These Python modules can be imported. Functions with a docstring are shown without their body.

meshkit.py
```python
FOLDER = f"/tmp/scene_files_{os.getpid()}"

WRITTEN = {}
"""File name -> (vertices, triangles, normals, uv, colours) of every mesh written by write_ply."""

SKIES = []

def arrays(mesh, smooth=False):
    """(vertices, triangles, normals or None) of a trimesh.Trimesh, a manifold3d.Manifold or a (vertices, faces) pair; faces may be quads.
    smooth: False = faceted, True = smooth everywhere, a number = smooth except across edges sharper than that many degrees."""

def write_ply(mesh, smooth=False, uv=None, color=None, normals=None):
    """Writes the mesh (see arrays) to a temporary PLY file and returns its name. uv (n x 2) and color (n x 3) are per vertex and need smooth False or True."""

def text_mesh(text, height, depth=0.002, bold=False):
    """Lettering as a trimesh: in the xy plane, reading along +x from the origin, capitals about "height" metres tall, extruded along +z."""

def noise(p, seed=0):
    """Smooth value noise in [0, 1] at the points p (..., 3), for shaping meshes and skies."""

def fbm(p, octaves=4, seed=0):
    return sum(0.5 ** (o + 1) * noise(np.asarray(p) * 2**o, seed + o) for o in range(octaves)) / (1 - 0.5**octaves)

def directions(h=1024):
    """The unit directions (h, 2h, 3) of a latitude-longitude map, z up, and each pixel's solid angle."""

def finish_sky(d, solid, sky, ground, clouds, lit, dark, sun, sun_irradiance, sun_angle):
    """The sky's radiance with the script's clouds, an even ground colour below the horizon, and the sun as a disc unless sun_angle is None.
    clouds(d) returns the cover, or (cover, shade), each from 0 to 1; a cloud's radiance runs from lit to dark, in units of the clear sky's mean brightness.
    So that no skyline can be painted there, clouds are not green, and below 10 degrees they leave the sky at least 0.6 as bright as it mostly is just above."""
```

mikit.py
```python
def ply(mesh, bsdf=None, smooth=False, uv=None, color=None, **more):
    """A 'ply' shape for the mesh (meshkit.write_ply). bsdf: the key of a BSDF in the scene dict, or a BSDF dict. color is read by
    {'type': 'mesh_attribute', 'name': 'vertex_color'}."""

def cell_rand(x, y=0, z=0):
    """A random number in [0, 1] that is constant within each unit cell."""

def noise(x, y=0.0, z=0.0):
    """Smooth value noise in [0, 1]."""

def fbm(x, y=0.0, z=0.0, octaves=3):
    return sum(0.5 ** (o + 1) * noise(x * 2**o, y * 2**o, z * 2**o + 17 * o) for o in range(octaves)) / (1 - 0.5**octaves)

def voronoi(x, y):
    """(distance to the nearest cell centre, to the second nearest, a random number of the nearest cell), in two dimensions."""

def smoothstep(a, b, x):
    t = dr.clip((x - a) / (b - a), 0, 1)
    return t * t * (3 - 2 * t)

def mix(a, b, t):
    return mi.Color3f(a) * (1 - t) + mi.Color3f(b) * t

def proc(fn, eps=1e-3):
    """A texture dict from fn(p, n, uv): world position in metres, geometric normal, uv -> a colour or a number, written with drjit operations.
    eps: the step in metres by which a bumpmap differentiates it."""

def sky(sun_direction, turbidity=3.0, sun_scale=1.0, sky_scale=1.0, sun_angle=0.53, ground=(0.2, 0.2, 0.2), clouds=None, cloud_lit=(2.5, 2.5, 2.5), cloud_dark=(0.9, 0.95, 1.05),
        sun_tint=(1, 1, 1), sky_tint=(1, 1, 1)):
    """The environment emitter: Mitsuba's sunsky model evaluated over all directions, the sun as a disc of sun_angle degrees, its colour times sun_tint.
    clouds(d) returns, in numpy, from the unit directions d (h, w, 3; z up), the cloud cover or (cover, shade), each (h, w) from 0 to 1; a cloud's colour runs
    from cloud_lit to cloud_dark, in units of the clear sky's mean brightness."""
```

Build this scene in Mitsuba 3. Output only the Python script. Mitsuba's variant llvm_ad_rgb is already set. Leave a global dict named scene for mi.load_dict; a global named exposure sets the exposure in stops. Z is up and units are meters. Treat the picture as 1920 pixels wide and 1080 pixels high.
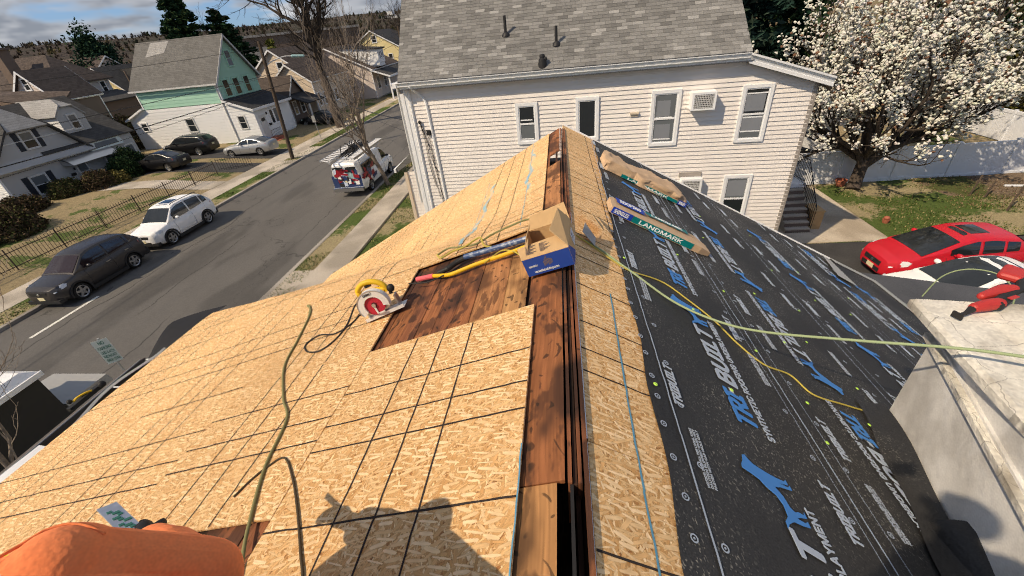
import math, numpy as np, trimesh, drjit as dr, mitsuba as mi, mikit, meshkit, manifold3d as m3
from mikit import proc, noise, fbm, voronoi, cell_rand, smoothstep, mix
from shapely.geometry import Polygon
T = mi.ScalarTransform4f
scene, labels = {'type': 'scene'}, {}
PI = math.pi
rng = np.random.default_rng(7)
# ---------------------------------------------------------------- camera, sky, exposure
CAM = np.array([0, 0, 8.4])
RIGHT = np.array([0.99152258, 0.09124797, -0.09250285])
DOWN = np.array([-0.02691105, -0.55226866, -0.83323173])
FWD = np.array([-0.12711713, 0.82865743, -0.54513127])
scene['camera'] = {'type': 'perspective', 'fov': 2 * math.degrees(math.atan(960 / 772)), 'fov_axis': 'x', 'near_clip': 0.02, 'far_clip': 6000,
                   'to_world': T().look_at(origin=CAM.tolist(), target=(CAM + FWD).tolist(), up=(-DOWN).tolist())}
SUN = (-0.55, -0.47, 0.69)


def clouds(d):
    h = np.clip(d[..., 2:3], 0.0, 1)
    q = d[..., :2] / (h + 0.16)
    p = np.concatenate([q * 1.15, h * 0 + 3.3], -1)
    w = meshkit.fbm(p * 1.1 + 11, 3, 5)
    c = meshkit.fbm(p * np.array([1.3, 1.3, 1]) + w[..., None] * 0.8, 6, 2)
    cover = np.clip((c - 0.435) / 0.10, 0, 1)
    top = meshkit.fbm(p * np.array([1.3, 1.3, 1]) + w[..., None] * 0.8 + 0.10, 6, 2)
    shade = np.clip(0.5 + (top - c) * -4.0 + (c - 0.52) * 2.2, 0, 1)
    return cover * 0.93, shade


scene['sky'] = mikit.sky(SUN, turbidity=3, clouds=clouds, cloud_lit=(2.7, 2.7, 2.75), cloud_dark=(1.05, 1.12, 1.28), sky_tint=(0.86, 0.97, 1.12), ground=(0.18, 0.17, 0.15))
exposure = 1.55


# ---------------------------------------------------------------- materials
def rgb(c): return c if isinstance(c, dict) else {'type': 'rgb', 'value': [float(v) for v in c]}


def M(name, col, rough=0.6, spec=0.35, metal=0.0, bump=None, bs=0.01, eps=2e-3, **k):
    b = {'type': 'principled', 'base_color': proc(col) if callable(col) else rgb(col), 'roughness': rough, 'specular': spec, 'metallic': metal, **k}
    if bump: b = {'type': 'bumpmap', 'tex': proc(bump, eps), 'scale': bs, 'b': b}
    scene['mat_' + name] = {'type': 'twosided', 'b': b}
    return 'mat_' + name


def osb_fn(p, n, uv):
    x, y = p.x * .68, p.y * .68
    big = fbm(x * 1.3, y * 1.3, 2)
    col = mix((.42, .25, .11), (.60, .42, .22), noise(x * 110, y * 70)) * .92
    tones = (((.30, .15, .06), (.48, .29, .13)), ((.52, .33, .15), (.66, .46, .24)), ((.58, .39, .19), (.74, .56, .33)), ((.46, .28, .12), (.62, .42, .21)), ((.66, .50, .29), (.88, .76, .55)))
    order = (1, 0, 3, 2, 1, 4, 3, 2, 0, 1, 2, 4, 3, 2, 4, 1, 2, 4)
    for k in range(18):
        ang = (k * 2.39996) % math.pi if k % 3 else 1.15 + .5 * math.sin(k * 1.7)
        ca, sa = math.cos(ang), math.sin(ang)
        L, W = .078 + .020 * math.sin(k * 2.1), .022 + .004 * math.cos(k * 1.3)
        u, v = (x * ca + y * sa) / L + k * 3.7, (-x * sa + y * ca) / W + k * 1.9
        u = u + cell_rand(dr.floor(v), k, 7)
        iu, iv = dr.floor(u), dr.floor(v)
        r1, r2, r3 = cell_rand(iu, iv, k * 5 + 1), cell_rand(iu, iv, k * 5 + 2), cell_rand(iu, iv, k * 5 + 3)
        a, e = (u - iu - .5 - (r1 - .5) * .25) * L, (v - iv - .5 - (r2 - .5) * .45) * W
        th = (r3 - .5) * .7
        c_, s_ = dr.cos(th), dr.sin(th)
        a, e = a * c_ + e * s_, -a * s_ + e * c_
        hl, hw = L * (.30 + .18 * r2), .0020 + .0042 * r1
        w = hw * (1 - .6 * dr.square(dr.square(a / hl))) + (noise(a * 160, e * 160 + k) - .5) * .0014
        on = (dr.abs(a) < hl) & (dr.abs(e) < w)
        t0, t1 = tones[order[k]]
        c = mix(t0, t1, cell_rand(iu, iv, k * 5 + 4)) * (.86 + .26 * noise(a * 60 + iu, e * 420))
        col = dr.select(on, c * dr.select(dr.abs(e) > w - .0008, .78, 1.0), col)
    return mi.Color3f(0.98, 0.83, 0.66) * col * (0.92 + 0.22 * big) * (.93 + .14 * cell_rand(dr.floor(p.x / 1.16 + .12), dr.floor(p.y / 2.44 + .17)))


def plank_fn(tint, dark):
    def f(p, n, uv):
        g = fbm(p.x * 55, p.y * 2.2, 5, 4)
        g2 = noise(p.x * 160 + noise(p.y * 3) * 5, p.y * 5)
        st = fbm(p.x * 5 + 3, p.y * 2.3, 1, 4)
        sp = noise(p.x * 31 + noise(p.y * 9) * 6, p.y * 23 + noise(p.x * 11) * 7, 9)
        c = mix(tint, tuple(v * 1.75 for v in tint), g) * (0.75 + 0.4 * g2)
        st2 = fbm(p.x * 16, p.y * 6, 8, 4)
        c = mix(c, dark, dr.maximum(smoothstep(.44, .66, st) * .85, smoothstep(.54, .66, st2) * .7))
        return mix(c, (.02, .015, .01), smoothstep(.80, .9, sp) * .7)
    return f


def felt_fn(p, n, uv):
    s = noise(p.x * 240, p.y * 240, p.z * 30)
    d = fbm(p.x * 2.2, p.y * 1.6, 4, 4)
    st = noise(p.x * 210 + p.y * 40, p.y * 110)
    c = mix((.018, .018, .019), (.040, .039, .038), d)
    c = mix(c, (.24, .225, .19), smoothstep(.76, .92, st) * smoothstep(.40, .66, d) * .8)
    return c * (.7 + .6 * s)


def asphalt_fn(p, n, uv):
    d = fbm(p.x * .22, p.y * .05, 3, 4)
    s = noise(p.x * 25, p.y * 25)
    f = fbm(p.x * 2.5, p.y * 1.2, 8, 4)
    c = mix((.085, .080, .074), (.135, .128, .118), d) * (.86 + .2 * s + .14 * f)
    v1, v2, _ = voronoi(p.x * .16 + fbm(p.x, p.y) * .5, p.y * .09 + fbm(p.y, p.x) * .3)
    crack = smoothstep(.012, .003, v2 - v1)
    seam = mi.Float(0)
    for k, (x0, wd_) in enumerate(((-19.35, .05), (-17.0, .035), (-15.2, .045), (-13.3, .03))):
        dx = dr.abs(p.x - x0 + (fbm(p.y * .35, k * 7.1) - .5) * .9 + (noise(p.y * 3, k) - .5) * .08)
        seam = dr.maximum(seam, smoothstep(wd_, wd_ * .4, dx) * smoothstep(.34, .5, noise(p.y * .13, k * 3.3)))
    c = c * (1 - .28 * smoothstep(.52, .66, fbm(p.x * .45 + 4, p.y * .16, 9, 4)))
    return mix(c, (.028, .028, .028), dr.maximum(crack * .55, seam * .75))


def concrete_fn(lo, hi):
    def f(p, n, uv):
        d = fbm(p.x * .8, p.y * .8, p.z * .8, 5)
        s = noise(p.x * 60, p.y * 60, p.z * 60)
        return mix(lo, hi, smoothstep(.3, .7, d)) * (.85 + .3 * s)
    return f


def grass_fn(p, n, uv):
    d = fbm(p.x * .55, p.y * .55, 2, 4)
    s = fbm(p.x * 9, p.y * 9, 4, 3)
    c = mix((.055, .085, .022), (.085, .115, .032), s)
    c = mix(c, (.27, .225, .13), smoothstep(.46, .62, d + (s - .5) * .25))
    return c * (.7 + .6 * noise(p.x * 40, p.y * 40))


def straw_fn(p, n, uv):
    d = fbm(p.x * .8, p.y * .8, 7, 4)
    s = fbm(p.x * 10, p.y * 10, 4, 3)
    c = mix((.29, .23, .135), (.19, .15, .085), s)
    return mix(c, (.075, .10, .03), smoothstep(.55, .68, d + (s - .5) * .3)) * (.75 + .5 * noise(p.x * 40, p.y * 40))


def earth_fn(p, n, uv):
    d = fbm(p.x * .5, p.y * .5, 7, 4)
    s = fbm(p.x * 12, p.y * 12, 4, 3)
    return mix(mix((.10, .072, .05), (.19, .145, .10), s), (.075, .085, .03), smoothstep(.5, .66, d)) * (.7 + .6 * noise(p.x * 30, p.y * 30))


def shingle_fn(lo, hi, rowh=.14):
    def f(p, n, uv):
        r = dr.floor(p.z / rowh)
        u = (p.x + p.y) / .3 + cell_rand(r, 3) * 7
        t = cell_rand(u, r, 4)
        fz = p.z / rowh - r
        d = fbm(p.x * .8, p.y * .8, p.z * .8, 4)
        return mix(lo, hi, t * .55 + .45 * d) * (.72 + .35 * smoothstep(0., .25, fz)) * (.85 + .3 * noise(p.x * 40, p.y * 40, p.z * 40))
    return f


def stucco_fn(p, n, uv):
    d = fbm(p.x * 2.6 + p.y, p.y * 2.6, p.z * 2.2, 5)
    st = fbm(p.x * 7, p.y * 7, p.z * 1.2, 4)
    s = noise(p.x * 130, p.y * 130, p.z * 130)
    c = mix((.44, .42, .385), (.74, .725, .69), smoothstep(.28, .72, d))
    c = mix(c, (.82, .81, .79), smoothstep(.62, .75, st) * .7)
    return c * (.90 + .15 * s)


def cap_fn(p, n, uv):
    d = fbm(p.x * 5, p.y * 5, p.z * 5, 5)
    s = noise(p.x * 90, p.y * 90, p.z * 90)
    v1, v2, _ = voronoi(p.x * 5 + fbm(p.x * 9, p.y * 9) * .6, p.y * 5)
    c = mix((.30, .27, .22), (.70, .67, .59), smoothstep(.25, .62, d)) * (.85 + .25 * s)
    return mix(c, (.10, .09, .08), smoothstep(.02, .005, v2 - v1) * .5)


def bark_fn(lo, hi):
    def f(p, n, uv):
        return mix(lo, hi, fbm(p.x * 14, p.y * 14, p.z * 4, 4)) * (.7 + .6 * noise(p.x * 45, p.y * 45, p.z * 12))
    return f


def fleece_fn(p, n, uv):
    d = noise(p.x * 200, p.y * 200, p.z * 200)
    return mix((.84, .215, .075), (.90, .28, .11), fbm(p.x * 18, p.y * 18, p.z * 18, 4)) * (.9 + .16 * d)


def kraft_fn(p, n, uv):
    return mix((.42, .285, .17), (.56, .40, .26), fbm(p.x * 12, p.y * 3, p.z * 9, 4)) * (.92 + .16 * noise(p.x * 120, p.y * 120, p.z * 120))


M('osb', osb_fn, .65, .25, bump=lambda p, n, uv: noise(p.x * 90 + noise(p.y * 40) * 3, p.y * 45), bs=.0012)
M('osb_edge', (.62, .46, .27), .8)
M('ink', (.045, .035, .03), .9, .1)
M('chalk_blue', (.12, .30, .42), .95, .05)
M('blue_smear', lambda p, n, uv: mix((.56, .42, .26), (.22, .36, .42), smoothstep(.35, .6, fbm(p.x * 22, p.y * 7, 2, 4))), .95, .05)
for i, (t, d) in enumerate([((.205, .078, .030), (.045, .022, .014)), ((.275, .125, .050), (.08, .035, .016)), ((.165, .062, .027), (.022, .014, .011)), ((.33, .175, .070), (.12, .055, .022))]):
    M('plank%d' % i, plank_fn(t, d), .7, .25, bump=(lambda p, n, uv: fbm(p.x * 70, p.y * 3, 2, 3)), bs=.002)
M('plank_ridge_old', plank_fn((.30, .150, .058), (.07, .036, .018)), .7, .25)
M('dark_wood', plank_fn((.045, .022, .014), (.012, .008, .006)), .8, .2)
M('tar', (.018, .017, .017), .7, .3)
M('felt', felt_fn, .55, .35, bump=lambda p, n, uv: fbm(p.x * 6, p.y * 2.2, 3, 4) + .10 * noise(p.x * 130, p.y * 130), bs=.024)
M('membrane', lambda p, n, uv: mix((.050, .052, .058), (.085, .088, .096), fbm(p.x * 2, p.y * 2, 4, 4)) * (.85 + .3 * noise(p.x * 90, p.y * 90)), .65, .35)
M('print_blue', (.055, .20, .50), .6)
M('print_grey', (.36, .41, .48), .6)
M('cap_nail', (.50, .80, .10), .5)
M('white_metal', (.80, .81, .82), .4)
M('grey_metal', (.33, .33, .32), .5)
M('dirty_metal', (.115, .10, .088), .6)
M('moss_metal', (.062, .060, .022), .8)
M('steel', (.56, .57, .58), .32, .5, .9)
M('asphalt', asphalt_fn, .8, .3, bump=lambda p, n, uv: noise(p.x * 45, p.y * 45), bs=.006)
M('drive_asphalt', lambda p, n, uv: mix((.035, .034, .035), (.06, .058, .056), fbm(p.x * 1.5, p.y * 1.5, 3)) * (.85 + .3 * noise(p.x * 30, p.y * 30)), .85)
M('concrete', concrete_fn((.30, .265, .215), (.46, .41, .34)), .85, .2)
M('drive_concrete', concrete_fn((.34, .285, .215), (.52, .455, .36)), .85, .2)
M('curb', concrete_fn((.22, .20, .175), (.36, .33, .29)), .85, .2)
M('grass', grass_fn, .9, .1)
M('straw_grass', straw_fn, .9, .1)
M('earth', earth_fn, .95, .05)
M('road_paint', (.62, .61, .56), .7)
M('far_hill', lambda p, n, uv: mix((.056, .047, .041), (.044, .042, .034), smoothstep(.4, .62, fbm(p.x * .02, p.y * .02, 4, 4))), .95, .05)
M('stucco', stucco_fn, .8, .2, bump=lambda p, n, uv: fbm(p.x * 16, p.y * 16, p.z * 16, 4), bs=.008)
M('cap', cap_fn, .85, .2, bump=lambda p, n, uv: fbm(p.x * 22, p.y * 22, p.z * 22, 4), bs=.02)
M('fleece', fleece_fn, .95, .1, bump=lambda p, n, uv: fbm(p.x * 90, p.y * 90, p.z * 90, 3), bs=.003, sheen=.6)
M('kraft', kraft_fn, .75, .3)
M('cardboard', lambda p, n, uv: mix((.46, .295, .14), (.56, .375, .19), fbm(p.x * 8, p.y * 8, p.z * 8, 3)), .8, .25)
M('cardboard_in', (.40, .275, .145), .85)
M('box_blue', (.020, .060, .30), .5)
M('label_white', (.72, .74, .78), .6)
M('teal', (.0, .165, .165), .5)
M('wrap_blue', (.012, .045, .36), .45)
M('print_white', (.78, .80, .80), .6)
M('print_brown', (.16, .12, .10), .8)
M('ladder_black', (.025, .024, .022), .55)
for i, g in enumerate([.155, .185, .215, .25, .32]):
    M('tab%d' % i, (lambda g: lambda p, n, uv: mix((g * .82, g * .80, g * .76), (g * 1.12, g * 1.11, g * 1.06), noise(p.x * 55, p.y * 55, p.z * 55)) * (.86 + .28 * fbm(p.x * 1.2, p.y * 1.2, p.z * .8)))(g), .9, .15)
M('siding_cream', lambda p, n, uv: mix((.72, .675, .63), (.80, .755, .71), fbm(p.x * 1.1, p.z * 1.1, 4, 3)), .55, .3)
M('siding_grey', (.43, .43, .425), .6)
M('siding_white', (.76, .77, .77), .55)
M('siding_green', (.36, .60, .47), .6)
M('siding_yellow', (.68, .58, .30), .6)
M('siding_tan', (.62, .52, .40), .6)
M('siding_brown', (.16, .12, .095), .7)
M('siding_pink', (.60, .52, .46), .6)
M('trim_white', (.78, .79, .80), .45)
M('trim_dirty', (.56, .56, .55), .6)
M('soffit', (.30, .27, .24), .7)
M('shutter', (.020, .024, .034), .5)
M('door_white', (.60, .60, .59), .5)
M('wood_door', (.10, .065, .045), .6)
M('glass_dark', (.018, .022, .026), .06, .8)
M('glass_grey', (.13, .145, .155), .12, .7)
M('blind', (.21, .225, .25), .7)
M('room', (.018, .018, .02), .9)
M('grille_grey', (.20, .20, .19), .6)
M('grille_black', (.02, .02, .02), .6)
M('roof_grey', shingle_fn((.10, .098, .092), (.175, .172, .165)), .9, .15)
M('roof_dark', shingle_fn((.045, .044, .044), (.085, .083, .08)), .9, .15)
M('roof_brown', shingle_fn((.055, .045, .04), (.11, .09, .08)), .9, .15)
M('roof_black', shingle_fn((.028, .029, .032), (.055, .056, .06)), .9, .15)
M('roof_pale', shingle_fn((.24, .235, .225), (.36, .355, .345)), .9, .15)
M('patch_tan', (.20, .19, .17), .9)
M('iron_rust', (.045, .034, .026), .7)
M('iron', (.018, .017, .017), .5, .4)
M('fence_vinyl', (.72, .735, .76), .45)
M('pole_wood', bark_fn((.05, .038, .028), (.12, .092, .07)), .9, .1)
M('bark', bark_fn((.045, .035, .028), (.15, .12, .10)), .95, .1, bump=lambda p, n, uv: fbm(p.x * 22, p.y * 22, p.z * 7, 3), bs=.03)
M('bark_grey', bark_fn((.13, .105, .085), (.29, .245, .205)), .95, .1)
M('bark_dark', bark_fn((.028, .023, .019), (.085, .07, .058)), .95, .1)
M('twig_red', bark_fn((.10, .045, .035), (.20, .10, .08)), .95, .1)
scene['mat_leaf'] = {'type': 'twosided', 'b': {'type': 'diffuse', 'reflectance': {'type': 'mesh_attribute', 'name': 'vertex_color'}}}
M('tyre', (.017, .017, .017), .8, .2)
M('rim', (.42, .43, .44), .3, .5, .8)
M('rim_dark', (.05, .05, .05), .6)
M('black_plastic', (.022, .022, .023), .55)
M('paint_white', (.80, .80, .79), .25, .5, clearcoat=.8, clearcoat_gloss=.95)
M('paint_grey', (.045, .041, .041), .32, .5, .35, clearcoat=.8, clearcoat_gloss=.95)
M('paint_black', (.005, .005, .006), .22, .5, clearcoat=1., clearcoat_gloss=.95)
M('paint_silver', (.37, .38, .39), .32, .5, .55, clearcoat=.8, clearcoat_gloss=.95)
M('paint_red', (.50, .010, .022), .28, .5, clearcoat=.9, clearcoat_gloss=.95)
M('car_glass', (.012, .015, .018), .05, .9)
M('car_glass_red', (.022, .012, .014), .06, .9)
M('lamp_clear', (.62, .64, .66), .15, .7)
M('lamp_red', (.36, .015, .02), .2, .6)
M('plate', (.66, .60, .38), .5)
M('chrome', (.62, .63, .64), .12, .6, 1.)
M('wrap_red', (.30, .018, .03), .35)
M('wrap_navy', (.03, .05, .13), .35)
M('wrap_pale', (.55, .62, .74), .35)
M('tool_yellow', (.72, .46, .02), .45)
M('tool_white', (.66, .64, .60), .4)
M('blade_red', (.42, .02, .04), .4)
M('tool_red', (.45, .035, .03), .5, bump=None)
M('tool_black', (.022, .021, .020), .6)
M('bar_yellow', (.72, .44, .015), .45)
M('grip_pink', (.72, .13, .15), .6)
M('tube_blue', lambda p, n, uv: mix((.045, .085, .20), (.22, .27, .36), smoothstep(.5, .72, noise(p.x * 60, p.y * 60, p.z * 60))), .35, .5)
M('rope_green', (.21, .20, .085), .85)
M('cord_brown', (.075, .055, .03), .8)
M('rope_pale', (.30, .37, .20), .7)
M('rope_yellow', (.46, .37, .07), .8)
M('cord', (.028, .024, .022), .6)
M('sign_green', (.045, .17, .13), .5)
M('sign_white', (.60, .66, .63), .5)
M('sign_back', (.30, .31, .31), .5)
M('lamp_head', (.30, .46, .46), .4)
M('terracotta', (.36, .12, .07), .8)
M('skin', (.42, .24, .16), .6)
M('hair', (.03, .02, .015), .7)
M('jeans', (.04, .055, .09), .9)
M('hi_vis', (.62, .72, .04), .7)
M('tool_steel', lambda p, n, uv: mix((.40, .41, .43), (.60, .61, .63), fbm(p.x * 30, p.y * 30, p.z * 30)), .35, .5, .6)


# ---------------------------------------------------------------- helpers
def key(name, parent=None):
    k = (parent + '__' + name) if parent else name
    n = last[k] = last.get(k, -1) + 1
    return k if n == 0 else '%s_%03d' % (k, n)


last = {}


def thing(name, label, cat, group=None):
    k = key(name); labels[k] = {'label': label, 'category': cat}
    if group: labels[k]['group'] = group
    return k


def add(name, mesh, mat, parent=None, smooth=False, label=None, cat=None, group=None, kind=None, color=None, tw=None):
    k = key(name, parent)
    scene[k] = mikit.ply(mesh, mat if mat.startswith('mat_') else 'mat_' + mat, smooth=smooth, **({'color': color} if color is not None else {}))
    if tw is not None: scene[k]['to_world'] = tw
    e = {a: b for a, b in (('label', label), ('category', cat), ('group', group), ('kind', kind)) if b}
    if e: labels[k] = e
    return k


def again(name, src, parent=None, tw=None, mat=None):
    k = key(name, parent); d = dict(src)
    if tw is not None: d['to_world'] = tw
    if mat: d['bsdf'] = {'type': 'ref', 'id': 'mat_' + mat}
    scene[k] = d
    return k


def struct(name, mesh, mat, smooth=False, label=None): return add(name, mesh, mat, smooth=smooth, kind='structure', label=label)


def cat(*ms):
    vs, fs, n = [], [], 0
    for v, f in ms:
        f = np.asarray(f)
        if f.shape[1] == 4: f = np.vstack([f[:, [0, 1, 2]], f[:, [0, 2, 3]]])
        vs.append(np.asarray(v, float)); fs.append(f + n); n += len(v)
    return np.vstack(vs), np.vstack(fs)


def vf(m):
    if hasattr(m, 'to_mesh'):
        q = m.to_mesh(); return np.array(q.vert_properties[:, :3]), np.array(q.tri_verts)
    return np.array(m.vertices), np.array(m.faces)


BQ = np.array([[0, 3, 2, 1], [4, 5, 6, 7], [0, 1, 5, 4], [1, 2, 6, 5], [2, 3, 7, 6], [3, 0, 4, 7]])


def hexa(b, t): return np.vstack([b, t]).astype(float), BQ.copy()


def box(x0, x1, y0, y1, z0, z1):
    q = [(x0, y0), (x1, y0), (x1, y1), (x0, y1)]
    return hexa([(x, y, z0) for x, y in q], [(x, y, z1) for x, y in q])


def pbox(o, a, b, c):
    o, a, b, c = (np.asarray(v, float) for v in (o, a, b, c))
    if np.dot(np.cross(a, b), c) < 0: a, b = b, a
    q = [o, o + a, o + a + b, o + b]
    return hexa(q, [v + c for v in q])


def slab(p, th):
    p = np.asarray(p, float); n = np.cross(p[1] - p[0], p[2] - p[0]); n /= np.linalg.norm(n)
    return hexa(p - n * th, p)


def unit(v): v = np.asarray(v, float); return v / np.linalg.norm(v)


def tube(pts, r, sides=6, cap=True):
    p = np.asarray(pts, float); n = len(p); r = np.broadcast_to(np.asarray(r, float), (n,))
    t = np.gradient(p, axis=0); t /= np.linalg.norm(t, axis=1, keepdims=True) + 1e-12
    ref = np.array([0, 0, 1.]) if abs(t[:, 2]).mean() < .8 else np.array([1., 0, 0])
    a = np.cross(t, ref); a /= np.linalg.norm(a, axis=1, keepdims=True) + 1e-12
    b = np.cross(t, a); an = np.arange(sides) * 2 * PI / sides
    v = (p[:, None] + r[:, None, None] * (np.cos(an)[None, :, None] * a[:, None] + np.sin(an)[None, :, None] * b[:, None])).reshape(-1, 3)
    i, j = np.meshgrid(np.arange(n - 1), np.arange(sides), indexing='ij')
    q = np.stack([i * sides + j, i * sides + (j + 1) % sides, (i + 1) * sides + (j + 1) % sides, (i + 1) * sides + j], -1).reshape(-1, 4)
    f = np.vstack([q[:, [0, 2, 1]], q[:, [0, 3, 2]]])
    if cap:
        v = np.vstack([v, p[:1], p[-1:]]); k = np.arange(sides); e = n * sides; l = (n - 1) * sides
        f = np.vstack([f, np.stack([k, k * 0 + e, (k + 1) % sides], 1)[:, [0, 2, 1]], np.stack([l + k, l + (k + 1) % sides, k * 0 + e + 1], 1)[:, [0, 2, 1]]])
    return v, f


def curve(pts, n=8):
    p = np.asarray(pts, float); P = np.vstack([2 * p[0] - p[1], p, 2 * p[-1] - p[-2]]); out = []
    for i in range(1, len(P) - 2):
        for t in np.linspace(0, 1, n, endpoint=False):
            out.append(.5 * (2 * P[i] + (P[i + 1] - P[i - 1]) * t + (2 * P[i - 1] - 5 * P[i] + 4 * P[i + 1] - P[i + 2]) * t * t + (3 * P[i] - P[i - 1] - 3 * P[i + 1] + P[i + 2]) * t ** 3))
    return np.array(out + [p[-1]])


def grid(fn, us, vs):
    v = np.array([[fn(a, b) for b in vs] for a in us], float); nu, nv = len(us), len(vs)
    i, j = np.meshgrid(np.arange(nu - 1), np.arange(nv - 1), indexing='ij')
    q = np.stack([i * nv + j, (i + 1) * nv + j, (i + 1) * nv + j + 1, i * nv + j + 1], -1).reshape(-1, 4)
    return v.reshape(-1, 3), q


def solid_grid(fn, us, vs, th, nrm):
    v, q = grid(fn, us, vs); N = len(v); nu, nv = len(us), len(vs); w = v - np.asarray(nrm) * th
    rim = [i * nv for i in range(nu)], [(nu - 1) * nv + j for j in range(nv)], [i * nv + nv - 1 for i in range(nu)][::-1], [j for j in range(nv)][::-1]
    side = []
    for e in rim:
        for a, b in zip(e[:-1], e[1:]): side.append([a, a + N, b + N, b])
    return np.vstack([v, w]), np.vstack([q, q[:, ::-1] + N, np.array(side)])


def prism(poly, o, ex, ey, d):
    o, ex, ey = (np.asarray(v, float) for v in (o, ex, ey)); ez = np.cross(ex, ey)
    m = trimesh.creation.extrude_polygon(Polygon(poly), d, engine='earcut')
    v = np.array(m.vertices); return o + v[:, :1] * ex + v[:, 1:2] * ey + v[:, 2:3] * ez, np.array(m.faces)


def xf(m, o, ex, ey, ez):
    v = np.asarray(m[0], float); return np.asarray(o) + v[:, :1] * np.asarray(ex) + v[:, 1:2] * np.asarray(ey) + v[:, 2:3] * np.asarray(ez), m[1]


def rot(m, deg, o=(0, 0, 0)):
    c, s = math.cos(math.radians(deg)), math.sin(math.radians(deg))
    return xf(m, o, (c, s, 0), (-s, c, 0), (0, 0, 1))


def frame(o, ex, ey, ez=None):
    ex, ey = np.asarray(ex, float), np.asarray(ey, float); ez = np.cross(ex, ey) if ez is None else np.asarray(ez)
    m = np.eye(4); m[:3, 0], m[:3, 1], m[:3, 2], m[:3, 3] = ex, ey, ez, o
    return T(m.tolist())


def ball(c, r, sub=2):
    m = trimesh.creation.icosphere(sub); return np.array(m.vertices) * np.asarray(r) + np.asarray(c), np.array(m.faces)


def hull(pts): return vf(m3.Manifold.hull_points(np.asarray(pts, float)))


def lathe(prof, o, ax=(0, 0, 1), n=24):
    ax = unit(ax); a = unit(np.cross(ax, (0, 0, 1) if abs(ax[2]) < .9 else (1, 0, 0))); b = np.cross(ax, a)
    an = np.arange(n) * 2 * PI / n; k = len(prof)
    v = np.array([[np.asarray(o) + ax * h + r * (math.cos(t) * a + math.sin(t) * b) for t in an] for r, h in prof]).reshape(-1, 3)
    q = [[i * n + j, i * n + (j + 1) % n, (i + 1) * n + (j + 1) % n, (i + 1) * n + j] for i in range(k - 1) for j in range(n)]
    return v, np.array(q)


def cyl(p0, p1, r, sides=12): return tube([p0, p1], r, sides)


TXT = {}


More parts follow.
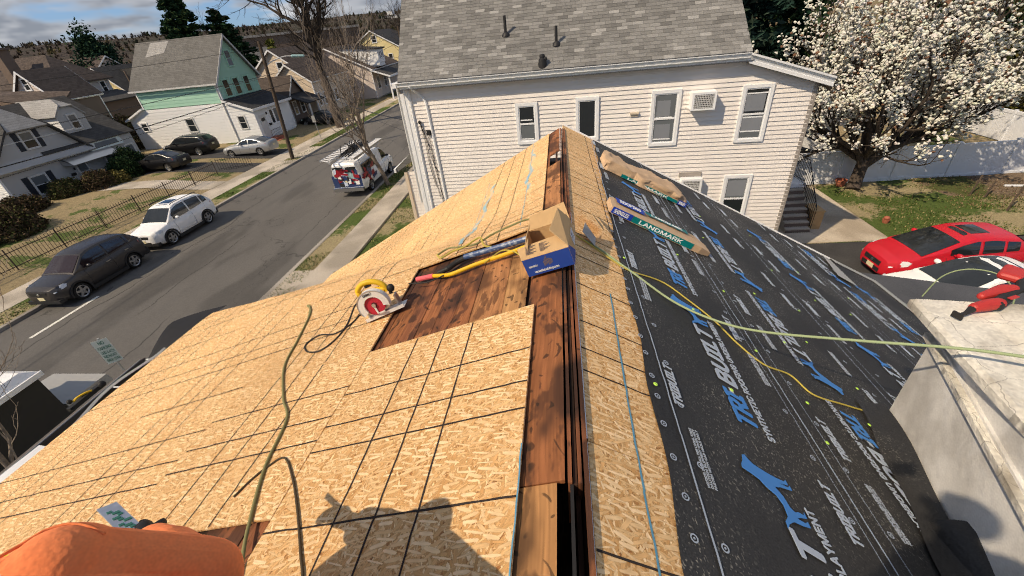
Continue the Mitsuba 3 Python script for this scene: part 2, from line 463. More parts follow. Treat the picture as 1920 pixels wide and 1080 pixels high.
def text(s, h, shear=0., bold=True, depth=.002):
    k = (s, h, shear, bold, depth)
    if k not in TXT:
        m = meshkit.text_mesh(s, h, depth, bold); v = np.array(m.vertices); v[:, 0] += v[:, 1] * shear
        TXT[k] = (v, np.array(m.faces))
    return TXT[k]


def width(m): return m[0][:, 0].max()


def fit(m, w, h=None):
    v = m[0].copy(); v[:, 0] *= w / v[:, 0].max()
    if h: v[:, 1] *= h / v[:, 1].max()
    return v, m[1]


# ---------------------------------------------------------------- the ground
def sheet(name, x0, x1, y0, y1, z, mat, nx=2, ny=2, label=None, zf=None):
    return struct(name, grid(lambda a, b: (a, b, zf(a, b) if zf else z), np.linspace(x0, x1, nx), np.linspace(y0, y1, ny)), mat, label=label)


def lot(x, y): return .12 + .42 * np.clip((-25.4 - x) / 5, 0, 1) ** 1.3


sheet('ground', -1500, 1500, -1500, 1500, -.06, 'earth')
sheet('road', -22, -11.9, -40, 140, 0, 'asphalt')
sheet('lawn', -9.35, 11.5, -30, 26, .02, 'grass', label='patchy lawn around the two houses')
for s, xs in (('far', (-22.2, -22.0)), ('near', (-11.9, -11.7))):
    y = -40.
    struct('curb', cat(*[box(xs[0], xs[1], a, a + 2.96, -.05, .13) for a in np.arange(-40, 138, 3.)]), 'curb')
sheet('verge', -23.45, -22.2, -40, 140, .11, 'grass', label='grass strip along the far kerb')
sheet('verge', -11.7, -10.75, -40, 140, .11, 'grass', label='grass strip along the near kerb')
for x0, x1 in ((-25.2, -23.45), (-10.75, -9.35)):
    st = struct('sidewalk', box(x0, x1, -40, 140, -.05, .10), 'concrete')
    for y in np.arange(2, 62, 1.75):
        add('slab', box(x0 + .004, x1 - .004, y + .008, y + 1.742, .10, .118 + .006 * rng.random()), 'concrete', st)
for y0, y1 in ((30.2, 33.3), (34.0, 37.6)):
    struct('driveway_apron', cat(box(-23.45, -22.0, y0, y1, -.04, .126)), 'concrete')
struct('driveway_apron', box(-11.9, -10.75, 11.2, 14.4, -.04, .126), 'concrete')
sheet('far_yard', -70, -25.2, -30, 140, 0, 'straw_grass', 30, 60, zf=lot)
sheet('driveway', -45, -25.2, 34.3, 37.4, 0, 'drive_asphalt', 14, 3, zf=lambda a, b: lot(a, b) + .015)
sheet('driveway', -45, -25.2, 30.5, 33.0, 0, 'drive_asphalt', 14, 3, zf=lambda a, b: lot(a, b) + .015)
sheet('front_path', -36, -25.2, 26.6, 28.4, 0, 'concrete', 14, 3, zf=lambda a, b: lot(a, b) + .02)
add('road_marking', grid(lambda a, b: (a, b, .006), np.linspace(-20.2, -20.05, 2), np.linspace(10.2, 13.0, 2)), 'road_paint', label='worn white parking line painted on the road', cat='marking')
# our side yard on the right
sheet('parking_pad', 7.2, 26, 8.5, 15.3, .025, 'drive_asphalt')
dr_ = struct('concrete_drive', grid(lambda a, b: (a, b, .012), np.linspace(7.4, 13, 4), np.linspace(13, 21.4, 4)), 'drive_concrete')
for i, (p) in enumerate([[(8.2, 15.35), (10.3, 15.35), (9.3, 18.2), (8.2, 18.2)], [(10.33, 15.35), (12.5, 15.35), (12.85, 18.2), (9.33, 18.2)], [(8.2, 18.23), (12.87, 18.23), (13.1, 21.3), (8.2, 21.3)]]):
    add('slab', prism(p, (0, 0, .018), (1, 0, 0), (0, 1, 0), .02), 'drive_concrete', dr_)
struct('side_lawn', grid(lambda a, b: (a, b, .03 + .05 * meshkit.noise([[a * .7, b * .7, 0]])[0]), np.linspace(12.4, 30, 30), np.linspace(15.3, 21.4, 14)), 'grass')
struct('bare_soil', grid(lambda a, b: (a, b, .075 + .06 * meshkit.noise([[a, b, 5]])[0] - .12 * max(0, (19.6 - .12 * (a - 16) - b)) - .3 * max(0, 17 - a)), np.linspace(16.4, 40, 40), np.linspace(18, 21.35, 14)), 'earth')
struct('back_yard', grid(lambda a, b: (a, b, .05), np.linspace(6, 60, 3), np.linspace(21.5, 70, 3)), 'straw_grass')


def tufts(name, n, region, h, cols, label, z):
    x0, x1, y0, y1 = region
    x, y = rng.uniform(x0, x1, n), rng.uniform(y0, y1, n)
    keep = meshkit.fbm(np.stack([x * .6, y * .6, x * 0 + 2], -1), 3) < .56
    x, y = x[keep], y[keep]; n = len(x); a = rng.uniform(0, 2 * PI, n); hh = h * rng.uniform(.5, 1.2, n)
    zz = z(x, y) if callable(z) else np.full(n, z)
    c, s = np.cos(a), np.sin(a); w = h * .35
    v = np.stack([np.stack([x - c * w, y - s * w, zz], -1), np.stack([x + c * w, y + s * w, zz], -1), np.stack([x + s * hh * .5, y - c * hh * .5, zz + hh], -1)], 1).reshape(-1, 3)
    col = np.repeat(np.asarray(cols)[rng.integers(0, len(cols), n)], 3, 0)
    add(name, (v, np.arange(3 * n).reshape(-1, 3)), 'leaf', kind='stuff', label=label, cat='grass', color=col)


GR = [(.07, .11, .025), (.10, .14, .035), (.05, .08, .02), (.22, .20, .09), (.30, .25, .12)]
tufts('grass', 9000, (12.9, 26, 15.4, 20.6), .07, GR, 'tufts of short spring grass on the lawn beside the red car', .06)
tufts('verge_grass', 7000, (-11.68, -10.78, 5, 40), .07, GR, 'tufts of grass on the strip between kerb and pavement', .11)
tufts('verge_grass', 5000, (-9.3, -6.6, 8, 26), .07, GR, 'tufts of grass on the strip of lawn beside the cream house', .02)
tufts('verge_grass', 5000, (-23.4, -22.25, 6, 48), .07, GR[:4], 'tufts of grass on the strip along the far kerb', .11)

# ---------------------------------------------------------------- the house under repair
XR, RZ0, SAG = -.027, 7.06, .033
C18, T29 = math.cos(math.radians(18)), math.tan(math.radians(29))
C29, S29 = math.cos(math.radians(29)), math.sin(math.radians(29))


def zl(x, y):
    s = XR - x
    b = np.clip((y - (3.0 + .235 * s)) / 1.35, 0, 1); b = b * b * (3 - 2 * b)
    return RZ0 - SAG * y - s * np.tan(np.radians(18 + 10.3 * b))


def zr(x, y): return RZ0 - SAG * y - (x - XR) * T29


def PL(s, y, o=0.): x = XR - s * C18; return np.array([x, y, zl(x, y) + o])


def PR(s, y, o=0.): x = XR + s * C29; return np.array([x + o * S29, y, zr(x, y) + o * C29])


NL, NR = np.array((-math.sin(math.radians(18)), 0, C18)), np.array((S29, 0, C29))
H = thing('house_under_repair', 'house being re-roofed, strand board on one slope and black underlayment on the other', 'house')


def bodywall(name, p): add(name, p, 'siding_grey', H)


bodywall('wall', box(-4.75, 5.35, -6, -5.8, 0, 3.9)); bodywall('wall', box(-4.75, 5.35, 6.75, 6.95, 0, 3.6))
bodywall('wall', box(-4.75, -4.6, -5.8, 3.4, 0, 4.9)); bodywall('wall', box(-4.75, -4.6, 3.4, 6.75, 0, 3.5)); bodywall('wall', box(5.2, 5.35, -5.8, 6.75, 0, 3.35))
add('gable_wall', (lambda q: hexa([(x, 6.75, z) for x, z in q], [(x, 6.95, z) for x, z in q]))([(-4.7, 3.6), (5.3, 3.6), (.3, 6.4), (-.3, 6.4)]), 'siding_grey', H)
# main left slope below the dormer and the deck under the boards
add('attic_floor', box(-4.6, 5.2, -5.8, 6.75, 5.0, 5.05) if False else box(-4.55, 5.15, -5.8, 6.7, 3.3, 3.35), 'dark_wood', H)
deckL = lambda o: (lambda a, b: PL(a, b, o))
add('roof_deck', solid_grid(deckL(-.035), np.linspace(.17, 5.15, 26), np.linspace(-6, 7.1, 60), .05, (0, 0, 1)), 'dark_wood', H)
add('roof_deck', solid_grid(lambda a, b: PR(a, b, -.03), np.linspace(.12, 6.72, 4), np.linspace(-6, 7.18, 4), .05, NR), 'dark_wood', H)
# old planks seen along the ridge and in the opening
def plank(s0, s1, y0, y1, mat, o=-.012):
    us = np.array([s0 + .002, s1 - .002]); vs = np.linspace(y0, y1, max(2, int((y1 - y0) / .5) + 1)); j = rng.uniform(-.003, .003, 2)
    add('plank', solid_grid(lambda a, b: PL(a, b, o + (j[0] if a == us[0] else j[1])), us, vs, .02, (0, 0, 1)), mat, H)
plank(.018, .215, -2, .842, 'plank_ridge_old'); plank(-.012, .21, .85, 3.05, 'plank0'); plank(-.012, .212, 3.06, 5.16, 'plank1')
plank(.125, .212, 5.17, 5.70, 'plank2'); plank(.018, .05, 5.17, 5.70, 'dark_wood'); plank(-.012, .212, 5.71, 7.2, 'plank0')
for i, (a, b) in enumerate(((.218, .375), (.375, .60), (.60, .735), (.735, .87), (.87, 1.0), (1.0, 1.13), (1.13, 1.27), (1.27, 1.44))):
    plank(a / C18, b / C18, 1.7, 3.5, 'plank%d' % (1 if i == 1 else (3 if i == 0 else (0, 2, 0, 2, 0, 2)[i - 2])))
for s in (1.38, 1.53, 1.67): plank(s, s + .145, -1, .95, 'plank2')
# the slot along the ridge
for x, hw_, dz, m, y0, y1 in ((.000, .0075, -.010, 'plank2', .84, 7.2), (.019, .007, -.025, 'dark_wood', .84, 7.2), (.036, .007, -.012, 'plank2', .84, 7.2), (.060, .009, -.018, 'plank2', -2, 7.2), (.006, .006, -.02, 'tar', -2, .84), (.028, .008, -.09, 'dark_wood', -2, .84)):
    add('ridge_board', hexa([(x - hw_, y0, RZ0 - SAG * y0 - .28), (x + hw_, y0, RZ0 - SAG * y0 - .28), (x + hw_, y1, RZ0 - SAG * y1 - .28), (x - hw_, y1, RZ0 - SAG * y1 - .28)],
        [(x - hw_, y0, RZ0 - SAG * y0 + dz), (x + hw_, y0, RZ0 - SAG * y0 + dz), (x + hw_, y1, RZ0 - SAG * y1 + dz), (x - hw_, y1, RZ0 - SAG * y1 + dz)]), m, H)


def lines_on(fn, segs, w=.009):
    ms = []
    for (a, b), (c, d) in segs:
        n = max(2, int(math.hypot(c - a, d - b) / .06)); t = np.linspace(0, 1, n)
        nx, ny = unit((-(d - b), c - a)); jl = rng.normal(0, .0013, n); jw = w * (.42 + .16 * rng.random(n))
        P0 = [fn(a + (c - a) * q + nx * (e + f), b + (d - b) * q + ny * (e + f)) for q, e, f in zip(t, jl, jw)]
        P1 = [fn(a + (c - a) * q + nx * (e - f), b + (d - b) * q + ny * (e - f)) for q, e, f in zip(t, jl, jw)]
        v = np.array(P0 + P1); i = np.arange(n - 1)
        ms.append((v, np.stack([i, i + n, i + n + 1, i + 1], 1)))
    m = cat(*ms)
    return m


def osb(side, s0, s1, y0, y1, full0=None, skew=None):
    fn = PL if side == 'L' else PR
    g = .0025; ns = max(2, int((s1 - s0) / .2)); ny = max(2, int((y1 - y0) / .2)); dz = rng.uniform(0, .0022)
    sk = skew or (lambda s, y: y)
    k = add('osb_sheet', solid_grid(lambda a, b: fn(a, sk(a, b), .012 + dz), np.linspace(s0 + g, s1 - g, ns), np.linspace(y0 + g, y1 - g, ny), .0115, NL if side == 'L' else NR), 'osb', H)
    base = y1 if full0 is None else full0
    segs = []
    for q in np.arange(-8, 8) * .4065 + base:
        if y0 + .03 < q < y1 - .03: segs.append(((s0 + .004, q), (s1 - .004, q)))
    for q in (base - .645, base - .645 - 1.22):
        if y0 + .03 < q < y1 - .03: segs.append(((s0 + .004, q), (s1 - .004, q)))
    for q in (.415, .62, .825):
        if s0 + q < s1 - .02: segs.append(((s0 + q, y0 + .01), (s0 + q, y1 - .01)))
    m = lines_on(lambda a, b: fn(a, sk(a, b), .0138 + dz), segs)
    add('grid_line', m, 'ink', k)
    return k


R0, R1, R2, R3 = .165, 1.385, 2.605, 3.825
osb('L', R0, R1, -2.0, -.42); osb('L', R0, R1, -.42, 2.02)
osb('L', R0, R1, 3.2, 5.64, skew=lambda s, y: y + (.10 * max(0, .6 - s) if y < 3.3 else 0)); osb('L', R0, R1, 5.64, 7.15, full0=8.08)
osb('L', R1, R2, .865, 2.04, full0=2.1); osb('L', R1, R2, 2.04, 4.48); osb('L', R1, R2, 4.48, 6.92); osb('L', R1, R2, 6.92, 7.15)
osb('L', R2, R3, -.4, 2.04 - 1.22); osb('L', R2, R3, .82, 3.26); osb('L', R2, R3, 3.26, 5.70); osb('L', R2, R3, 5.70, 7.15, full0=8.14)
osb('L', R3, 5.2, -.6, 2.04); osb('L', R3, 5.2, 2.04, 4.48); osb('L', R3, 5.2, 4.48, 7.15, full0=6.92)
osb('R', .105, 1.32, -1.4, 1.04); osb('R', .108, 1.32, 1.04, 3.48); osb('R', .09, 1.30, 3.48, 5.3); osb('R', .075, 1.30, 5.3, 7.5)
# pale sawn edge on the right sheets, chalk lines, blue smears
for y0, y1, s in ((-1.4, 1.04, .104), (1.04, 3.48, .107), (3.48, 5.3, .089), (5.3, 7.5, .074)):
    add('sheet_edge', cat(pbox(PR(s - .008, y0 + .01, .002), PR(s - .008, y1 - .01, .002) - PR(s - .008, y0 + .01, .002), PR(s + .0005, y0, .002) - PR(s - .008, y0, .002), NR * .0125)), 'trim_white' if y0 < 3 else 'osb_edge', H)
add('chalk_line', lines_on(lambda a, b: PR(a, b, .0165), [((.33, -.5), (.335, .9)), ((.335, .9), (.34, 1.4)), ((.34, 1.4), (.36, 2.3))], .009), 'chalk_blue', H)
add('chalk_line', lines_on(lambda a, b: PL(a, b, .0165), [((.169, -1), (.169, 1.02)), ((.38, 3.4), (.45, 7.1)), ((1.02, 3.4), (1.14, 6.2))], .006), 'chalk_blue', H)
add('chalk_smear', cat(grid(lambda a, b: PL(a + .03 * math.sin(b * 9), b, .0160), np.linspace(.385, .435, 2), np.linspace(4.6, 6.7, 30)), grid(lambda a, b: PL(a + .03 * math.sin(b * 9), b, .0160), np.linspace(.985, 1.035, 2), np.linspace(3.5, 5.9, 30))), 'blue_smear', H)


# black underlayment
def edge(y): return np.interp(y, [-1, .65, .95, 1.4, 2.1, 2.8, 4, 7.6], [.40, .44, .46, .485, .51, .515, .55, .67]) + .012 * math.sin(y * 7.3)


def course(fa, fb, off):
    def P(t, y):
        a, b = fa(y), fb(y); s = a + (b - a) * t; y = y - .045 * s * np.clip((y - 5) / 2.5, 0, 1)
        w = .004 * meshkit.noise([[s * 5, y * 3, off * 900]])[0] + .003 * meshkit.noise([[s * 14, y * 9, off * 900]])[0]
        return PR(s, y, off + w)
    us, vs = np.linspace(0, 1, 24), np.linspace(-1.6, 7.52, 150)
    return solid_grid(P, us, vs, .004, NR)
UC = [add('underlayment_course', course(edge, lambda y: 1.6, .019), 'felt', H, smooth=40)]
for a, b, o in ((1.57, 2.95, .0165), (2.9, 4.3, .0145), (4.25, 6.78, .0125)):
    UC.append(add('underlayment_course', course(lambda y, a=a: a + .012 * math.sin(y * 2), lambda y, b=b: b, o), 'felt', H, smooth=40))


def onR(s, y, rev=False, o=.031):
    f = -1 if rev else 1
    return frame(PR(s, y, o), (0, f, -f * SAG), (-f * C29, 0, f * S29), NR)


tri = fit(text('TRI', .12, .0), .25, .12); tri = (tri[0] + tri[0][:, 1:2] * np.array([[.28, 0, 0]]), tri[1])
heavy = lambda m, e: cat(*[(m[0] + np.array([dx, dy, dz]), m[1]) for dx, dy, dz in ((-e, 0, 0), (e, 0, .0003), (0, e * .6, .0006), (0, -e * .6, .0009))])
tri = heavy(tri, .0045)
bu = fit(text('BUILT', .12, .0), .55, .12); bu = (bu[0] + bu[0][:, 1:2] * np.array([[.28, 0, 0]]) + np.array([.305, 0, 0]), bu[1]); bu = heavy(bu, .0045)
dash = prism([(.255, .05), (.29, .05), (.298, .075), (.262, .075)], (0, 0, 0), (1, 0, 0), (0, 1, 0), .002)
sub = fit(text('SYNTHETIC ROOFING UNDERLAYMENT', .042), 1.05, .044); sub = (sub[0] + np.array([-.03, -.085, 0]), sub[1])
dog = prism([(0, .12), (.03, .115), (.055, .09), (.10, .085), (.135, .10), (.16, .135), (.185, .155), (.20, .185), (.215, .225), (.235, .22), (.255, .205), (.285, .195), (.29, .18), (.27, .17), (.255, .155), (.245, .13), (.235, .10), (.225, .05), (.222, .015), (.235, 0), (.21, 0), (.203, .05), (.198, .005), (.212, -.008), (.188, -.008), (.185, .05), (.175, .085), (.14, .062), (.10, .055), (.085, .04), (.092, .02), (.086, -.005), (.10, -.012), (.075, -.012), (.07, .02), (.06, .045), (.052, .01), (.062, -.006), (.038, -.006), (.036, .03), (.04, .07), (.02, .105)], (.88, -.01, 0), (1.12, 0, 0), (0, 1.12, 0), .002)
G = mikit.ply(cat(bu, dash, heavy(sub, .0008)), 'mat_print_grey'); BL = mikit.ply(tri, 'mat_print_blue'); DG = mikit.ply(dog, 'mat_print_blue')
sm = fit(text('TRIBUILT', .052, .0), .30, .052); sm = (sm[0] + sm[0][:, 1:2] * np.array([[.28, 0, 0]]), sm[1])
tiny = [[('NOTICE: INSTALL PER LOCAL CODE', -.03), ('CAUTION SLIPPERY WHEN WET', -.048), ('FASTEN WITH CAP NAILS ONLY', -.066)]]
fine = cat(*[(fit(text(t, .011), .30, .012)[0] + np.array([-.42, .035 + dy, 0]), text(t, .011)[1]) for t, dy in tiny[0]])
SMALL = mikit.ply(heavy(sm, .0014), 'mat_print_grey'); FINE = mikit.ply(fine, 'mat_print_grey')
for ci, s, y0, rev in ((0, 1.14, 1.47, 0), (1, 2.07, 1.96 + .1, 1), (2, 3.52, .85, 0), (3, 4.78, 1.3, 1), (3, 5.50, 1.9, 0)):
    for q in range(-2, 6):
        y = y0 + (1.40 if s < 5 else 1.45) * q
        if not (-1.2 < y < 7.3): continue
        if rev and y < .4: continue
        end = y + (1.17 if not rev else -1.17)
        if end > 7.5 - .045 * s: continue
        again('lettering', G, UC[ci], onR(s, y, rev)); again('lettering', BL, UC[ci], onR(s, y, rev)); again('dog_emblem', DG, UC[ci], onR(s, y, rev))
for ci, s, y0, rev, st in ((0, .665, 1.43, 0, 1.40), (0, 1.445, .98, 0, 1.40), (1, 1.79, 1.52, 0, 1.40), (1, 2.62, 1.1, 1, 1.4), (2, 3.05, .9, 0, 1.4), (2, 4.02, 1.2, 1, 1.4), (3, 4.45, 1.0, 0, 1.4), (3, 5.1, .8, 1, 1.4)):
    for q in range(-2, 6):
        y = y0 + st * q
        if not (-1 < y < 7.1): continue
        again('lettering', SMALL, UC[ci], onR(s, y, rev)); again('lettering', FINE, UC[ci], onR(s, y, rev))
for ci, s, w in ((0, .58, .008), (0, 1.56, .009), (1, 2.88, .008), (2, 4.22, .008), (3, 5.3, .006), (0, 1.50, .004), (1, 1.66, .004), (2, 2.99, .004), (3, 4.34, .004)):
    add('printed_line', lines_on(lambda a, b: PR(a, b, .0315), [((s + .01 * math.sin(y * 1.1), y), (s + .01 * math.sin(y * 1.1 + .275), y + .25)) for y in np.arange(-1.5, 7.4, .25)], w), 'print_grey', UC[ci])
ringm = cat(*[(lambda a, b: (np.array([(.017 * math.cos(a), .017 * math.sin(a), 0), (.017 * math.cos(b), .017 * math.sin(b), 0), (.011 * math.cos(b), .011 * math.sin(b), 0), (.011 * math.cos(a), .011 * math.sin(a), 0)]), [[0, 1, 2, 3]]))(i * PI / 8, (i + 1) * PI / 8) for i in range(16)], *[(np.array([(.005 * math.cos(a), .005 * math.sin(a), 0) for a in np.arange(8) * PI / 4]), [[0, i, i + 1] for i in range(1, 7)])])
RING = mikit.ply(ringm, 'mat_print_grey')
for ci, s, st in ((0, .51, .165), (0, .64, .33), (0, 1.47, .33), (1, 1.70, .33), (1, 2.74, .4), (2, 3.1, .4), (3, 4.5, .45)):
    for y in np.arange(.45, 5.5, st):
        again('nail_mark', RING, UC[ci], onR(s + rng.uniform(-.008, .008), y + rng.uniform(-.02, .02)))
NAIL = mikit.ply(cat(lathe([(.0, .004), (.010, .004), (.0125, .001), (.0125, 0)], (0, 0, 0), n=10)), 'mat_cap_nail')
for s, y in ((.52, 1.53), (1.08, 1.75), (1.09, 2.57), (.56, 2.95), (1.62, 3.2), (1.55, 2.35), (2.0, 2.7), (2.1, 3.5), (1.25, 3.6), (1.1, 4.3), (2.3, 2.0), (2.35, 2.9), (2.7, 3.6), (2.9, 4.6), (1.9, 4.6), (2.2, 5.6), (3.3, 4.2), (3.6, 5.1), (3.9, 4.3), (4.4, 5.0), (3.2, 5.9), (1.75, 1.95), (1.68, 1.62), (2.55, 2.45)):
    again('cap_nail', NAIL, UC[0 if s < 1.56 else 1 if s < 2.9 else 2 if s < 4.25 else 3], onR(s, y, o=.0325))
# edge metal
add('rake_edge', cat(*[pbox(PR(a, 7.53 - .045 * a, -.01), PR(b, 7.53 - .045 * b, -.01) - PR(a, 7.53 - .045 * a, -.01), (0, .028, 0), NR * .045) for a, b in ((.1, 3.0), (3.0, 5.7))]), 'white_metal', H)
add('eave_strip', cat(pbox(PR(6.60, -1.5, .028), PR(6.60, 7.22, .028) - PR(6.60, -1.5, .028), PR(6.80, 0, 0) - PR(6.60, 0, 0), NR * .006), pbox(PR(5.72, 7.14, .028), PR(6.78, 7.09, .028) - PR(5.72, 7.14, .028), (0, .16, 0), NR * .006)), 'grey_metal', H)
add('metal_strip', slab([PR(5.38, 7.1, .045), PR(4.98, 6.05, .045), PR(5.28, 5.95, .045), PR(5.48, 7.0, .045)][::-1], .004), 'grey_metal', H)
add('fascia', box(5.80, 5.83, -6, 7.15, 3.3, 3.50), 'trim_white', H)
# low flat roof on the right
add('flat_roof', hexa([(5.6, -1, 3.05), (9.6, -1, 2.95), (9.3, 6.75, 2.95), (5.6, 7.95, 3.05)], [(5.6, -1, 3.42), (9.6, -1, 3.32), (9.3, 6.75, 3.32), (5.6, 7.95, 3.42)]), 'membrane', H)
add('flat_roof_wall', box(5.7, 9.0, -.8, 6.6, 0, 2.96), 'siding_grey', H)
# gutter along the left eave, with loose metal
EX = PL(5.2, 0)[0]
add('gutter', cat(box(EX - .25, EX - .235, -3, 3.35, 5.16, 5.30), box(EX - .235, EX - .03, -3, 3.35, 5.16, 5.175), box(EX - .03, EX - .015, -3, 3.35, 5.16, 5.32), box(EX - .30, EX - .235, -3, 3.35, 5.30, 5.312)), 'dirty_metal', H)
add('gutter_floor', box(EX - .234, EX - .031, -3, 3.3, 5.176, 5.22), 'moss_metal', H)
add('gutter_rim', tube([(EX - .245, y, 5.316) for y in np.linspace(-3, 3.3, 20)], .008, 5), 'grey_metal', H)
for y in (1.95, 2.85, 3.3): add('gutter_hanger', box(EX - .16, EX - .01, y - .008, y + .008, 5.318, 5.326), 'white_metal', H)
add('loose_flashing', solid_grid(lambda a, b: (EX - .05 - a * np.interp(b, [.5, 1.3, 2.0, 2.6, 3.35], [1.6, 1.3, .55, .75, 1.0]), b, 5.34 + .02 * math.sin(b * 4) + a * .15), np.array([0., .11]) + .02, np.linspace(.5, 2.05, 14), .003, (0, 0, 1)), 'white_metal', H)
add('loose_flashing', solid_grid(lambda a, b: (EX - .10 - a - .06 * math.sin(b * 5), b, 5.33 + a * .3), np.array([0., .035]), np.linspace(2.05, 3.5, 14), .003, (0, 0, 1)), 'grey_metal', H)
add('dormer_wall', box(EX + .12, EX + .25, -3, 3.6, 3.9, 5.15), 'siding_grey', H)
add('felt_flap', solid_grid(lambda a, b: (EX + .05 - a * np.interp(b, [0, .62, .72, 1], [.34, .62, .62, .46]) , 3.36 + b * (1.12 + .02 * a) + .06 * a * (1 - b), 5.36 - .12 * a + .05 * math.sin(b * 3) * a - .14 * b * b * .5), np.linspace(0, 1, 8), np.linspace(0, 1, 10), .004, (0, 0, 1)), 'tar', H, smooth=50, label='loose flap of black underlayment hanging past the left eave')
# ---------------------------------------------------------------- chimney
ch = thing('chimney', 'stuccoed grey chimney with a broad cracked concrete cap on the right slope', 'chimney')
ca, sa_ = math.cos(math.radians(9)), math.sin(math.radians(9))
cx = (ca, -sa_ * -1 * -1, 0); ex_, ey_ = np.array((ca, -sa_, 0)), np.array((sa_, ca, 0))
O_ = np.array((2.235, 2.17, 0))


def CH(u, v, z): return O_ + ex_ * u - ey_ * v + np.array((0, 0, z))


def chbox(u0, u1, v0, v1, z0, z1, b=.0):
    return hexa([CH(u0, v1, z0), CH(u1, v1, z0), CH(u1, v0, z0), CH(u0, v0, z0)], [CH(u0 + b, v1 - b, z1), CH(u1 - b, v1 - b, z1), CH(u1 - b, v0 + b, z1), CH(u0 + b, v0 + b, z1)])
c2_, s2_ = math.cos(math.radians(19)), math.sin(math.radians(19)); fx_, fy_ = np.array((c2_, -s2_, 0)), np.array((s2_, c2_, 0))
CS = lambda u, v, z: O_ + fx_ * u - fy_ * v + np.array((0, 0, z))
sh = solid_grid(lambda a, b: CS(0.0 - .03 * max(0, .5 - b) + .006 * meshkit.noise([[a * 6, b * 6, 1]])[0], a, 4.4 + b * 2.15), np.linspace(0, 1.75, 14), np.linspace(0, 1, 14), .5, -fx_)
add('shaft', cat(hexa([CS(.02, 1.74, 4.2), CS(1.0, 1.74, 4.2), CS(1.0, .01, 4.2), CS(.02, .01, 4.2)], [CS(.02, 1.74, 6.69), CS(1.0, 1.74, 6.69), CS(1.0, .01, 6.69), CS(.02, .01, 6.69)]), sh), 'stucco', ch)
add('cap', cat(chbox(-.15, 1.1, -.09, 1.85, 6.69, 6.735, .0), chbox(-.15, 1.1, -.09, 1.85, 6.735, 6.755, .02), chbox(.12, .9, .10, 1.6, 6.755, 6.80, .08)), 'cap', ch)
add('cap_moulding', hexa([CS(-.03, 1.8, 6.50), CS(1.05, 1.8, 6.50), CS(1.05, -.03, 6.50), CS(-.03, -.03, 6.50)], [CS(-.03, 1.8, 6.535), CS(1.05, 1.8, 6.535), CS(1.05, -.03, 6.535), CS(-.03, -.03, 6.535)]), 'cap', ch)
ub = lambda y0, y1, n: [CH(-.10 - .06 * math.sin(y * 3), y, 0) for y in np.linspace(y0, y1, n)]
def flash(t, v):
    p = CS(-.16 * (1 - t) - .012 + .015 * math.sin(v * 9) * (1 - t), v, 0); z = zr(p[0], p[1]) + .04 + .10 * t ** 1.5 * (1 + .25 * math.sin(v * 5))
    return (p[0], p[1], z)
add('felt_upturn', solid_grid(flash, np.linspace(0, 1, 7), np.linspace(-.05, 1.75, 26), .005, (-.4, 0, .9)), 'felt', ch, smooth=50, label='black underlayment turned up against the chimney foot')
def hump(t, v):
    a = t * PI; p = CS(.06 + .0 * t - .17 * math.cos(a) * (1 - .3 * v), .98 + .5 * v, 0); return (p[0], p[1], zr(CS(0, 1.1, 0)[0] - .1, p[1]) + .015 + .15 * math.sin(a) * (1 - .25 * (v - .2) ** 2) * (1 if v > .05 else .8))
add('felt_fold', solid_grid(hump, np.linspace(0, 1, 12), np.linspace(0, 1, 8), .004, (0, 0, 1)), 'felt', ch, smooth=50)


# ---------------------------------------------------------------- things lying on the roof
ux, uz = np.array((C18, 0, math.sin(math.radians(18)))), NL
bx = thing('cardboard_box', 'open cardboard box with a blue printed lower half sitting on the ridge', 'box')
bw, bd, bh = .325, .42, .135
c4, s4 = math.cos(.05), math.sin(.05)
bex, bey = ux * c4 - np.array((0, 1, 0)) * s4, np.array((0, 1, 0)) * c4 + ux * s4
BO = np.array((-.238, 2.36, zl(-.238, 2.36) + .018))
B = lambda u, v, w: BO + bex * u + bey * v + uz * w


def panel(pts, th=.006): return slab([B(*p) for p in pts], th)
add('side', cat(pbox(B(0, 0, 0), bex * bw, bey * .005, uz * bh), pbox(B(0, bd - .005, 0), bex * bw, bey * .005, uz * bh), pbox(B(0, .005, 0), bex * .005, bey * (bd - .01), uz * bh), pbox(B(bw - .005, .005, 0), bex * .005, bey * (bd - .01), uz * bh), pbox(B(0, 0, 0), bex * bw, bey * bd, uz * .004)), 'cardboard', bx)
add('blue_print', cat(pbox(B(.001, -.0015, .001), bex * (bw - .002), bey * .0012, uz * (bh - .004)), panel([(bw + .0015, .0, .001), (bw + .0015, .19, .001), (bw + .0015, .03, bh - .003), (bw + .0015, 0, bh - .003)], .001)), 'box_blue', bx)
add('flap', panel([(0, .0, bh), (bw, 0, bh), (bw - .065, .15, bh + .035), (-.045, .15, bh + .02)]), 'cardboard', bx)
add('flap', panel([(bw, bd, bh), (0, bd, bh), (.03, bd + .10, bh + .07), (bw - .02, bd + .12, bh + .085)]), 'cardboard', bx)
add('flap', panel([(bw, .02, bh), (bw, bd, bh), (bw - .05, bd - .02, bh + .115), (bw - .10, .13, bh + .095)]), 'cardboard_in', bx)
add('flap', panel([(0, bd, bh), (0, .16, bh), (.03, .24, bh + .06), (.05, bd - .06, bh + .08)]), 'cardboard_in', bx)
add('flap', panel([(0, .15, bh), (0, .02, bh), (.04, .06, bh + .01), (.06, .15, bh + .075)]), 'cardboard_in', bx)
add('shipping_label', pbox(B(bw + .001, .21, .025), bey * .12, uz * .085, bex * .001), 'label_white', bx)
add('label_print', cat(*[pbox(B(bw + .0022, .222, .098 - .012 * i), bey * (.09 - .03 * (i % 2)), uz * .004, bex * .0006) for i in range(6)]), 'print_brown', bx)
fu = unit(bey * .15 + uz * .028 - bex * .02)
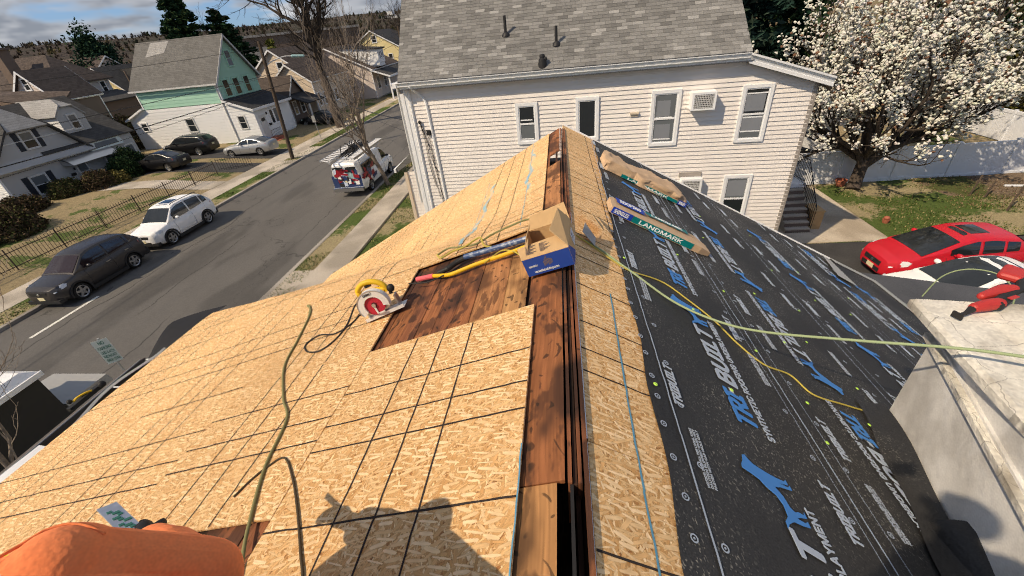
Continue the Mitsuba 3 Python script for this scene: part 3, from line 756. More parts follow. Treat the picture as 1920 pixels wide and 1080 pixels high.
add('flap_print', cat(*[pbox(B(.035, .02, bh + .009) + fu * (.095 - .0115 * i) + bex * (-.012 * 0 + .10 * j), bex * (.075 - .02 * ((i + j) % 3)), fu * .006, np.cross(bex, fu) * .0006) for i in range(8) for j in (0, 1)]), 'print_brown', bx)
wt = text('versatilebuilding.com', .016); wt = fit(wt, .17)
add('lettering', xf(wt, B(.055, -.003, .018), bex, uz, -bey), 'print_white', bx)
wt = fit(text('BUILDING PRODUCTS', .012), .06)
add('lettering', xf(wt, B(.03, -.003, .065), bex, uz, -bey), 'print_white', bx)
add('logo', cat(*[pbox(B(.135 + .008 * i, -.0032, .050 + .004 * ((i * 5) % 4)), bex * .005, uz * (.060 - .007 * abs(i - 3)), bey * .001) for i in range(8)]), 'print_brown', bx)


def wrapper(label, s0, s1, y0, dy, hh, crump, prints):
    W = thing('shingle_wrapper', label, 'paper wrapper', 'torn paper shingle wrappers on the black underlayment')
    def P(t, r):
        s = s0 + (s1 - s0) * t; q = r * 4
        if q < 1: a, h = 0., q
        elif q < 3: a, h = (q - 1) / 2, 1.
        else: a, h = 1., 4 - q
        n1 = meshkit.noise([[t * 7, r * 5, s0 * 10]])[0] - .5; n2 = meshkit.noise([[t * 19, r * 13, s0 * 10]])[0] - .5
        taper = np.interp(t, [0, .03, .88, 1], [.9, 1, 1, .62]); n1 = n1 if crump < .1 else .42 - abs(n1) * 2.2; n2 = n2 if crump < .1 else .3 - abs(n2) * 1.8
        return PR(s + n2 * crump * .3, y0 + dy * (.5 + (a - .5) * taper) + n1 * crump * .8, .03 + hh * h * taper * (1 + crump * 1.5 * (n1 + .6 * n2)) + crump * .35 * max(0, n1) * (h > .5))
    v, f = grid(P, np.linspace(0, 1, 34), np.linspace(0, 1, 21))
    cap = [np.arange(21), 33 * 21 + np.arange(21)]
    tri = [[c[0], c[i], c[i + 1]] for c in cap for i in range(1, 20)]
    v, f = cat((v, f), (v, np.array(tri)))
    add('wrap', (v, f), 'kraft', W, smooth=24 if crump > .1 else 12)
    SX, SY = np.array((C29, 0, -S29)), np.array((0, 1, 0))
    for face, t0, t1, r0, r1, mat, word, wmat in prints:
        if face == 'side':
            m = grid(lambda a, b: PR(s0 + (s1 - s0) * a, y0 - .006 + crump * .0, .034 + hh * b), np.linspace(t0, t1, 6), np.linspace(r0, r1, 2)); add('printed_band', m, mat, W)
            if word:
                tm = fit(text(word, .05), (s1 - s0) * (t1 - t0) * .72, hh * (r1 - r0) * .62)
                add('lettering', xf(tm, PR(s0 + (s1 - s0) * (t0 + (t1 - t0) * .10), y0 - .008, .034 + hh * (r0 + (r1 - r0) * .2)), SX, NR, -SY), wmat, W)
        else:
            zz = hh + .045 + crump * .05
            m = grid(lambda a, b: PR(s0 + (s1 - s0) * a, y0 + dy * b, zz), np.linspace(t0, t1, 6), np.linspace(r0, r1, 2)); add('printed_band', m, mat, W)
            if word:
                tm = fit(text(word, .05), (s1 - s0) * (t1 - t0) * .75, dy * (r1 - r0) * .5)
                add('lettering', xf(tm, PR(s0 + (s1 - s0) * (t0 + (t1 - t0) * .12), y0 + dy * (r0 + (r1 - r0) * .25), zz + .002), SX, SY, NR), wmat, W)
    return W


W1 = wrapper('flattened kraft shingle wrapper with a teal band reading LANDMARK, nearer of the two', .54, 1.74, 3.93, .30, .072, .012,
             [('side', .01, .20, .05, .98, 'wrap_blue', 'SHINGLES', 'print_white'), ('side', .205, .80, .05, .95, 'teal', 'LANDMARK', 'print_white'), ('top', .05, .33, .45, .98, 'wrap_blue', 'ROOFING', 'print_white'), ('top', .35, .78, .62, .95, 'teal', 'LANDMARK', 'print_white')])
add('printed_note', cat(*[pbox(PR(.9 + .11 * i, 4.02 + .03 * j, .134), PR(.97 + .11 * i, 4.02, .134) - PR(.9 + .11 * i, 4.02, .134), (0, .006, 0), NR * .001) for i in range(6) for j in range(3)]), 'print_brown', W1)
wrapper('crumpled kraft shingle wrapper lying near the far rake of the black slope', .66, 1.98, 5.66, .60, .11, .13,
        [('side', .20, .88, .02, .42, 'teal', 'LANDMARK', 'print_white'), ('side', .885, .985, .02, .6, 'wrap_blue', 'SHINGLES', 'print_white')])
# scrap of cardboard and foil behind the box
add('cardboard_scrap', cat(slab([PR(.20, 3.28, .16), PR(.36, 3.12, .10), PR(.40, 3.40, .05), PR(.22, 3.58, .09)], .004)), 'cardboard', label='bent cardboard scrap leaning behind the open box', cat='cardboard')
add('metal_scrap', cat(slab([PR(.16, 2.98, .08), PR(.29, 2.92, .035), PR(.31, 3.08, .04), PR(.18, 3.14, .10)], .003)), 'grey_metal', label='small bent grey metal scrap beside the open box', cat='scrap')


# bars
def onL(pts, o): return [(x, y, zl(x, y) + o + (e[0] if e else 0)) for x, y, *e in pts]
pb = thing('pry_bar', 'yellow pry bar with a pink grip lying on the old planks', 'pry bar')
add('grip', tube(curve(onL([(-1.27, 2.93), (-1.2, 2.91), (-1.10, 2.885)], .03), 5), .021, 10), 'grip_pink', pb)
add('shaft', tube(curve(onL([(-1.10, 2.885), (-1.0, 2.83), (-.9, 2.80), (-.7, 2.83), (-.45, 2.83), (-.26, 2.85)], .03), 6), .0165, 10), 'bar_yellow', pb)
sb = thing('flat_bar', 'blue steel tube tool with a black bent handle lying beside the yellow bar', 'roofing tool')
add('handle', tube(curve(onL([(-1.06, 2.90), (-.98, 2.92), (-.90, 3.0), (-.80, 3.03)], .035), 6), [.020] * 6 + [.024] * 6 + [.026] * 7, 10), 'tool_black', sb)
add('tube', tube(onL([(-.84, 3.02), (-.55, 2.985), (-.25, 2.95)], .045), .025, 12), 'tube_blue', sb)
# circular saw
sw = thing('circular_saw', 'yellow circular saw with a cream guard and red blade beside the open planks', 'saw')
sx = unit((.93, .20, .30)); sn = unit(NL - sx * np.dot(NL, sx) + np.array((0, .12, 0))); sn = unit(sn - sx * np.dot(sn, sx)); sy = np.cross(sn, sx)
SO = np.array((-1.535, 2.44, zl(-1.535, 2.44) + .03))
S_ = lambda a, b, c: SO + sx * a + sy * b + sn * c
add('shoe', cat(pbox(S_(-.01, -.02, 0), sx * .33, sy * .13, sn * .006), pbox(S_(-.01, -.02, .006), sx * .33, sy * .006, sn * .02)), 'tool_white', sw)
arc = lambda r0, r1, a0, a1, n=20: [(r1 * math.cos(t), r1 * math.sin(t)) for t in np.linspace(a0, a1, n)] + [(r0 * math.cos(t), r0 * math.sin(t)) for t in np.linspace(a1, a0, n)]
CC = S_(.125, .0, .115)
add('upper_guard', prism(arc(.072, .125, -.35, PI + .5), CC - sy * .0, sx, sn, .05), 'tool_white', sw)
add('guard_rim', tube([CC + sx * .124 * math.cos(t) + sn * .124 * math.sin(t) - sy * .052 for t in np.linspace(-.3, PI + .4, 24)], .004, 5), 'steel', sw)
add('lower_guard', cat(prism(arc(.022, .083, 0, 2 * PI - .01, 30), CC, sx, sn, .035)), 'blade_red', sw)
add('blade', prism(arc(.008, .112, PI + .3, 2 * PI - .2, 20), CC + sy * .01, sx, sn, .003), 'steel', sw)
add('blade_bolt', cyl(CC - sy * .05, CC + sy * .02, .016, 10), 'steel', sw)
add('lever', cat(pbox(CC - sy * .043 - sx * .01 - sn * .075, sx * .014, sy * .006, sn * .06), pbox(CC - sy * .043 + sx * .004 - sn * .082, sx * .05, sy * .006, sn * .012)), 'tool_white', sw)
add('motor', cat(lathe([(0, .02), (.055, .02), (.060, .06), (.056, .14), (.042, .17), (0, .175)], CC, sy, 16)), 'tool_yellow', sw, smooth=40)
add('handle', cat(tube(curve([S_(.03, .07, .17), S_(.02, .07, .235), S_(.08, .07, .275), S_(.16, .07, .265), S_(.22, .07, .215), S_(.235, .07, .15)], 6), [.022] * 31, 8), tube(curve([S_(.05, .07, .165), S_(.13, .07, .19), S_(.22, .07, .17)], 5), .024, 8)), 'tool_yellow', sw, smooth=50)
add('trigger', pbox(S_(.09, .062, .235), sx * .05, sy * .016, sn * .02), 'tool_black', sw)
add('front_knob', cat(ball(S_(.27, .06, .16), (.03, .03, .034)), cyl(S_(.25, .06, .12), S_(.27, .06, .16), .014)), 'tool_black', sw, smooth=True)
add('depth_bracket', cat(pbox(S_(.27, .02, .006), sx * .012, sy * .07, sn * .10), pbox(S_(.0, .03, .006), sx * .01, sy * .05, sn * .09)), 'steel', sw)
add('lettering', xf(fit(text('DEWALT', .018), .07), CC - sy * .052 - sx * .035 + sn * .090, sx, sn, -sy), 'tool_black', sw)


def rope(name, pts, r, mat, label, o=.02, n=8, catg='rope', parent=None):
    q = [(x, y, (zl(x, y) if x < XR else zr(x, y)) + (e[0] if e else 0) + o) for x, y, *e in pts]
    return add(name, tube(curve(q, n), r, 7), mat, parent, smooth=True, label=label, cat=catg)


rope('power_cord', [(-1.30, 2.81, .05), (-1.13, 2.76, .03), (-1.02, 2.79, .02), (-.93, 2.84, .02), (-.85, 2.90, .02)], .0055, 'cord', 'black cord running from the saw under the blue tube tool', catg='cord')
rope('power_cord', [(-1.50, 2.62, .10), (-1.74, 2.84, .03), (-1.87, 2.86), (-1.79, 2.53), (-1.80, 2.33), (-1.89, 2.23), (-2.04, 2.28), (-2.13, 2.40), (-2.05, 2.49), (-1.86, 2.43), (-1.74, 2.52), (-1.68, 2.77), (-1.55, 2.62, .08)], .006, 'cord', 'looped black cord beside the saw on the strand board', catg='cord')
rope('rope', [(-1.22, .40), (-1.33, .64), (-1.44, .82), (-1.61, 1.17), (-1.71, 1.52), (-1.9, 1.75), (-2.18, 2.16), (-2.3, 2.54), (-2.47, 3.02), (-2.63, 3.22), (-2.56, 3.16), (-2.42, 2.9)], .0085, 'rope_green', 'olive green rope trailing across the strand board beside the worker', .022)
rope('rope', [(-1.70, 1.02), (-1.66, 1.10), (-1.60, 1.17), (-1.51, 1.21), (-1.36, 1.07), (-1.21, .89), (-1.06, .69), (-.98, .58), (-.9, .4)], .0055, 'cord_brown', 'thin dark rope looping back beside the olive rope', .02)
rope('rope', [(-1.17, 3.28, .03), (-1.08, 3.36, .03), (-.97, 3.30, .03), (-.78, 3.22, .03), (-.62, 3.30, .04), (-.45, 3.29, .06), (-.30, 3.24, .08), (-.12, 3.12, .06), (.05, 2.98, .06)], .009, 'rope_green', 'olive rope gathered along the top of the open planks', .02)
rope('rope', [(-1.17, 3.28, .03), (-1.10, 3.18, .03), (-1.0, 3.24, .03), (-.88, 3.22, .04), (-.75, 3.30, .05), (-.68, 3.12, .03), (-.60, 3.05, .02)], .008, 'rope_yellow', 'pale yellow rope knotted over the olive rope', .02)
rope('rope', [(-.62, 2.78, .02), (-.5, 2.90, .02), (-.38, 2.80, .02), (-.28, 2.62, .02), (-.2, 2.6, .02)], .006, 'rope_yellow', 'short yellow rope end lying beside the box', .02)
rope('string', [(.10, 2.98), (.2, 2.92), (.35, 2.82), (.49, 2.76), (.76, 2.82), (.94, 2.70), (1.10, 2.54), (1.20, 2.35), (1.34, 2.21), (1.54, 2.22), (1.64, 2.09), (1.9, 2.13), (2.10, 2.17), (2.20, 2.20)], .0055, 'rope_yellow', 'thin yellow rope running down the black underlayment to the chimney', .034)
q = [np.array(p) for p in ((.05, 2.98, 6.90), (.2, 2.97, 6.86), (.49, 2.76, 6.72), (.78, 2.53, 6.58), (1.03, 2.33, 6.55), (1.25, 2.15, 6.60), (1.60, 1.90, 6.74), (2.0, 1.66, 6.87), (2.4, 1.44, 6.90), (3.0, 1.1, 6.85))]
add('rope', tube(curve(q, 8), .0080, 8), 'rope_pale', smooth=True, label='pale green safety rope stretched over the black slope towards the chimney', cat='rope')
add('wire', tube(curve([(3.55, 3.75, 5.7), (3.6, 3.72, 5.95), (3.72, 3.65, 6.07), (3.9, 3.55, 6.06), (4.02, 3.45, 5.9), (4.05, 3.42, 5.6)], 6), .006, 5), 'rope_pale', smooth=True, label='thin green wire arching up behind the chimney', cat='wire')
# reciprocating saw on the chimney cap
rs = thing('reciprocating_saw', 'red and black cordless reciprocating saw lying on the chimney cap', 'saw')
rx = unit((.78, .30, 0)); ry = np.array((-rx[1], rx[0], 0)); Rp = lambda a, b, c: np.array((2.20, 2.07, 6.755)) + rx * a + ry * b + np.array((0, 0, c * .78))
blob = lambda pts, r: hull(np.vstack([ball(p, q, 1)[0] for p, q in zip(pts, np.broadcast_to(np.array(r) * .74, (len(pts),)))]))
add('blade_clamp', cat(blob([Rp(.02, -.01, .035), Rp(.09, 0, .05)], [.012, .028]), pbox(Rp(-.03, -.03, .012), rx * .012, ry * .05, (0, 0, .035)), pbox(Rp(-.02, -.012, .03), rx * .06, ry * .012, (0, 0, .012))), 'tool_black', rs, smooth=18)
add('gear_case', blob([Rp(.10, 0, .055), Rp(.19, -.01, .055), Rp(.25, -.02, .055)], [.036, .047, .043]), 'tool_red', rs, smooth=18)
add('motor_grip', blob([Rp(.23, -.02, .05), Rp(.33, .0, .052)], [.047, .044]), 'tool_black', rs, smooth=18)
add('body', blob([Rp(.24, .055, .06), Rp(.40, .06, .062), Rp(.46, .04, .06)], [.030, .040, .036]), 'tool_red', rs, smooth=18)
add('handle', cat(blob([Rp(.36, .01, .05), Rp(.50, .03, .05)], [.030, .028]), blob([Rp(.50, .03, .05), Rp(.62, .09, .05)], [.028, .03])), 'tool_black', rs, smooth=18)
add('battery', blob([Rp(.58, .16, .055), Rp(.70, .20, .055), Rp(.70, .12, .055), Rp(.60, .10, .055)], .034), 'tool_red', rs, smooth=18)
add('badge', pbox(Rp(.28, -.046, .095), rx * .06, ry * .02, (0, 0, .006)), 'tool_red', rs)
# ladder at the eave
ld = thing('ladder', 'black ladder leaning on the left eave with a yellow bracket at its top', 'ladder')
l0, l1 = np.array((-7.1, 2.62, .02)), np.array((-5.50, 2.62, 5.22)); lw = np.array((0, .36, 0))
for k in (0, 1): add('rail', tube([l0 + lw * k, l1 + lw * k], .03, 6), 'ladder_black', ld)
for t in np.linspace(.04, .97, 18): add('rung', tube([l0 + (l1 - l0) * t, l0 + (l1 - l0) * t + lw], .017, 6), 'ladder_black', ld)
add('standoff', cat(tube(curve([l1 + (-.09, .10, .0), l1 + (-.06, .13, .03), l1 + (-.02, .2, .035), l1 + (.0, .25, .02)], 5), .013, 8)), 'bar_yellow', ld)
add('standoff_foot', cat(ball(l1 + (-.11, .08, .02), (.025, .025, .03), 1), ball(l1 + (.05, .34, .03), (.035, .04, .045), 1), pbox(l1 + (-.04, -.02, -.03), (.05, 0, 0), (0, .4, 0), (0, 0, .05))), 'ladder_black', ld)


# ---------------------------------------------------------------- people
def flesh(bones, edge=.03, smooth=8):
    ms = []
    for a, ra, b, rb in bones:
        ms.append(m3.Manifold.hull_points(np.vstack([ball(a, ra, 2)[0], ball(b, rb, 2)[0]])))
    m = ms[0]
    for q in ms[1:]: m = m + q
    m = m.refine_to_length(edge); v, f = vf(m)
    t = trimesh.Trimesh(v, f, process=True); trimesh.smoothing.filter_taubin(t, iterations=smooth)
    return np.array(t.vertices), np.array(t.faces)


def hand(o, d, up, side, s=1.0, curl=.6):
    d, up = unit(d), unit(up); lat = np.cross(d, up) * side; b = []
    palm = o + d * .045 * s
    b.append((o, .026 * s, palm + lat * .02 * s, .022 * s)); b.append((o, .026 * s, palm - lat * .022 * s, .021 * s)); b.append((palm + lat * .02 * s, .021 * s, palm - lat * .022 * s, .02 * s))
    for i, (off, ln) in enumerate(((.030, .070), (.010, .078), (-.011, .073), (-.031, .058))):
        p = palm + lat * off * s + d * .025 * s; dd = d
        for j, fr in enumerate((.45, .32, .23)):
            dd = unit(dd - up * curl * (.5 + .45 * j)); q = p + dd * ln * fr * s; b.append((p, (.0105 - .001 * j) * s, q, (.0095 - .001 * j) * s)); p = q
    p = o + lat * .026 * s + d * .012 * s; q = p + unit(lat + d * .7 - up * .3) * .038 * s; r = q + unit(lat * .3 + d - up * .5) * .03 * s
    b += [(p, .015 * s, q, .012 * s), (q, .012 * s, r, .0095 * s)]
    return b


def V(*a): return np.array(a, float)


pel, wai, che = V(-.70, .13, 7.35), V(-.87, .16, 7.42), V(-1.10, .16, 7.47)
shR, elR, haR = V(-1.04, .285, 7.53), V(-.90, .375, 7.33), V(-1.27, .50, 7.21)
shL, elL, haL = V(-1.20, .02, 7.56), V(-1.48, -.10, 7.32), V(-1.66, .08, 7.05)
hd = V(-1.50, .04, 7.60)
kR, kL, fR, fL = V(-1.06, .20, 6.90), V(-1.06, -.06, 6.88), V(-.58, .20, 6.99), V(-.58, -.06, 6.98)
body = [(pel, .15, wai, .135), (wai, .135, che, .16), (che, .12, hd - V(.0, 0, .04) + V(.09, .02, -.05), .06), (hd, .095, hd + V(-.03, 0, -.06), .075), (hd + V(-.10, 0, -.03), .018, hd + V(-.08, 0, 0), .03),
        (che, .13, shR, .07), (shR, .065, elR, .045), (elR, .045, haR, .03), (che, .13, shL, .07), (shL, .065, elL, .045), (elL, .045, haL, .03),
        (pel + V(0, .08, 0), .12, kR, .07), (kR, .07, fR, .05), (pel - V(0, .08, 0), .12, kL, .07), (kL, .07, fL, .05), (fR, .045, fR + V(.12, 0, -.03), .035), (fL, .045, fL + V(.12, 0, -.03), .035)]
pk = add('person', flesh(body, .05), 'skin', smooth=True, label='person in an orange sweatshirt and black gloves kneeling at the lower left', cat='person')
sv, sf = flesh([(pel + V(.06, 0, .0), .165, wai, .165), (wai, .165, che, .19), (che, .15, shR, .105), (shR, .10, elR, .088), (elR, .088, haR + (elR - haR) * .22, .055), (che, .15, shL, .105), (shL, .10, elL, .08), (elL, .08, haL + (elL - haL) * .12, .05), (che + V(-.08, 0, .06), .13, hd + V(.13, .02, -.02), .10)], .016, 6)
nrm = trimesh.Trimesh(sv, sf, process=False).vertex_normals
ph_ = 15 * (sv[:, 1] * .9 + sv[:, 2] * .8) + 5.0 * meshkit.noise(sv * (2.2, 3, 3)) + 5 * sv[:, 0]
fold = .011 * (1 - np.abs(np.sin(ph_))) ** 1.6 * (.3 + 1.1 * meshkit.noise(sv * 3 + 3)) + .016 * (meshkit.noise(sv * 4) - .5) + .003 * (meshkit.noise(sv * 20) - .5)
sv = sv + nrm * fold[:, None]
add('sweatshirt', (sv, sf), 'fleece', pk, smooth=True)
from scipy.spatial import cKDTree
kd_ = cKDTree(sv); nr2 = trimesh.Trimesh(sv, sf, process=False).vertex_normals
def snap(pts, off):
    d, i = kd_.query(pts); return sv[i] + nr2[i] * off
add('seam', tube(curve(snap(curve([shR + V(.10, .10, .06), shR + V(.0, .09, .09), shR + V(-.06, .03, .12), che + V(.02, -.02, .22)], 6), .001)[::3], 4), .0035, 5), 'fleece', pk, smooth=True)
add('piping', tube(curve(snap(curve([che + V(-.02, .20, .05), che + V(-.12, .15, .08), che + V(-.22, .13, .10), hd + V(.10, .14, .0)], 6), .004)[::3], 4), .010, 5), 'hi_vis', pk, smooth=True)
add('trousers', flesh([(pel + V(.04, 0, -.02), .16, pel, .15), (pel + V(0, .08, -.02), .135, kR, .09), (kR, .09, fR, .065), (pel - V(0, .08, .02), .135, kL, .09), (kL, .09, fL, .065)], .04), 'jeans', pk, smooth=True)
add('glove', flesh(hand(haR, (-.85, .35, -.2), (.2, .2, 1), 1, 1.15, .75), .012, 3), 'tool_black', pk, smooth=True)
add('glove', flesh(hand(haL, (-.6, .3, -.7), (-.2, 0, 1), -1, 1.15, .5), .012, 3), 'tool_black', pk, smooth=True)
add('hair', flesh([(hd + V(.01, 0, .02), .098, hd + V(.03, 0, .0), .095)], .03), 'hair', pk, smooth=True)
sq = thing('steel_square', 'worn steel rafter square with green marks held in a black glove', 'square')
a_, b_ = V(-1.50, .575, 7.215), V(-1.24, .465, 7.24); t_ = unit(b_ - a_); w_ = unit(V(.30, .62, -.35) - t_ * np.dot(V(.30, .62, -.35), t_))
add('blade', pbox(a_, b_ - a_, w_ * .048, np.cross(t_, w_) * .004), 'tool_steel', sq)
add('green_mark', cat(*[pbox(a_ + t_ * (.045 + .016 * i) + w_ * (.010 + .008 * (i % 3)) - np.cross(t_, w_) * .0008 * np.sign(np.cross(t_, w_)[2]) * -1, t_ * .012, w_ * (.012 + .006 * (i % 2)), np.cross(t_, w_) * .0056) for i in range(11)]), 'sign_green', sq)
# the photographer, behind the lens; only the shadow is seen
o = V(0, -.06, 0)
pel, che, hd = V(-.04, -.58, 7.86), V(-.03, -.50, 8.22), V(-.02, -.40, 8.60)
shR, elR, haR, shL, elL, haL = V(.16, -.48, 8.34), V(.30, -.36, 8.10), V(.10, -.22, 8.30), V(-.21, -.48, 8.34), V(-.36, -.45, 8.08), V(-.30, -.30, 7.86)
kR, fR, kL, fL = V(.20, -.40, 7.44), V(.26, -.50, 6.98), V(-.26, -.40, 7.44), V(-.30, -.50, 7.02)
ph = add('person', flesh([(pel, .15, che, .16), (che, .10, hd - V(0, 0, .12), .06), (hd, .095, hd + V(0, .03, -.07), .07), (hd + V(0, .11, -.02), .015, hd + V(0, .09, 0), .03), (che, .14, shR, .07), (shR, .062, elR, .045), (elR, .045, haR, .03), (che, .14, shL, .07), (shL, .062, elL, .045), (elL, .045, haL, .03),
        (pel + V(.08, 0, 0), .12, kR, .075), (kR, .07, fR, .05), (pel - V(.08, 0, 0), .12, kL, .075), (kL, .07, fL, .05), (fR, .045, fR + V(.03, .16, -.03), .04), (fL, .045, fL + V(-.03, .16, -.03), .04)] + hand(haR, (-.55, .35, .75), (.2, -.6, .6), -1, .85, .4), .03), 'skin', smooth=True, label='person standing astride the ridge at the near end and holding a phone', cat='person')
add('jacket', flesh([(pel, .165, che, .185), (che, .155, shR, .09), (shR, .082, elR, .065), (elR, .062, haR + (elR - haR) * .2, .045), (che, .155, shL, .09), (shL, .082, elL, .065), (elL, .062, haL + (elL - haL) * .1, .045)], .03), 'jeans', ph, smooth=True)
add('trousers', flesh([(pel + V(.08, 0, 0), .14, kR, .095), (kR, .09, fR, .07), (pel - V(.08, 0, 0), .14, kL, .095), (kL, .09, fL, .07)], .03), 'tool_black', ph, smooth=True)
pc = CAM - FWD * .026
add('phone', pbox(pc - RIGHT * .075 + DOWN * .036, RIGHT * .15, -DOWN * .072, -FWD * .009), 'tool_black', label='black phone held up by the person at the near end of the ridge', cat='phone')


# ---------------------------------------------------------------- building kit
def WALL(p0, d):
    p0, d = np.array([p0[0], p0[1], 0.]), unit([*d[:2], 0]); n = np.array((d[1], -d[0], 0.))
    return lambda u, z, o=0.: p0 + d * u + n * o + np.array((0, 0, z)), d, n


def span(poly, z):
    xs = []
    for (a, b), (c, e) in zip(poly, poly[1:] + poly[:1]):
        if (b - z) * (e - z) <= 0 and b != e: xs.append(a + (c - a) * (z - b) / (e - b))
        elif b == z: xs.append(a)
    return (min(xs), max(xs)) if xs else None


def clap(Wf, poly, ex=.14, proud=.030):
    z0, z1 = min(p[1] for p in poly), max(p[1] for p in poly); ms = []
    for z in np.arange(z0, z1 - .01, ex):
        t = min(z + ex, z1 - .001); a, b = span(poly, z + .001), span(poly, t)
        if not a or not b: continue
        l0, r0, l1, r1 = a[0], a[1], max(b[0], a[0] - 9), min(b[1], a[1] + 9)
        ms.append(hexa([Wf(l0, z, -.02), Wf(r0, z, -.02), Wf(r0, z, proud), Wf(l0, z, proud)], [Wf(l1, t, -.02), Wf(r1, t, -.02), Wf(r1, t, .002), Wf(l1, t, .002)]))
    return ms


def wbox(Wf, u0, u1, z0, z1, o0, o1):
    return hexa([Wf(u0, z0, o0), Wf(u0, z0, o1), Wf(u1, z0, o1), Wf(u1, z0, o0)], [Wf(u0, z1, o0), Wf(u0, z1, o1), Wf(u1, z1, o1), Wf(u1, z1, o0)])


def window(par, Wf, u0, u1, z0, z1, trim='trim_white', glass=('glass_dark', 'glass_dark'), cs=.09, sub=True, rail=True, label=None):
    a, b, c, d = u0 + cs, u1 - cs, z0 + cs, z1 - cs; m = (c + d) / 2
    fr = [wbox(Wf, u0, a, z0, z1, 0, .075), wbox(Wf, b, u1, z0, z1, 0, .075), wbox(Wf, a, b, z0, c, 0, .08), wbox(Wf, a, b, d, z1, 0, .075)]
    s = .035
    fr += [wbox(Wf, a, a + s, c, d, 0, .055), wbox(Wf, b - s, b, c, d, 0, .055), wbox(Wf, a + s, b - s, c, c + s, 0, .055), wbox(Wf, a + s, b - s, d - s, d, 0, .055)]
    if rail: fr.append(wbox(Wf, a + s, b - s, m - .025, m + .025, 0, .062))
    w = add('window', cat(*fr), trim, par, label=label)
    if rail:
        for k, (e, f) in enumerate(((m + .025, d - s), (c + s, m - .025))): add('pane', wbox(Wf, a + s, b - s, e, f, .0, .041), glass[k % len(glass)], w)
    else: add('pane', wbox(Wf, a + s, b - s, c + s, d - s, .0, .041), glass[0], w)
    return w


def gable(name, label, x0, x1, y0, y1, z0, ze, zr_, axis, wall, roof, trim='trim_white', over=.3, ex=.14, th=.12, cat_='house', group=None, base='curb', fascia=True):
    h = thing(name, label, cat_, group)
    add('foundation', box(x0 + .03, x1 - .03, y0 + .03, y1 - .03, -.3, z0), base, h)
    Ws = {'S': WALL((x0, y0), (1, 0, 0)), 'N': WALL((x1, y1), (-1, 0, 0)), 'E': WALL((x1, y0), (0, 1, 0)), 'W': WALL((x0, y1), (0, -1, 0))}
    for k, (Wf, d, n) in Ws.items():
        L = (x1 - x0) if k in 'SN' else (y1 - y0)
        g = (k in 'EW') == (axis == 'x')
        poly = [(0, z0), (L, z0), (L, ze), (L / 2, zr_), (0, ze)] if g else [(0, z0), (L, z0), (L, ze), (0, ze)]
        add('wall', cat(*clap(Wf, poly, ex)), wall if isinstance(wall, str) else wall.get(k, wall['*']), h)
    c = 'corner_board'
    add(c, cat(*[box(a - .045, a + .045, b - .045, b + .045, z0, ze - .02) for a, b in ((x0, y0), (x1, y0), (x1, y1), (x0, y1))]), trim, h)
    gx = (x0 + x1) / 2; gy = (y0 + y1) / 2; o = over
    if axis == 'x':
        sl = (zr_ - ze) / (gy - y0); e = ze - sl * o
        A = [[(x0 - o, y0 - o, e), (x1 + o, y0 - o, e), (x1 + o, gy, zr_), (x0 - o, gy, zr_)], [(x1 + o, y1 + o, e), (x0 - o, y1 + o, e), (x0 - o, gy, zr_), (x1 + o, gy, zr_)]]
    else:
        sl = (zr_ - ze) / (gx - x0); e = ze - sl * o
        A = [[(x0 - o, y1 + o, e), (x0 - o, y0 - o, e), (gx, y0 - o, zr_), (gx, y1 + o, zr_)], [(x1 + o, y0 - o, e), (x1 + o, y1 + o, e), (gx, y1 + o, zr_), (gx, y0 - o, zr_)]]
    up = np.array((0, 0, th))
    for p in A:
        q = np.array(p) + up
        r = add('roof', slab(q, th), roof, h)
        if fascia:
            n = unit(np.cross(q[1] - q[0], q[2] - q[0])); t = .03; ms = []
            for i, j in ((0, 1), (1, 2), (3, 0)):
                dd = unit(q[j] - q[i]); outw = unit(np.cross(dd, n))
                ms.append(pbox(q[i] - n * (th + .06) + outw * .003, q[j] - q[i], outw * t, n * (th + .045)))
            add('fascia', cat(*ms), trim, r)
    return h, Ws


def gutter_prof(Wf, u0, u1, z, o0, mat, par, name='gutter'):
    pr = [(o0, z - .13), (o0 + .085, z - .13), (o0 + .095, z - .112), (o0 + .088, z - .105), (o0 + .135, z - .012), (o0 + .15, z - .012), (o0 + .15, z), (o0 + .115, z), (o0 + .115, z - .02), (o0 + .08, z - .09), (o0 + .02, z - .11), (o0 + .012, z), (o0, z)]
    n = len(pr); v = np.array([Wf(u, q, o) for u in (u0, u1) for o, q in pr]); i = np.arange(n)
    return add(name, (v, np.stack([i, (i + 1) % n, (i + 1) % n + n, i + n], 1)), mat, par)


# ---------------------------------------------------------------- the cream house beyond the rake
N = thing('cream_house', 'cream clapboard house with a grey shingle roof standing behind the far rake', 'house')
Wn, wd, wn = WALL((1, 13.8), (.9982, -.06, 0))
backp = -wn
UL, UR, UK = -5.93, 6.14, 4.17
wl = add('wall', wbox(Wn, UL, UR, .0, 6.15, -.15, -.022), 'siding_cream', N)
add('wall', cat(wbox(Wn, UL, UK, 6.15, 6.86, -.15, -.022), wbox(Wn, UL, UL + .13, 0, 6.86, -8.8, -.151), wbox(Wn, UR - .13, UR, 0, 6.15, -8.8, -.151), wbox(Wn, UL, UR, 0, 6.1, -8.95, -8.801)), 'siding_cream', N)
z = .35
while z < 6.84:
    t = min(z + .127, 6.855); rt = lambda q: min(UR, UK + (6.86 - q) * (6.29 - 4.17) / (6.87 - 6.18) - .06)
    for a, b in ((UL + .05, rt(z)),):
        add('siding_board', hexa([Wn(a, z, -.02), Wn(b, z, -.02), Wn(b, z, .034), Wn(a, z, .034)], [Wn(a, t, -.02), Wn(rt(t), t, -.02), Wn(rt(t), t, .003), Wn(a, t, .003)]), 'siding_cream', wl)
    z += .127
add('foundation', wbox(Wn, UL, UR, -.2, .35, -.3, -.0), 'curb', N)
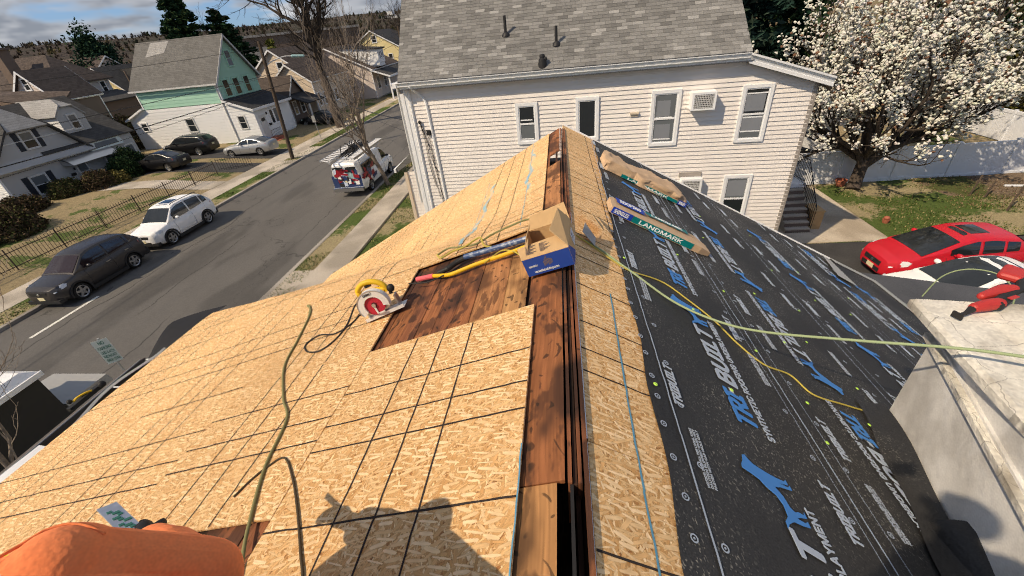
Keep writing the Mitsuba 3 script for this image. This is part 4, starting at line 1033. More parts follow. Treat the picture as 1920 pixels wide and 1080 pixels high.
add('corner_board', wbox(Wn, UL - .06, UL + .05, .3, 6.80, -.1, .03), 'trim_white', N)
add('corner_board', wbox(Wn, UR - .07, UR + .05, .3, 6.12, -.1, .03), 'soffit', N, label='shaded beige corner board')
add('corner_post', wbox(Wn, UL - .20, UL - .12, .3, 6.7, -.05, .04), 'trim_white', N)
add('corner_post', wbox(Wn, UL - .11, UL - .065, .3, 6.7, -.12, .05), 'trim_white', N)
# windows, left to right
wA = window(N, Wn, -2.40, -1.70, 4.92, 6.17, glass=('glass_dark', 'glass_grey'), label='narrow window, leftmost on the upper floor')
wB = window(N, Wn, -.52, .19, 4.93, 6.21, rail=False, label='narrow single-pane window with white frame')
wC = window(N, Wn, 1.72, 2.56, 4.64, 6.24, glass=('glass_grey', 'glass_grey'))
wD = window(N, Wn, 4.22, 5.04, 4.62, 6.21, glass=('glass_dark', 'glass_grey'))
wE = window(N, Wn, 4.17, 5.0, 2.02, 3.60, glass=('glass_grey', 'glass_dark'), label='lower-floor window half hidden by the black slope')
for w_, u0, u1, z0, z1, m in ((wC, 1.90, 2.28, 5.50, 5.95, 'blind'), (wC, 1.88, 2.33, 4.86, 5.28, 'blind'), (wD, 4.36, 4.88, 5.50, 5.95, 'blind'), (wD, 4.36, 4.90, 4.95, 5.32, 'blind'), (wE, 4.32, 4.86, 2.9, 3.42, 'blind')):
    add('blind', wbox(Wn, u0, u1, z0, z1, .0415, .0425), m, w_)
for w_, u0, u1, zz in ((wA, -2.25, -1.88, 5.66), (wA, -2.25, -1.86, 5.08), (wC, 1.88, 2.36, 5.47), (wC, 1.86, 2.36, 4.84), (wD, 4.36, 4.92, 5.98), (wD, 4.36, 4.90, 5.33), (wD, 4.36, 4.90, 4.93)):
    add('sash_bar', wbox(Wn, u0, u1, zz - .018, zz + .018, .0415, .046), 'trim_white', w_)


def aircon(u0, u1, z0, z1, depth, label):
    a = add('air_conditioner', cat(wbox(Wn, u0, u0 + .06, z0, z1, 0, depth), wbox(Wn, u1 - .06, u1, z0, z1, 0, depth), wbox(Wn, u0 + .06, u1 - .06, z0, z0 + .04, 0, depth), wbox(Wn, u0 + .06, u1 - .06, z1 - .06, z1, 0, depth)), 'trim_white', N, label=label)
    add('grille_back', wbox(Wn, u0 + .06, u1 - .06, z0 + .04, z1 - .06, 0, depth - .035), 'grille_black', a)
    n, k = 12, 7
    add('grille', cat(*[wbox(Wn, u0 + .06 + (u1 - u0 - .12) * (i + .5) / n - .008, u0 + .06 + (u1 - u0 - .12) * (i + .5) / n + .008, z0 + .04, z1 - .06, depth - .03, depth - .018) for i in range(n)],
        *[wbox(Wn, u0 + .06, u1 - .06, z0 + .04 + (z1 - z0 - .1) * (i + .5) / k - .008, z0 + .04 + (z1 - z0 - .1) * (i + .5) / k + .008, depth - .017, depth - .006) for i in range(k)]), 'trim_dirty', a)
    return a


aircon(2.80, 3.45, 5.68, 6.16, .40, 'white air conditioner through the upper wall')
aircon(2.83, 3.46, 3.10, 3.60, .30, 'lower air conditioner sleeve half hidden by the black slope')
add('air_conditioner_hood', wbox(Wn, 2.78, 3.46, 3.61, 3.74, .0, .06), 'soffit', N)
add('wall_vent', cat(wbox(Wn, 1.12, 1.38, 5.63, 5.68, 0, .10), wbox(Wn, 1.14, 1.36, 5.55, 5.629, 0, .05)), 'siding_tan', N)
# eave, gutter, rake of the lower rear part
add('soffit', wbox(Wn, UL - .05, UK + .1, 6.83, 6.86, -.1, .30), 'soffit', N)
add('frieze', wbox(Wn, UL, UK, 6.70, 6.828, .0, .035), 'siding_cream', N)
gutter_prof(Wn, UL - .10, UK - .02, 7.06, .30, 'trim_white', N)
add('fascia', wbox(Wn, UL - .05, UK, 6.862, 7.03, .25, .298), 'trim_white', N)
add('gutter_return', cat(wbox(Wn, UL - .24, UL - .10, 6.92, 7.05, -.6, .42), wbox(Wn, UL - .27, UL - .24, 7.02, 7.06, -.6, .45)), 'trim_white', N)
rk = lambda u: 6.89 + (u - UK) * (6.19 - 6.89) / (6.30 - 4.17)
RE = 6.42
add('rake_board', cat(hexa([Wn(UK, rk(UK) - .10, .22), Wn(RE, rk(RE) - .10, .22), Wn(RE, rk(RE) - .10, .30), Wn(UK, rk(UK) - .10, .30)], [Wn(UK, rk(UK) - .02, .22), Wn(RE, rk(RE) - .02, .22), Wn(RE, rk(RE) - .02, .30), Wn(UK, rk(UK) - .02, .30)]),
    hexa([Wn(UK, rk(UK) - .02, .18), Wn(RE, rk(RE) - .02, .18), Wn(RE, rk(RE) - .02, .26), Wn(UK, rk(UK) - .02, .26)], [Wn(UK, rk(UK) + .11, .30), Wn(RE, rk(RE) + .11, .30), Wn(RE, rk(RE) + .11, .33), Wn(UK, rk(UK) + .11, .33)]),
    hexa([Wn(UK, rk(UK) + .11, .24), Wn(RE, rk(RE) + .11, .24), Wn(RE, rk(RE) + .11, .36), Wn(UK, rk(UK) + .11, .36)], [Wn(UK, rk(UK) + .16, .24), Wn(RE, rk(RE) + .16, .24), Wn(RE, rk(RE) + .16, .36), Wn(UK, rk(UK) + .16, .36)])), 'trim_white', N)
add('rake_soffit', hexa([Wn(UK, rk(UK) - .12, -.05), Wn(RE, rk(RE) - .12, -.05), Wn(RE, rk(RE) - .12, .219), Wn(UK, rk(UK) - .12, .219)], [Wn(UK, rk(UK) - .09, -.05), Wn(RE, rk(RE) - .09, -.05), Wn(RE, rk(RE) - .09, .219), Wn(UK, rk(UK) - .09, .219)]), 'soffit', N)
add('rear_roof', hexa([Wn(UK, rk(UK) - 1.76, -8.8), Wn(RE, rk(RE) - 1.76, -8.8), Wn(RE, rk(RE) - .06, .24), Wn(UK, rk(UK) - .06, .24)], [Wn(UK, rk(UK) - 1.6, -8.8), Wn(RE, rk(RE) - 1.6, -8.8), Wn(RE, rk(RE) + .165, .23), Wn(UK, rk(UK) + .165, .23)]), 'roof_black', N)
# main roof with single tabs
PN = math.radians(36); cp, sp_ = math.cos(PN), math.sin(PN)
def RN(u, v, o=0.): return Wn(u, 7.075 + v * sp_ + o * cp, .33 - v * cp + o * sp_)
lft = lambda v: UL - .06 - .135 * v; rgt = lambda v: UK + .02 - .02 * v
rf = add('roof', hexa([RN(lft(0), 0, -.16), RN(rgt(0), 0, -.16), RN(rgt(6.2), 6.2, -.16), RN(lft(6.2), 6.2, -.16)], [RN(lft(0), 0), RN(rgt(0), 0), RN(rgt(6.2), 6.2), RN(lft(6.2), 6.2)]), 'roof_grey', N)
add('roof', hexa([RN(lft(6.2), 6.2, -.16), RN(rgt(6.2), 6.2, -.16), RN(rgt(6.2), 6.2, -.16) + backp * 5 + V(0, 0, -3.6), RN(lft(6.2), 6.2, -.16) + backp * 5 + V(0, 0, -3.6)], [RN(lft(6.2), 6.2), RN(rgt(6.2), 6.2), RN(rgt(6.2), 6.2) + backp * 5 + V(0, 0, -3.6), RN(lft(6.2), 6.2) + backp * 5 + V(0, 0, -3.6)]), 'roof_grey', N)
add('gable_wall', cat(hexa([Wn(UL, 6.8, -8.8), Wn(UL, 6.8, -.1), Wn(UL + .1, 6.8, -.1), Wn(UL + .1, 6.8, -8.8)], [Wn(UL, 9.8, -4.9), Wn(UL, 9.8, -4.3), Wn(UL + .1, 9.8, -4.3), Wn(UL + .1, 9.8, -4.9)]), hexa([Wn(UK - .15, 6.8, -8.8), Wn(UK - .15, 6.8, -.1), Wn(UK - .05, 6.8, -.1), Wn(UK - .05, 6.8, -8.8)], [Wn(UK - .15, 9.8, -4.9), Wn(UK - .15, 9.8, -4.3), Wn(UK - .05, 9.8, -4.3), Wn(UK - .05, 9.8, -4.9)])), 'siding_cream', N)
TW, TE = .305, .142
tabs, rest, rcol = {}, [], []
count = 0
tones = [.155, .185, .215, .25, .32]
for r in range(43):
    v0 = r * TE; off = (r % 2) * .5 * TW + rng.uniform(-.04, .04); u = lft(v0) + off - TW
    while u < rgt(v0):
        a, b = max(u + .004, lft(v0) + .0), min(u + TW - .004, rgt(v0)); u += TW
        if b - a < .05: continue
        j = rng.uniform(-.004, .004); th = rng.uniform(.006, .011)
        ti = int(rng.choice([0, 1, 2, 3, 4], p=[.10, .30, .36, .18, .06]))
        m = hexa([RN(a, v0 + j, .0), RN(b, v0 + j, .0), RN(b, v0 + TE + .02, -.001), RN(a, v0 + TE + .02, -.001)], [RN(a, v0 + j, th + .004), RN(b, v0 + j, th + .004), RN(b, v0 + TE + .012, .003), RN(a, v0 + TE + .012, .003)])
        if count < 300: add('shingle', m, 'tab%d' % ti, rf); count += 1
        else: rest.append(m); rcol += [[tones[ti] * rng.uniform(.92, 1.06)] * 3] * 8
add('shingle_field', cat(*rest), 'leaf', rf, kind='stuff', color=np.array(rcol) * (1, .985, .94))
for i, (u, v, hh) in enumerate(((-1.78 - 1 + .12, 1.55, .52), (-.1 - 1 + .02, .95, .48))):
    p = RN(u, v)
    add('vent_pipe', cat(cyl(p + V(0, 0, -.05), p + V(0, 0, hh), .045, 10), lathe([(.13, -.03), (.10, .05), (.05, .09), (.045, .09)], p, (0, 0, 1), 12)), 'black_plastic', N, smooth=40)
p = RN(-1.46, .16)
add('hooded_vent', cat(lathe([(.0, .30), (.07, .29), (.085, .23), (.075, .20), (.11, .17), (.125, .05), (.12, -.08), (0, -.08)], p, (0, 0, 1), 14), ball(p + V(.09, -.03, .17), (.05, .05, .06), 1)), 'black_plastic', N, smooth=40, label='small dark hooded vent at the edge of the eave')
# downspouts and wiring
add('downspout', tube(curve([Wn(-5.62, 6.93, .36), Wn(-5.56, 6.80, .22), Wn(-5.44, 6.62, .06), Wn(-5.30, 6.40, .05), Wn(-5.27, 5.6, .05), Wn(-5.23, 4.2, .05), Wn(-5.19, .4, .05)], 5), .042, 6), 'trim_white', N, smooth=50)
add('downspout', tube([Wn(UL + .12, 6.75, .05), Wn(UL + .12, .3, .05)], .04, 6), 'trim_white', N)
add('downspout', tube(curve([Wn(UL - .2, 6.95, .1), Wn(UL - .22, 6.8, .02), Wn(UL - .26, 6.5, .0), Wn(UL - .27, 3, 0)], 5), .04, 6), 'trim_dirty', N, smooth=50)
sd = thing('wall_wiring', 'tangle of dark utility wires hanging down the left edge of the cream wall', 'wires')
add('insulator', ball(Wn(-5.63, 5.82, .08), (.05, .05, .06), 1), 'iron', sd); add('splice_box', wbox(Wn, -5.44, -5.32, 5.40, 5.56, .03, .12), 'iron', sd)
for i, (u0, u1, z1) in enumerate(((-5.60, -5.42, 3.2), (-5.58, -5.30, 3.0), (-5.55, -5.36, 2.4), (-5.62, -5.5, 3.6), (-5.52, -5.28, 4.1))):
    add('strand', tube(curve([Wn(-5.63, 5.80, .07), Wn((u0 * 2 + u1) / 3 + .05 * rng.standard_normal(), 5.2, .06), Wn((u0 + u1) / 2 + .05 * rng.standard_normal(), 4.4, .05), Wn(u1, z1, .04)], 6), .009, 4), 'iron', sd)
# front porch of the cream house
add('porch_roof', hexa([(-6.05, 14.6, 4.05), (-5.05, 14.6, 4.6), (-5.05, 20.5, 4.6), (-6.05, 20.5, 4.05)], [(-6.05, 14.6, 4.2), (-5.05, 14.6, 4.95), (-5.05, 20.5, 4.95), (-6.05, 20.5, 4.2)]), 'roof_grey', N)
add('porch_eave', box(-6.12, -6.05, 14.55, 20.55, 4.05, 4.19), 'trim_white', N)
add('porch_wall', cat(*clap(WALL((-5.75, 14.75), (1, 0, 0))[0], [(0, .2), (.8, .2), (.8, 4.0), (0, 4.0)], .127)), 'siding_cream', N)
add('porch_corner', box(-5.81, -5.70, 14.67, 14.79, .2, 4.0), 'siding_tan', N)
# back steps and landing
st = thing('back_steps', 'brick steps with a white landing and black iron railing behind the cream house', 'steps')
for i in range(7): add('step', box(9.0, 9.93, 16.25 + .2 * i, 16.47 + .2 * i, 0, .2 * (i + 1)), 'concrete', st); add('riser', box(9.002, 9.928, 16.244 + .2 * i, 16.2495 + .2 * i, .02 + .2 * i, .15 + .2 * i), 'siding_brown', st)
add('landing', box(7.4, 10.05, 17.66, 19.2, 1.42, 1.56), 'trim_white', st); add('landing_base', box(7.5, 10.0, 17.75, 19.1, 0, 1.41), 'siding_brown', st)
rail = lambda pts, h=.95: cat(*[tube([a, b], .018, 5) for a, b in zip(pts[:-1], pts[1:])], *[tube([np.array(a) - V(0, 0, h - .08), np.array(b) - V(0, 0, h - .08)], .012, 5) for a, b in zip(pts[:-1], pts[1:])])
add('railing', rail([(9.95, 16.3, 1.05), (9.95, 17.65, 2.5)]), 'iron', st); add('railing', rail([(9.98, 17.7, 2.52), (9.98, 19.1, 2.52)]), 'iron', st); add('railing', rail([(8.3, 19.1, 2.52), (9.98, 19.1, 2.52)]), 'iron', st)
for t in np.linspace(0, 1, 12): y = 16.3 + 1.35 * t; add('baluster', cyl((9.95, y, .1 + 1.4 * t), (9.95, y, 1.05 + 1.45 * t), .011, 5), 'iron', st)
for y in np.linspace(17.7, 19.1, 13): add('baluster', cyl((9.98, y, 1.56), (9.98, y, 2.52), .011, 5), 'iron', st)
for x in np.linspace(8.3, 9.9, 14): add('baluster', cyl((x, 19.1, 1.56), (x, 19.1, 2.52), .011, 5), 'iron', st)
add('wooden_box', box(10.05, 10.45, 16.6, 17.3, .02, .75), 'siding_tan', label='tan wooden box standing beside the back steps', cat='box') if False else add('storage_bin', cat(box(10.02, 10.42, 16.5, 17.3, .02, .78), box(10.0, 10.44, 16.48, 17.32, .78, .83)), 'cardboard', label='tan storage bin standing beside the iron stair railing', cat='bin')


# ---------------------------------------------------------------- houses across the street
def clipgable(par, x, y0, y1, z0, ze, za, zc, wall, ex=.13):
    """front wall at x facing +x with a clipped gable"""
    L = y1 - y0; f = (zc - ze) / (za - ze) * L / 2
    W_ = WALL((x, y0), (0, 1, 0)); add('wall', cat(*clap(W_[0], [(0, z0), (L, z0), (L, ze), (L - f, zc), (f, zc), (0, ze)], ex)), wall, par); return W_[0], f


gh = thing('grey_house', 'grey clapboard cape house with navy shutters behind the iron fence', 'house')
X, G0 = -38., .5
Y0, Y1, ZE, ZA, ZC = 24.1, 30.75, 3.0, 6.55, 5.15
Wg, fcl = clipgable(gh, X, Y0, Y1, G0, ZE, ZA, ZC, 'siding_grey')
add('foundation', box(-46, X - .05, Y0 + .05, Y1 + 4, 0, G0), 'curb', gh)
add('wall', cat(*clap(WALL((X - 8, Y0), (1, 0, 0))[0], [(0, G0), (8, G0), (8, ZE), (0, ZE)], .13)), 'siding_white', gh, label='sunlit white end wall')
gy = (Y0 + Y1) / 2; xe = X + .35
# gable roof running back from the street with clipped front
for s, ya in ((-1, Y0 - .3), (1, Y1 + .3)):
    yc = gy + s * (Y1 - Y0) / 2 * (ZA - ZC) / (ZA - ZE)
    q = [(xe, ya, ZE - .32), (xe, yc, ZC), (X - 1.4, gy, ZA), (X - 8, gy, ZA), (X - 8, ya, ZE - .32)]
    n = unit(np.cross(np.array(q[1]) - q[0], np.array(q[2]) - q[0])); n *= np.sign(n[2])
    v = np.array(q); v = np.vstack([v, v + n * .12]); m5 = [[0, 1, 2], [0, 2, 3], [0, 3, 4], [5, 7, 6], [5, 8, 7], [5, 9, 8]] + [t for i in range(5) for t in ([i, i + 5, (i + 1) % 5], [(i + 1) % 5, i + 5, (i + 1) % 5 + 5])]
    add('roof', (v, np.array(m5)), 'roof_dark', gh)
c_ = (Y1 - Y0) / 2 * (ZA - ZC) / (ZA - ZE)
add('roof_clip', slab([(xe + .05, gy - c_ - .05, ZC - .05), (xe + .05, gy + c_ + .05, ZC - .05), (X - 1.4, gy + .05, ZA + .17), (X - 1.4, gy - .05, ZA + .17)], .1), 'roof_pale', gh)
add('belt_board', cat(wbox(Wg, -.05, Y1 - Y0 + .1, 4.32, 4.40, .0, .04), wbox(Wg, -.05, Y1 - Y0 + .15, 2.62, 2.70, 0, .04)), 'trim_dirty', gh)
add('pent_roof', hexa([Wg(-.3, 2.72, 0), Wg(Y1 - Y0 + .3, 2.72, 0), Wg(Y1 - Y0 + .3, 2.72, .38), Wg(-.3, 2.72, .38)], [Wg(-.3, 3.4, 0), Wg(Y1 - Y0 + .3, 3.4, 0), Wg(Y1 - Y0 + .3, 2.78, .42), Wg(-.3, 2.78, .42)]), 'siding_grey', gh)
add('corner_board', wbox(Wg, -.08, .06, G0, 2.7, -.05, .03), 'trim_white', gh)
def shuttered(u0, u1, z0, z1, sw):
    w = window(gh, Wg, u0, u1, z0, z1, glass=('glass_grey', 'glass_dark'), trim='trim_dirty')
    for a, b in ((u0 - sw - .02, u0 - .02), (u1 + .02, u1 + sw + .02)):
        add('shutter', cat(wbox(Wg, a, b, z0, z1, 0, .03), *[wbox(Wg, a + .04, b - .04, z0 + .06 + k * .09, z0 + .11 + k * .09, .03, .04) for k in range(int((z1 - z0 - .1) / .09))]), 'shutter', gh)
shuttered(2.65, 3.65, 3.72, 4.95, .36); shuttered(1.55, 2.75, .75, 2.15, .42)
# entry: canopy, storm door, steps, window
dw = add('door', cat(wbox(Wg, 4.95, 5.06, .62, 2.10, 0, .05), wbox(Wg, 5.74, 5.85, .62, 2.10, 0, .05), wbox(Wg, 5.06, 5.74, 2.02, 2.10, 0, .05), wbox(Wg, 5.06, 5.74, 1.32, 1.40, 0, .045), wbox(Wg, 5.06, 5.74, .62, .70, 0, .045)), 'door_white', gh)
add('pane', wbox(Wg, 5.06, 5.74, 1.40, 2.02, 0, .03), 'glass_grey', dw); add('pane', wbox(Wg, 5.06, 5.74, .70, 1.32, 0, .03), 'glass_dark', dw)
add('canopy', grid(lambda a, b: Wg(4.1 + 3.9 * a, 2.62 - .48 * b ** 2.0, .04 + 1.0 * b), np.linspace(0, 1, 2), np.linspace(0, 1, 8)), 'steel', gh, smooth=True, label='curved pale metal canopy over the door')
add('canopy_end', cat(*[hexa([Wg(u, 2.14, .04), Wg(u, 2.14, 1.0), Wg(u + .03, 2.14, 1.0), Wg(u + .03, 2.14, .04)], [Wg(u, 2.6, .04), Wg(u, 2.16, 1.03), Wg(u + .03, 2.16, 1.03), Wg(u + .03, 2.6, .04)]) for u in (4.1, 7.97)]), 'steel', gh)
add('wall_lamp', ball(Wg(4.72, 1.75, .09), (.07, .07, .10), 1), 'iron', gh); add('mailbox', wbox(Wg, 4.3, 4.62, 1.32, 1.50, 0, .12), 'iron', gh)
for i in range(5): add('step', box(X, X + .5 + .34 * i, 28.9, 30.7, lot(X + 2, 29), .62 - .0 - .085 * i), 'concrete', gh)
add('railing', rail([Wg(4.9, 1.35, .4), Wg(4.9, .95, 2.1)], .7), 'iron', gh); add('railing', rail([Wg(6.7, 1.35, .4), Wg(6.7, .95, 2.1)], .7), 'iron', gh)
# right part of the front: window, lower porch room
Wg2 = WALL((X, Y1), (0, 1, 0))[0]
add('wall', cat(*clap(Wg2, [(0, G0), (4.1, G0), (4.1, 3.2), (0, 3.2)], .13)), 'siding_grey', gh, label='grey front wall of the enclosed entry')
window(gh, Wg2, .75, 1.75, .95, 2.05, glass=('glass_grey', 'glass_dark')); window(gh, Wg2, 2.9, 3.8, .75, 2.35, glass=('glass_grey', 'glass_grey'), trim='door_white')
add('awning_window', hexa([Wg2(.0, 2.55, .03), Wg2(2.9, 2.55, .03), Wg2(2.9, 2.55, .3), Wg2(.0, 2.55, .3)], [Wg2(.0, 3.25, .03), Wg2(2.9, 3.25, .03), Wg2(2.9, 3.2, .06), Wg2(.0, 3.2, .06)]), 'sign_white', gh)
add('window_strip', hexa([Wg2(.35, 2.70, .2), Wg2(2.5, 2.70, .2), Wg2(2.5, 2.70, .27), Wg2(.35, 2.70, .27)], [Wg2(.6, 3.05, .06), Wg2(2.5, 3.05, .06), Wg2(2.5, 3.05, .14), Wg2(.6, 3.05, .14)]), 'glass_grey', gh)
add('wall', cat(*clap(WALL((X - 8, Y1 + 4.1), (1, 0, 0))[0], [(0, G0), (8, G0), (8, 3.2), (0, 3.2)], .13)), 'siding_grey', gh)
# cross roof sloping to the street, with a gabled dormer
cr = lambda x0, z0, x1, z1, y0, y1: slab([(x0, y0, z0), (x0, y1, z0), (x1, y1, z1), (x1, y0, z1)], .12)
add('roof', cr(X + .25, 3.25, X - 4.5, 6.45, gy, Y1 + 4.4), 'roof_dark', gh); add('roof', slab([(X - 4.5, gy, 6.45), (X - 4.5, Y1 + 4.4, 6.45), (X - 9, Y1 + 4.4, 3.25), (X - 9, gy, 3.25)], .12), 'roof_dark', gh)
xd = X - .9; d0, d1 = 30.65, 32.75
Wd = WALL((xd, d0), (0, 1, 0))[0]; Ld = d1 - d0
add('dormer_wall', cat(*clap(Wd, [(0, 3.9), (Ld, 3.9), (Ld, 5.35), (Ld * .78, 6.0), (Ld * .22, 6.0), (0, 5.35)], .13)), 'siding_grey', gh)
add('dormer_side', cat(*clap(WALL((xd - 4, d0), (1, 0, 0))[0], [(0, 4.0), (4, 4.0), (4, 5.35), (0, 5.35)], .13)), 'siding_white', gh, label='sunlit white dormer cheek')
window(gh, Wd, .68, 1.48, 4.15, 5.35, glass=('glass_grey', 'glass_dark'), trim='trim_dirty')
for s, ya in ((-1, d0 - .15), (1, d1 + .15)):
    yc = (d0 + d1) / 2
    add('dormer_roof', slab([(xd + .15, ya, 5.22), (xd + .15, yc + s * .45, 5.98), (xd - .7, yc, 6.42), (xd - 4, yc, 6.42), (xd - 4, ya, 5.22)][:5][::s], .1) if False else cat(slab([(xd + .15, ya, 5.22), (xd - 4, ya, 5.22), (xd - 4, yc, 6.42), (xd - .7, yc, 6.42)], .1), slab([(xd + .15, ya, 5.22), (xd - .7, yc, 6.42), (xd + .15, yc + s * .45, 5.98), (xd + .14, ya, 5.222)], .1)), 'roof_pale', gh)
add('dormer_roof', slab([(xd + .2, (d0 + d1) / 2 - .5, 5.93), (xd + .2, (d0 + d1) / 2 + .5, 5.93), (xd - .7, (d0 + d1) / 2 + .02, 6.47), (xd - .7, (d0 + d1) / 2 - .02, 6.47)], .08), 'roof_pale', gh)
# houses behind it
def hip(par, x0, x1, y0, y1, z, zr_, mat, o=.45):
    x0, x1, y0, y1 = x0 - o, x1 + o, y0 - o, y1 + o; gx, gy = (x0 + x1) / 2, (y0 + y1) / 2; k = min(x1 - x0, y1 - y0) / 2
    a, b = ((gx, y0 + k, zr_), (gx, y1 - k, zr_)) if y1 - y0 > x1 - x0 else ((x0 + k, gy, zr_), (x1 - k, gy, zr_))
    c = [(x0, y0, z), (x1, y0, z), (x1, y1, z), (x0, y1, z)]
    q = [[c[0], c[1], a, a], [c[1], c[2], b, a], [c[2], c[3], b, b], [c[3], c[0], a, b]] if y1 - y0 > x1 - x0 else [[c[0], c[1], b, a], [c[1], c[2], b, b], [c[2], c[3], a, b], [c[3], c[0], a, a]]
    for p in q:
        v = np.array(p, float); add('roof', (np.vstack([v, v - V(0, 0, .14)]), np.array([[0, 1, 2], [0, 2, 3], [4, 6, 5], [4, 7, 6], [0, 4, 5], [0, 5, 1]])), mat, par)
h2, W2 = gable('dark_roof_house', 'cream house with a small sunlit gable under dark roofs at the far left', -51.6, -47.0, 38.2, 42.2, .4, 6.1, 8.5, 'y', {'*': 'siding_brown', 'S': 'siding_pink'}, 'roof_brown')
window(h2, W2['S'][0], 1.9, 2.6, 6.9, 8.0)
add('roof', slab([(-53, 36.2, 6.9), (-45, 36.2, 5.4), (-45, 38.0, 6.6), (-53, 38.0, 7.2)], .12), 'roof_brown', h2)
add('porch', box(-52, -45.5, 36.3, 38.1, .2, 5.3), 'siding_brown', h2)
h3 = thing('brown_roof_house', 'taupe house with a broad brown hip roof, left of the yellow house', 'house')
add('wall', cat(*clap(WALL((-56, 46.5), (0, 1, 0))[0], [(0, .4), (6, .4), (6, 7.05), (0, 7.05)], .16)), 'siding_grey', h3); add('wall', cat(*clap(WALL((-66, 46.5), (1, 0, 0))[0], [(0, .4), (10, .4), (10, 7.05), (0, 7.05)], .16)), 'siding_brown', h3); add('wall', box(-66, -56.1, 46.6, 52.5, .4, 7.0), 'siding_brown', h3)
hip(h3, -66, -56, 46.5, 52.5, 6.95, 9.9, 'roof_brown')
W3 = WALL((-56, 46.5), (0, 1, 0))[0]; window(h3, W3, 1.9, 2.8, 5.3, 6.75, glass=('glass_grey', 'glass_dark')); window(h3, W3, 4.6, 5.4, 5.3, 6.75)
add('lower_roof', slab([(-52.8, 45.9, 4.7), (-52.8, 53, 4.7), (-56, 53, 5.6), (-56, 45.9, 5.6)], .14), 'roof_dark', h3); add('porch_wall', box(-56, -53.2, 46.4, 52.6, .3, 4.6), 'siding_brown', h3)
add('chimney', cat(box(-61.4, -60.4, 46.0, 47.2, 6, 10.7), box(-61.6, -60.2, 45.8, 47.4, 10.7, 10.9)), 'siding_brown', h3)
h4, W4 = gable('yellow_house', 'yellow clapboard house with white rake trim behind the green house', -65.4, -56.6, 56, 66, .4, 4.0, 8.0, 'y', 'siding_yellow', 'roof_dark')
window(h4, W4['S'][0], 4.7, 5.5, 5.0, 6.3); window(h4, W4['S'][0], 6.6, 7.4, 1.6, 3.0)
add('dormer', box(-60.8, -58.5, 59, 61, 6.0, 7.6), 'roof_dark', h4); add('vent_pipe', cyl((-58.2, 57.5, 6), (-58.2, 57.5, 7.4), .12, 8), 'siding_brown', h4)
# green and white house
g = thing('green_house', 'two-tone house, pale green clapboard above white, with a grey roof', 'house')
gx0, gx1, gy0, gy1, gz, ge, gr, gb = -40.7, -32.0, 40.1, 46.3, .55, 6.2, 9.65, 4.25
WS, WE = WALL((gx0, gy0), (1, 0, 0))[0], WALL((gx1, gy0), (0, 1, 0))[0]; Lx, Ly = gx1 - gx0, gy1 - gy0
add('wall', cat(*clap(WS, [(0, gb), (Lx, gb), (Lx, ge), (0, ge)], .28, .03)), 'siding_green', g); add('wall', cat(*clap(WS, [(-2.2, gz), (Lx + 2.6, gz), (Lx + 2.6, 3.5), (Lx + .2, gb - .05), (-.2, gb - .05), (-2.2, 3.4)], .28, .03)), 'siding_white', g)
add('wall', cat(*clap(WE, [(0, gb), (Ly, gb), (Ly, ge), (Ly / 2, gr), (0, ge)], .28, .03)), 'siding_green', g)
add('wall', cat(box(gx0, gx0 + .1, gy0, gy1, gz, ge), box(gx0, gx1, gy1 - .1, gy1, gz, ge)), 'siding_green', g)
add('foundation', box(gx0 - 2.1, gx1 + 2.5, gy0 + .06, gy1 - .05, 0, gz), 'trim_white', g)
ym = (gy0 + gy1) / 2; sl = (gr - ge) / (ym - gy0)
for s in (1, -1):
    a = gy0 - .35 if s > 0 else gy1 + .35
    q = [(gx0 - .3, a, ge - .35 * sl), (gx1 + .35, a, ge - .35 * sl), (gx1 + .35, ym, gr), (gx0 - .3, ym, gr)]
    r = add('roof', slab(np.array(q if s > 0 else [q[1], q[0], q[3], q[2]]) + V(0, 0, .14), .14), 'roof_grey', g)
    add('fascia', pbox((gx1 + .35, a, ge - .35 * sl - .12), (0, ym - a, gr - ge + .35 * sl), (.03, 0, 0), (0, 0, .26)), 'trim_dirty', r)
    if s > 0: add('gutter', box(gx0 - .3, gx1 + .35, a - .12, a - .005, ge - .35 * sl - .02, ge - .35 * sl + .12), 'trim_dirty', g)
add('roof_patch', slab([(-39.6, 43.2 - 1.15, gr - 1.15 * sl + .165), (-37.6, 43.2 - .95, gr - .95 * sl + .165), (-37.3, 43.2 - .12, gr - .12 * sl + .165), (-39.3, 43.2 - .12, gr - .12 * sl + .165)], .02), 'roof_pale', g, label='paler tan patch near the ridge')
add('corner_board', cat(box(gx1 - .06, gx1 + .06, gy0 - .06, gy0 + .06, gb, ge - .3), box(gx0 - .06, gx0 + .06, gy0 - .06, gy0 + .06, gb, ge - .3)), 'trim_white', g)
for a in (.75, 2.25, 3.9): window(g, WE, a, a + .95, 4.55, 6.15, trim='siding_green')
window(g, WE, 2.65, 3.55, 7.0, 8.5, trim='siding_green', glass=('glass_grey', 'blind'))
window(g, WS, 3.75, 4.75, 1.80, 3.15, trim='trim_dirty'); window(g, WS, -1.3, -.5, 2.2, 3.1, glass=('glass_dark', 'glass_dark')); window(g, WS, 9.4, 10.25, 1.7, 3.0, trim='trim_dirty')
add('downspout', tube([WS(Lx - .12, ge - .3, .08), WS(Lx - .12, gz, .08)], .06, 6), 'trim_dirty', g)
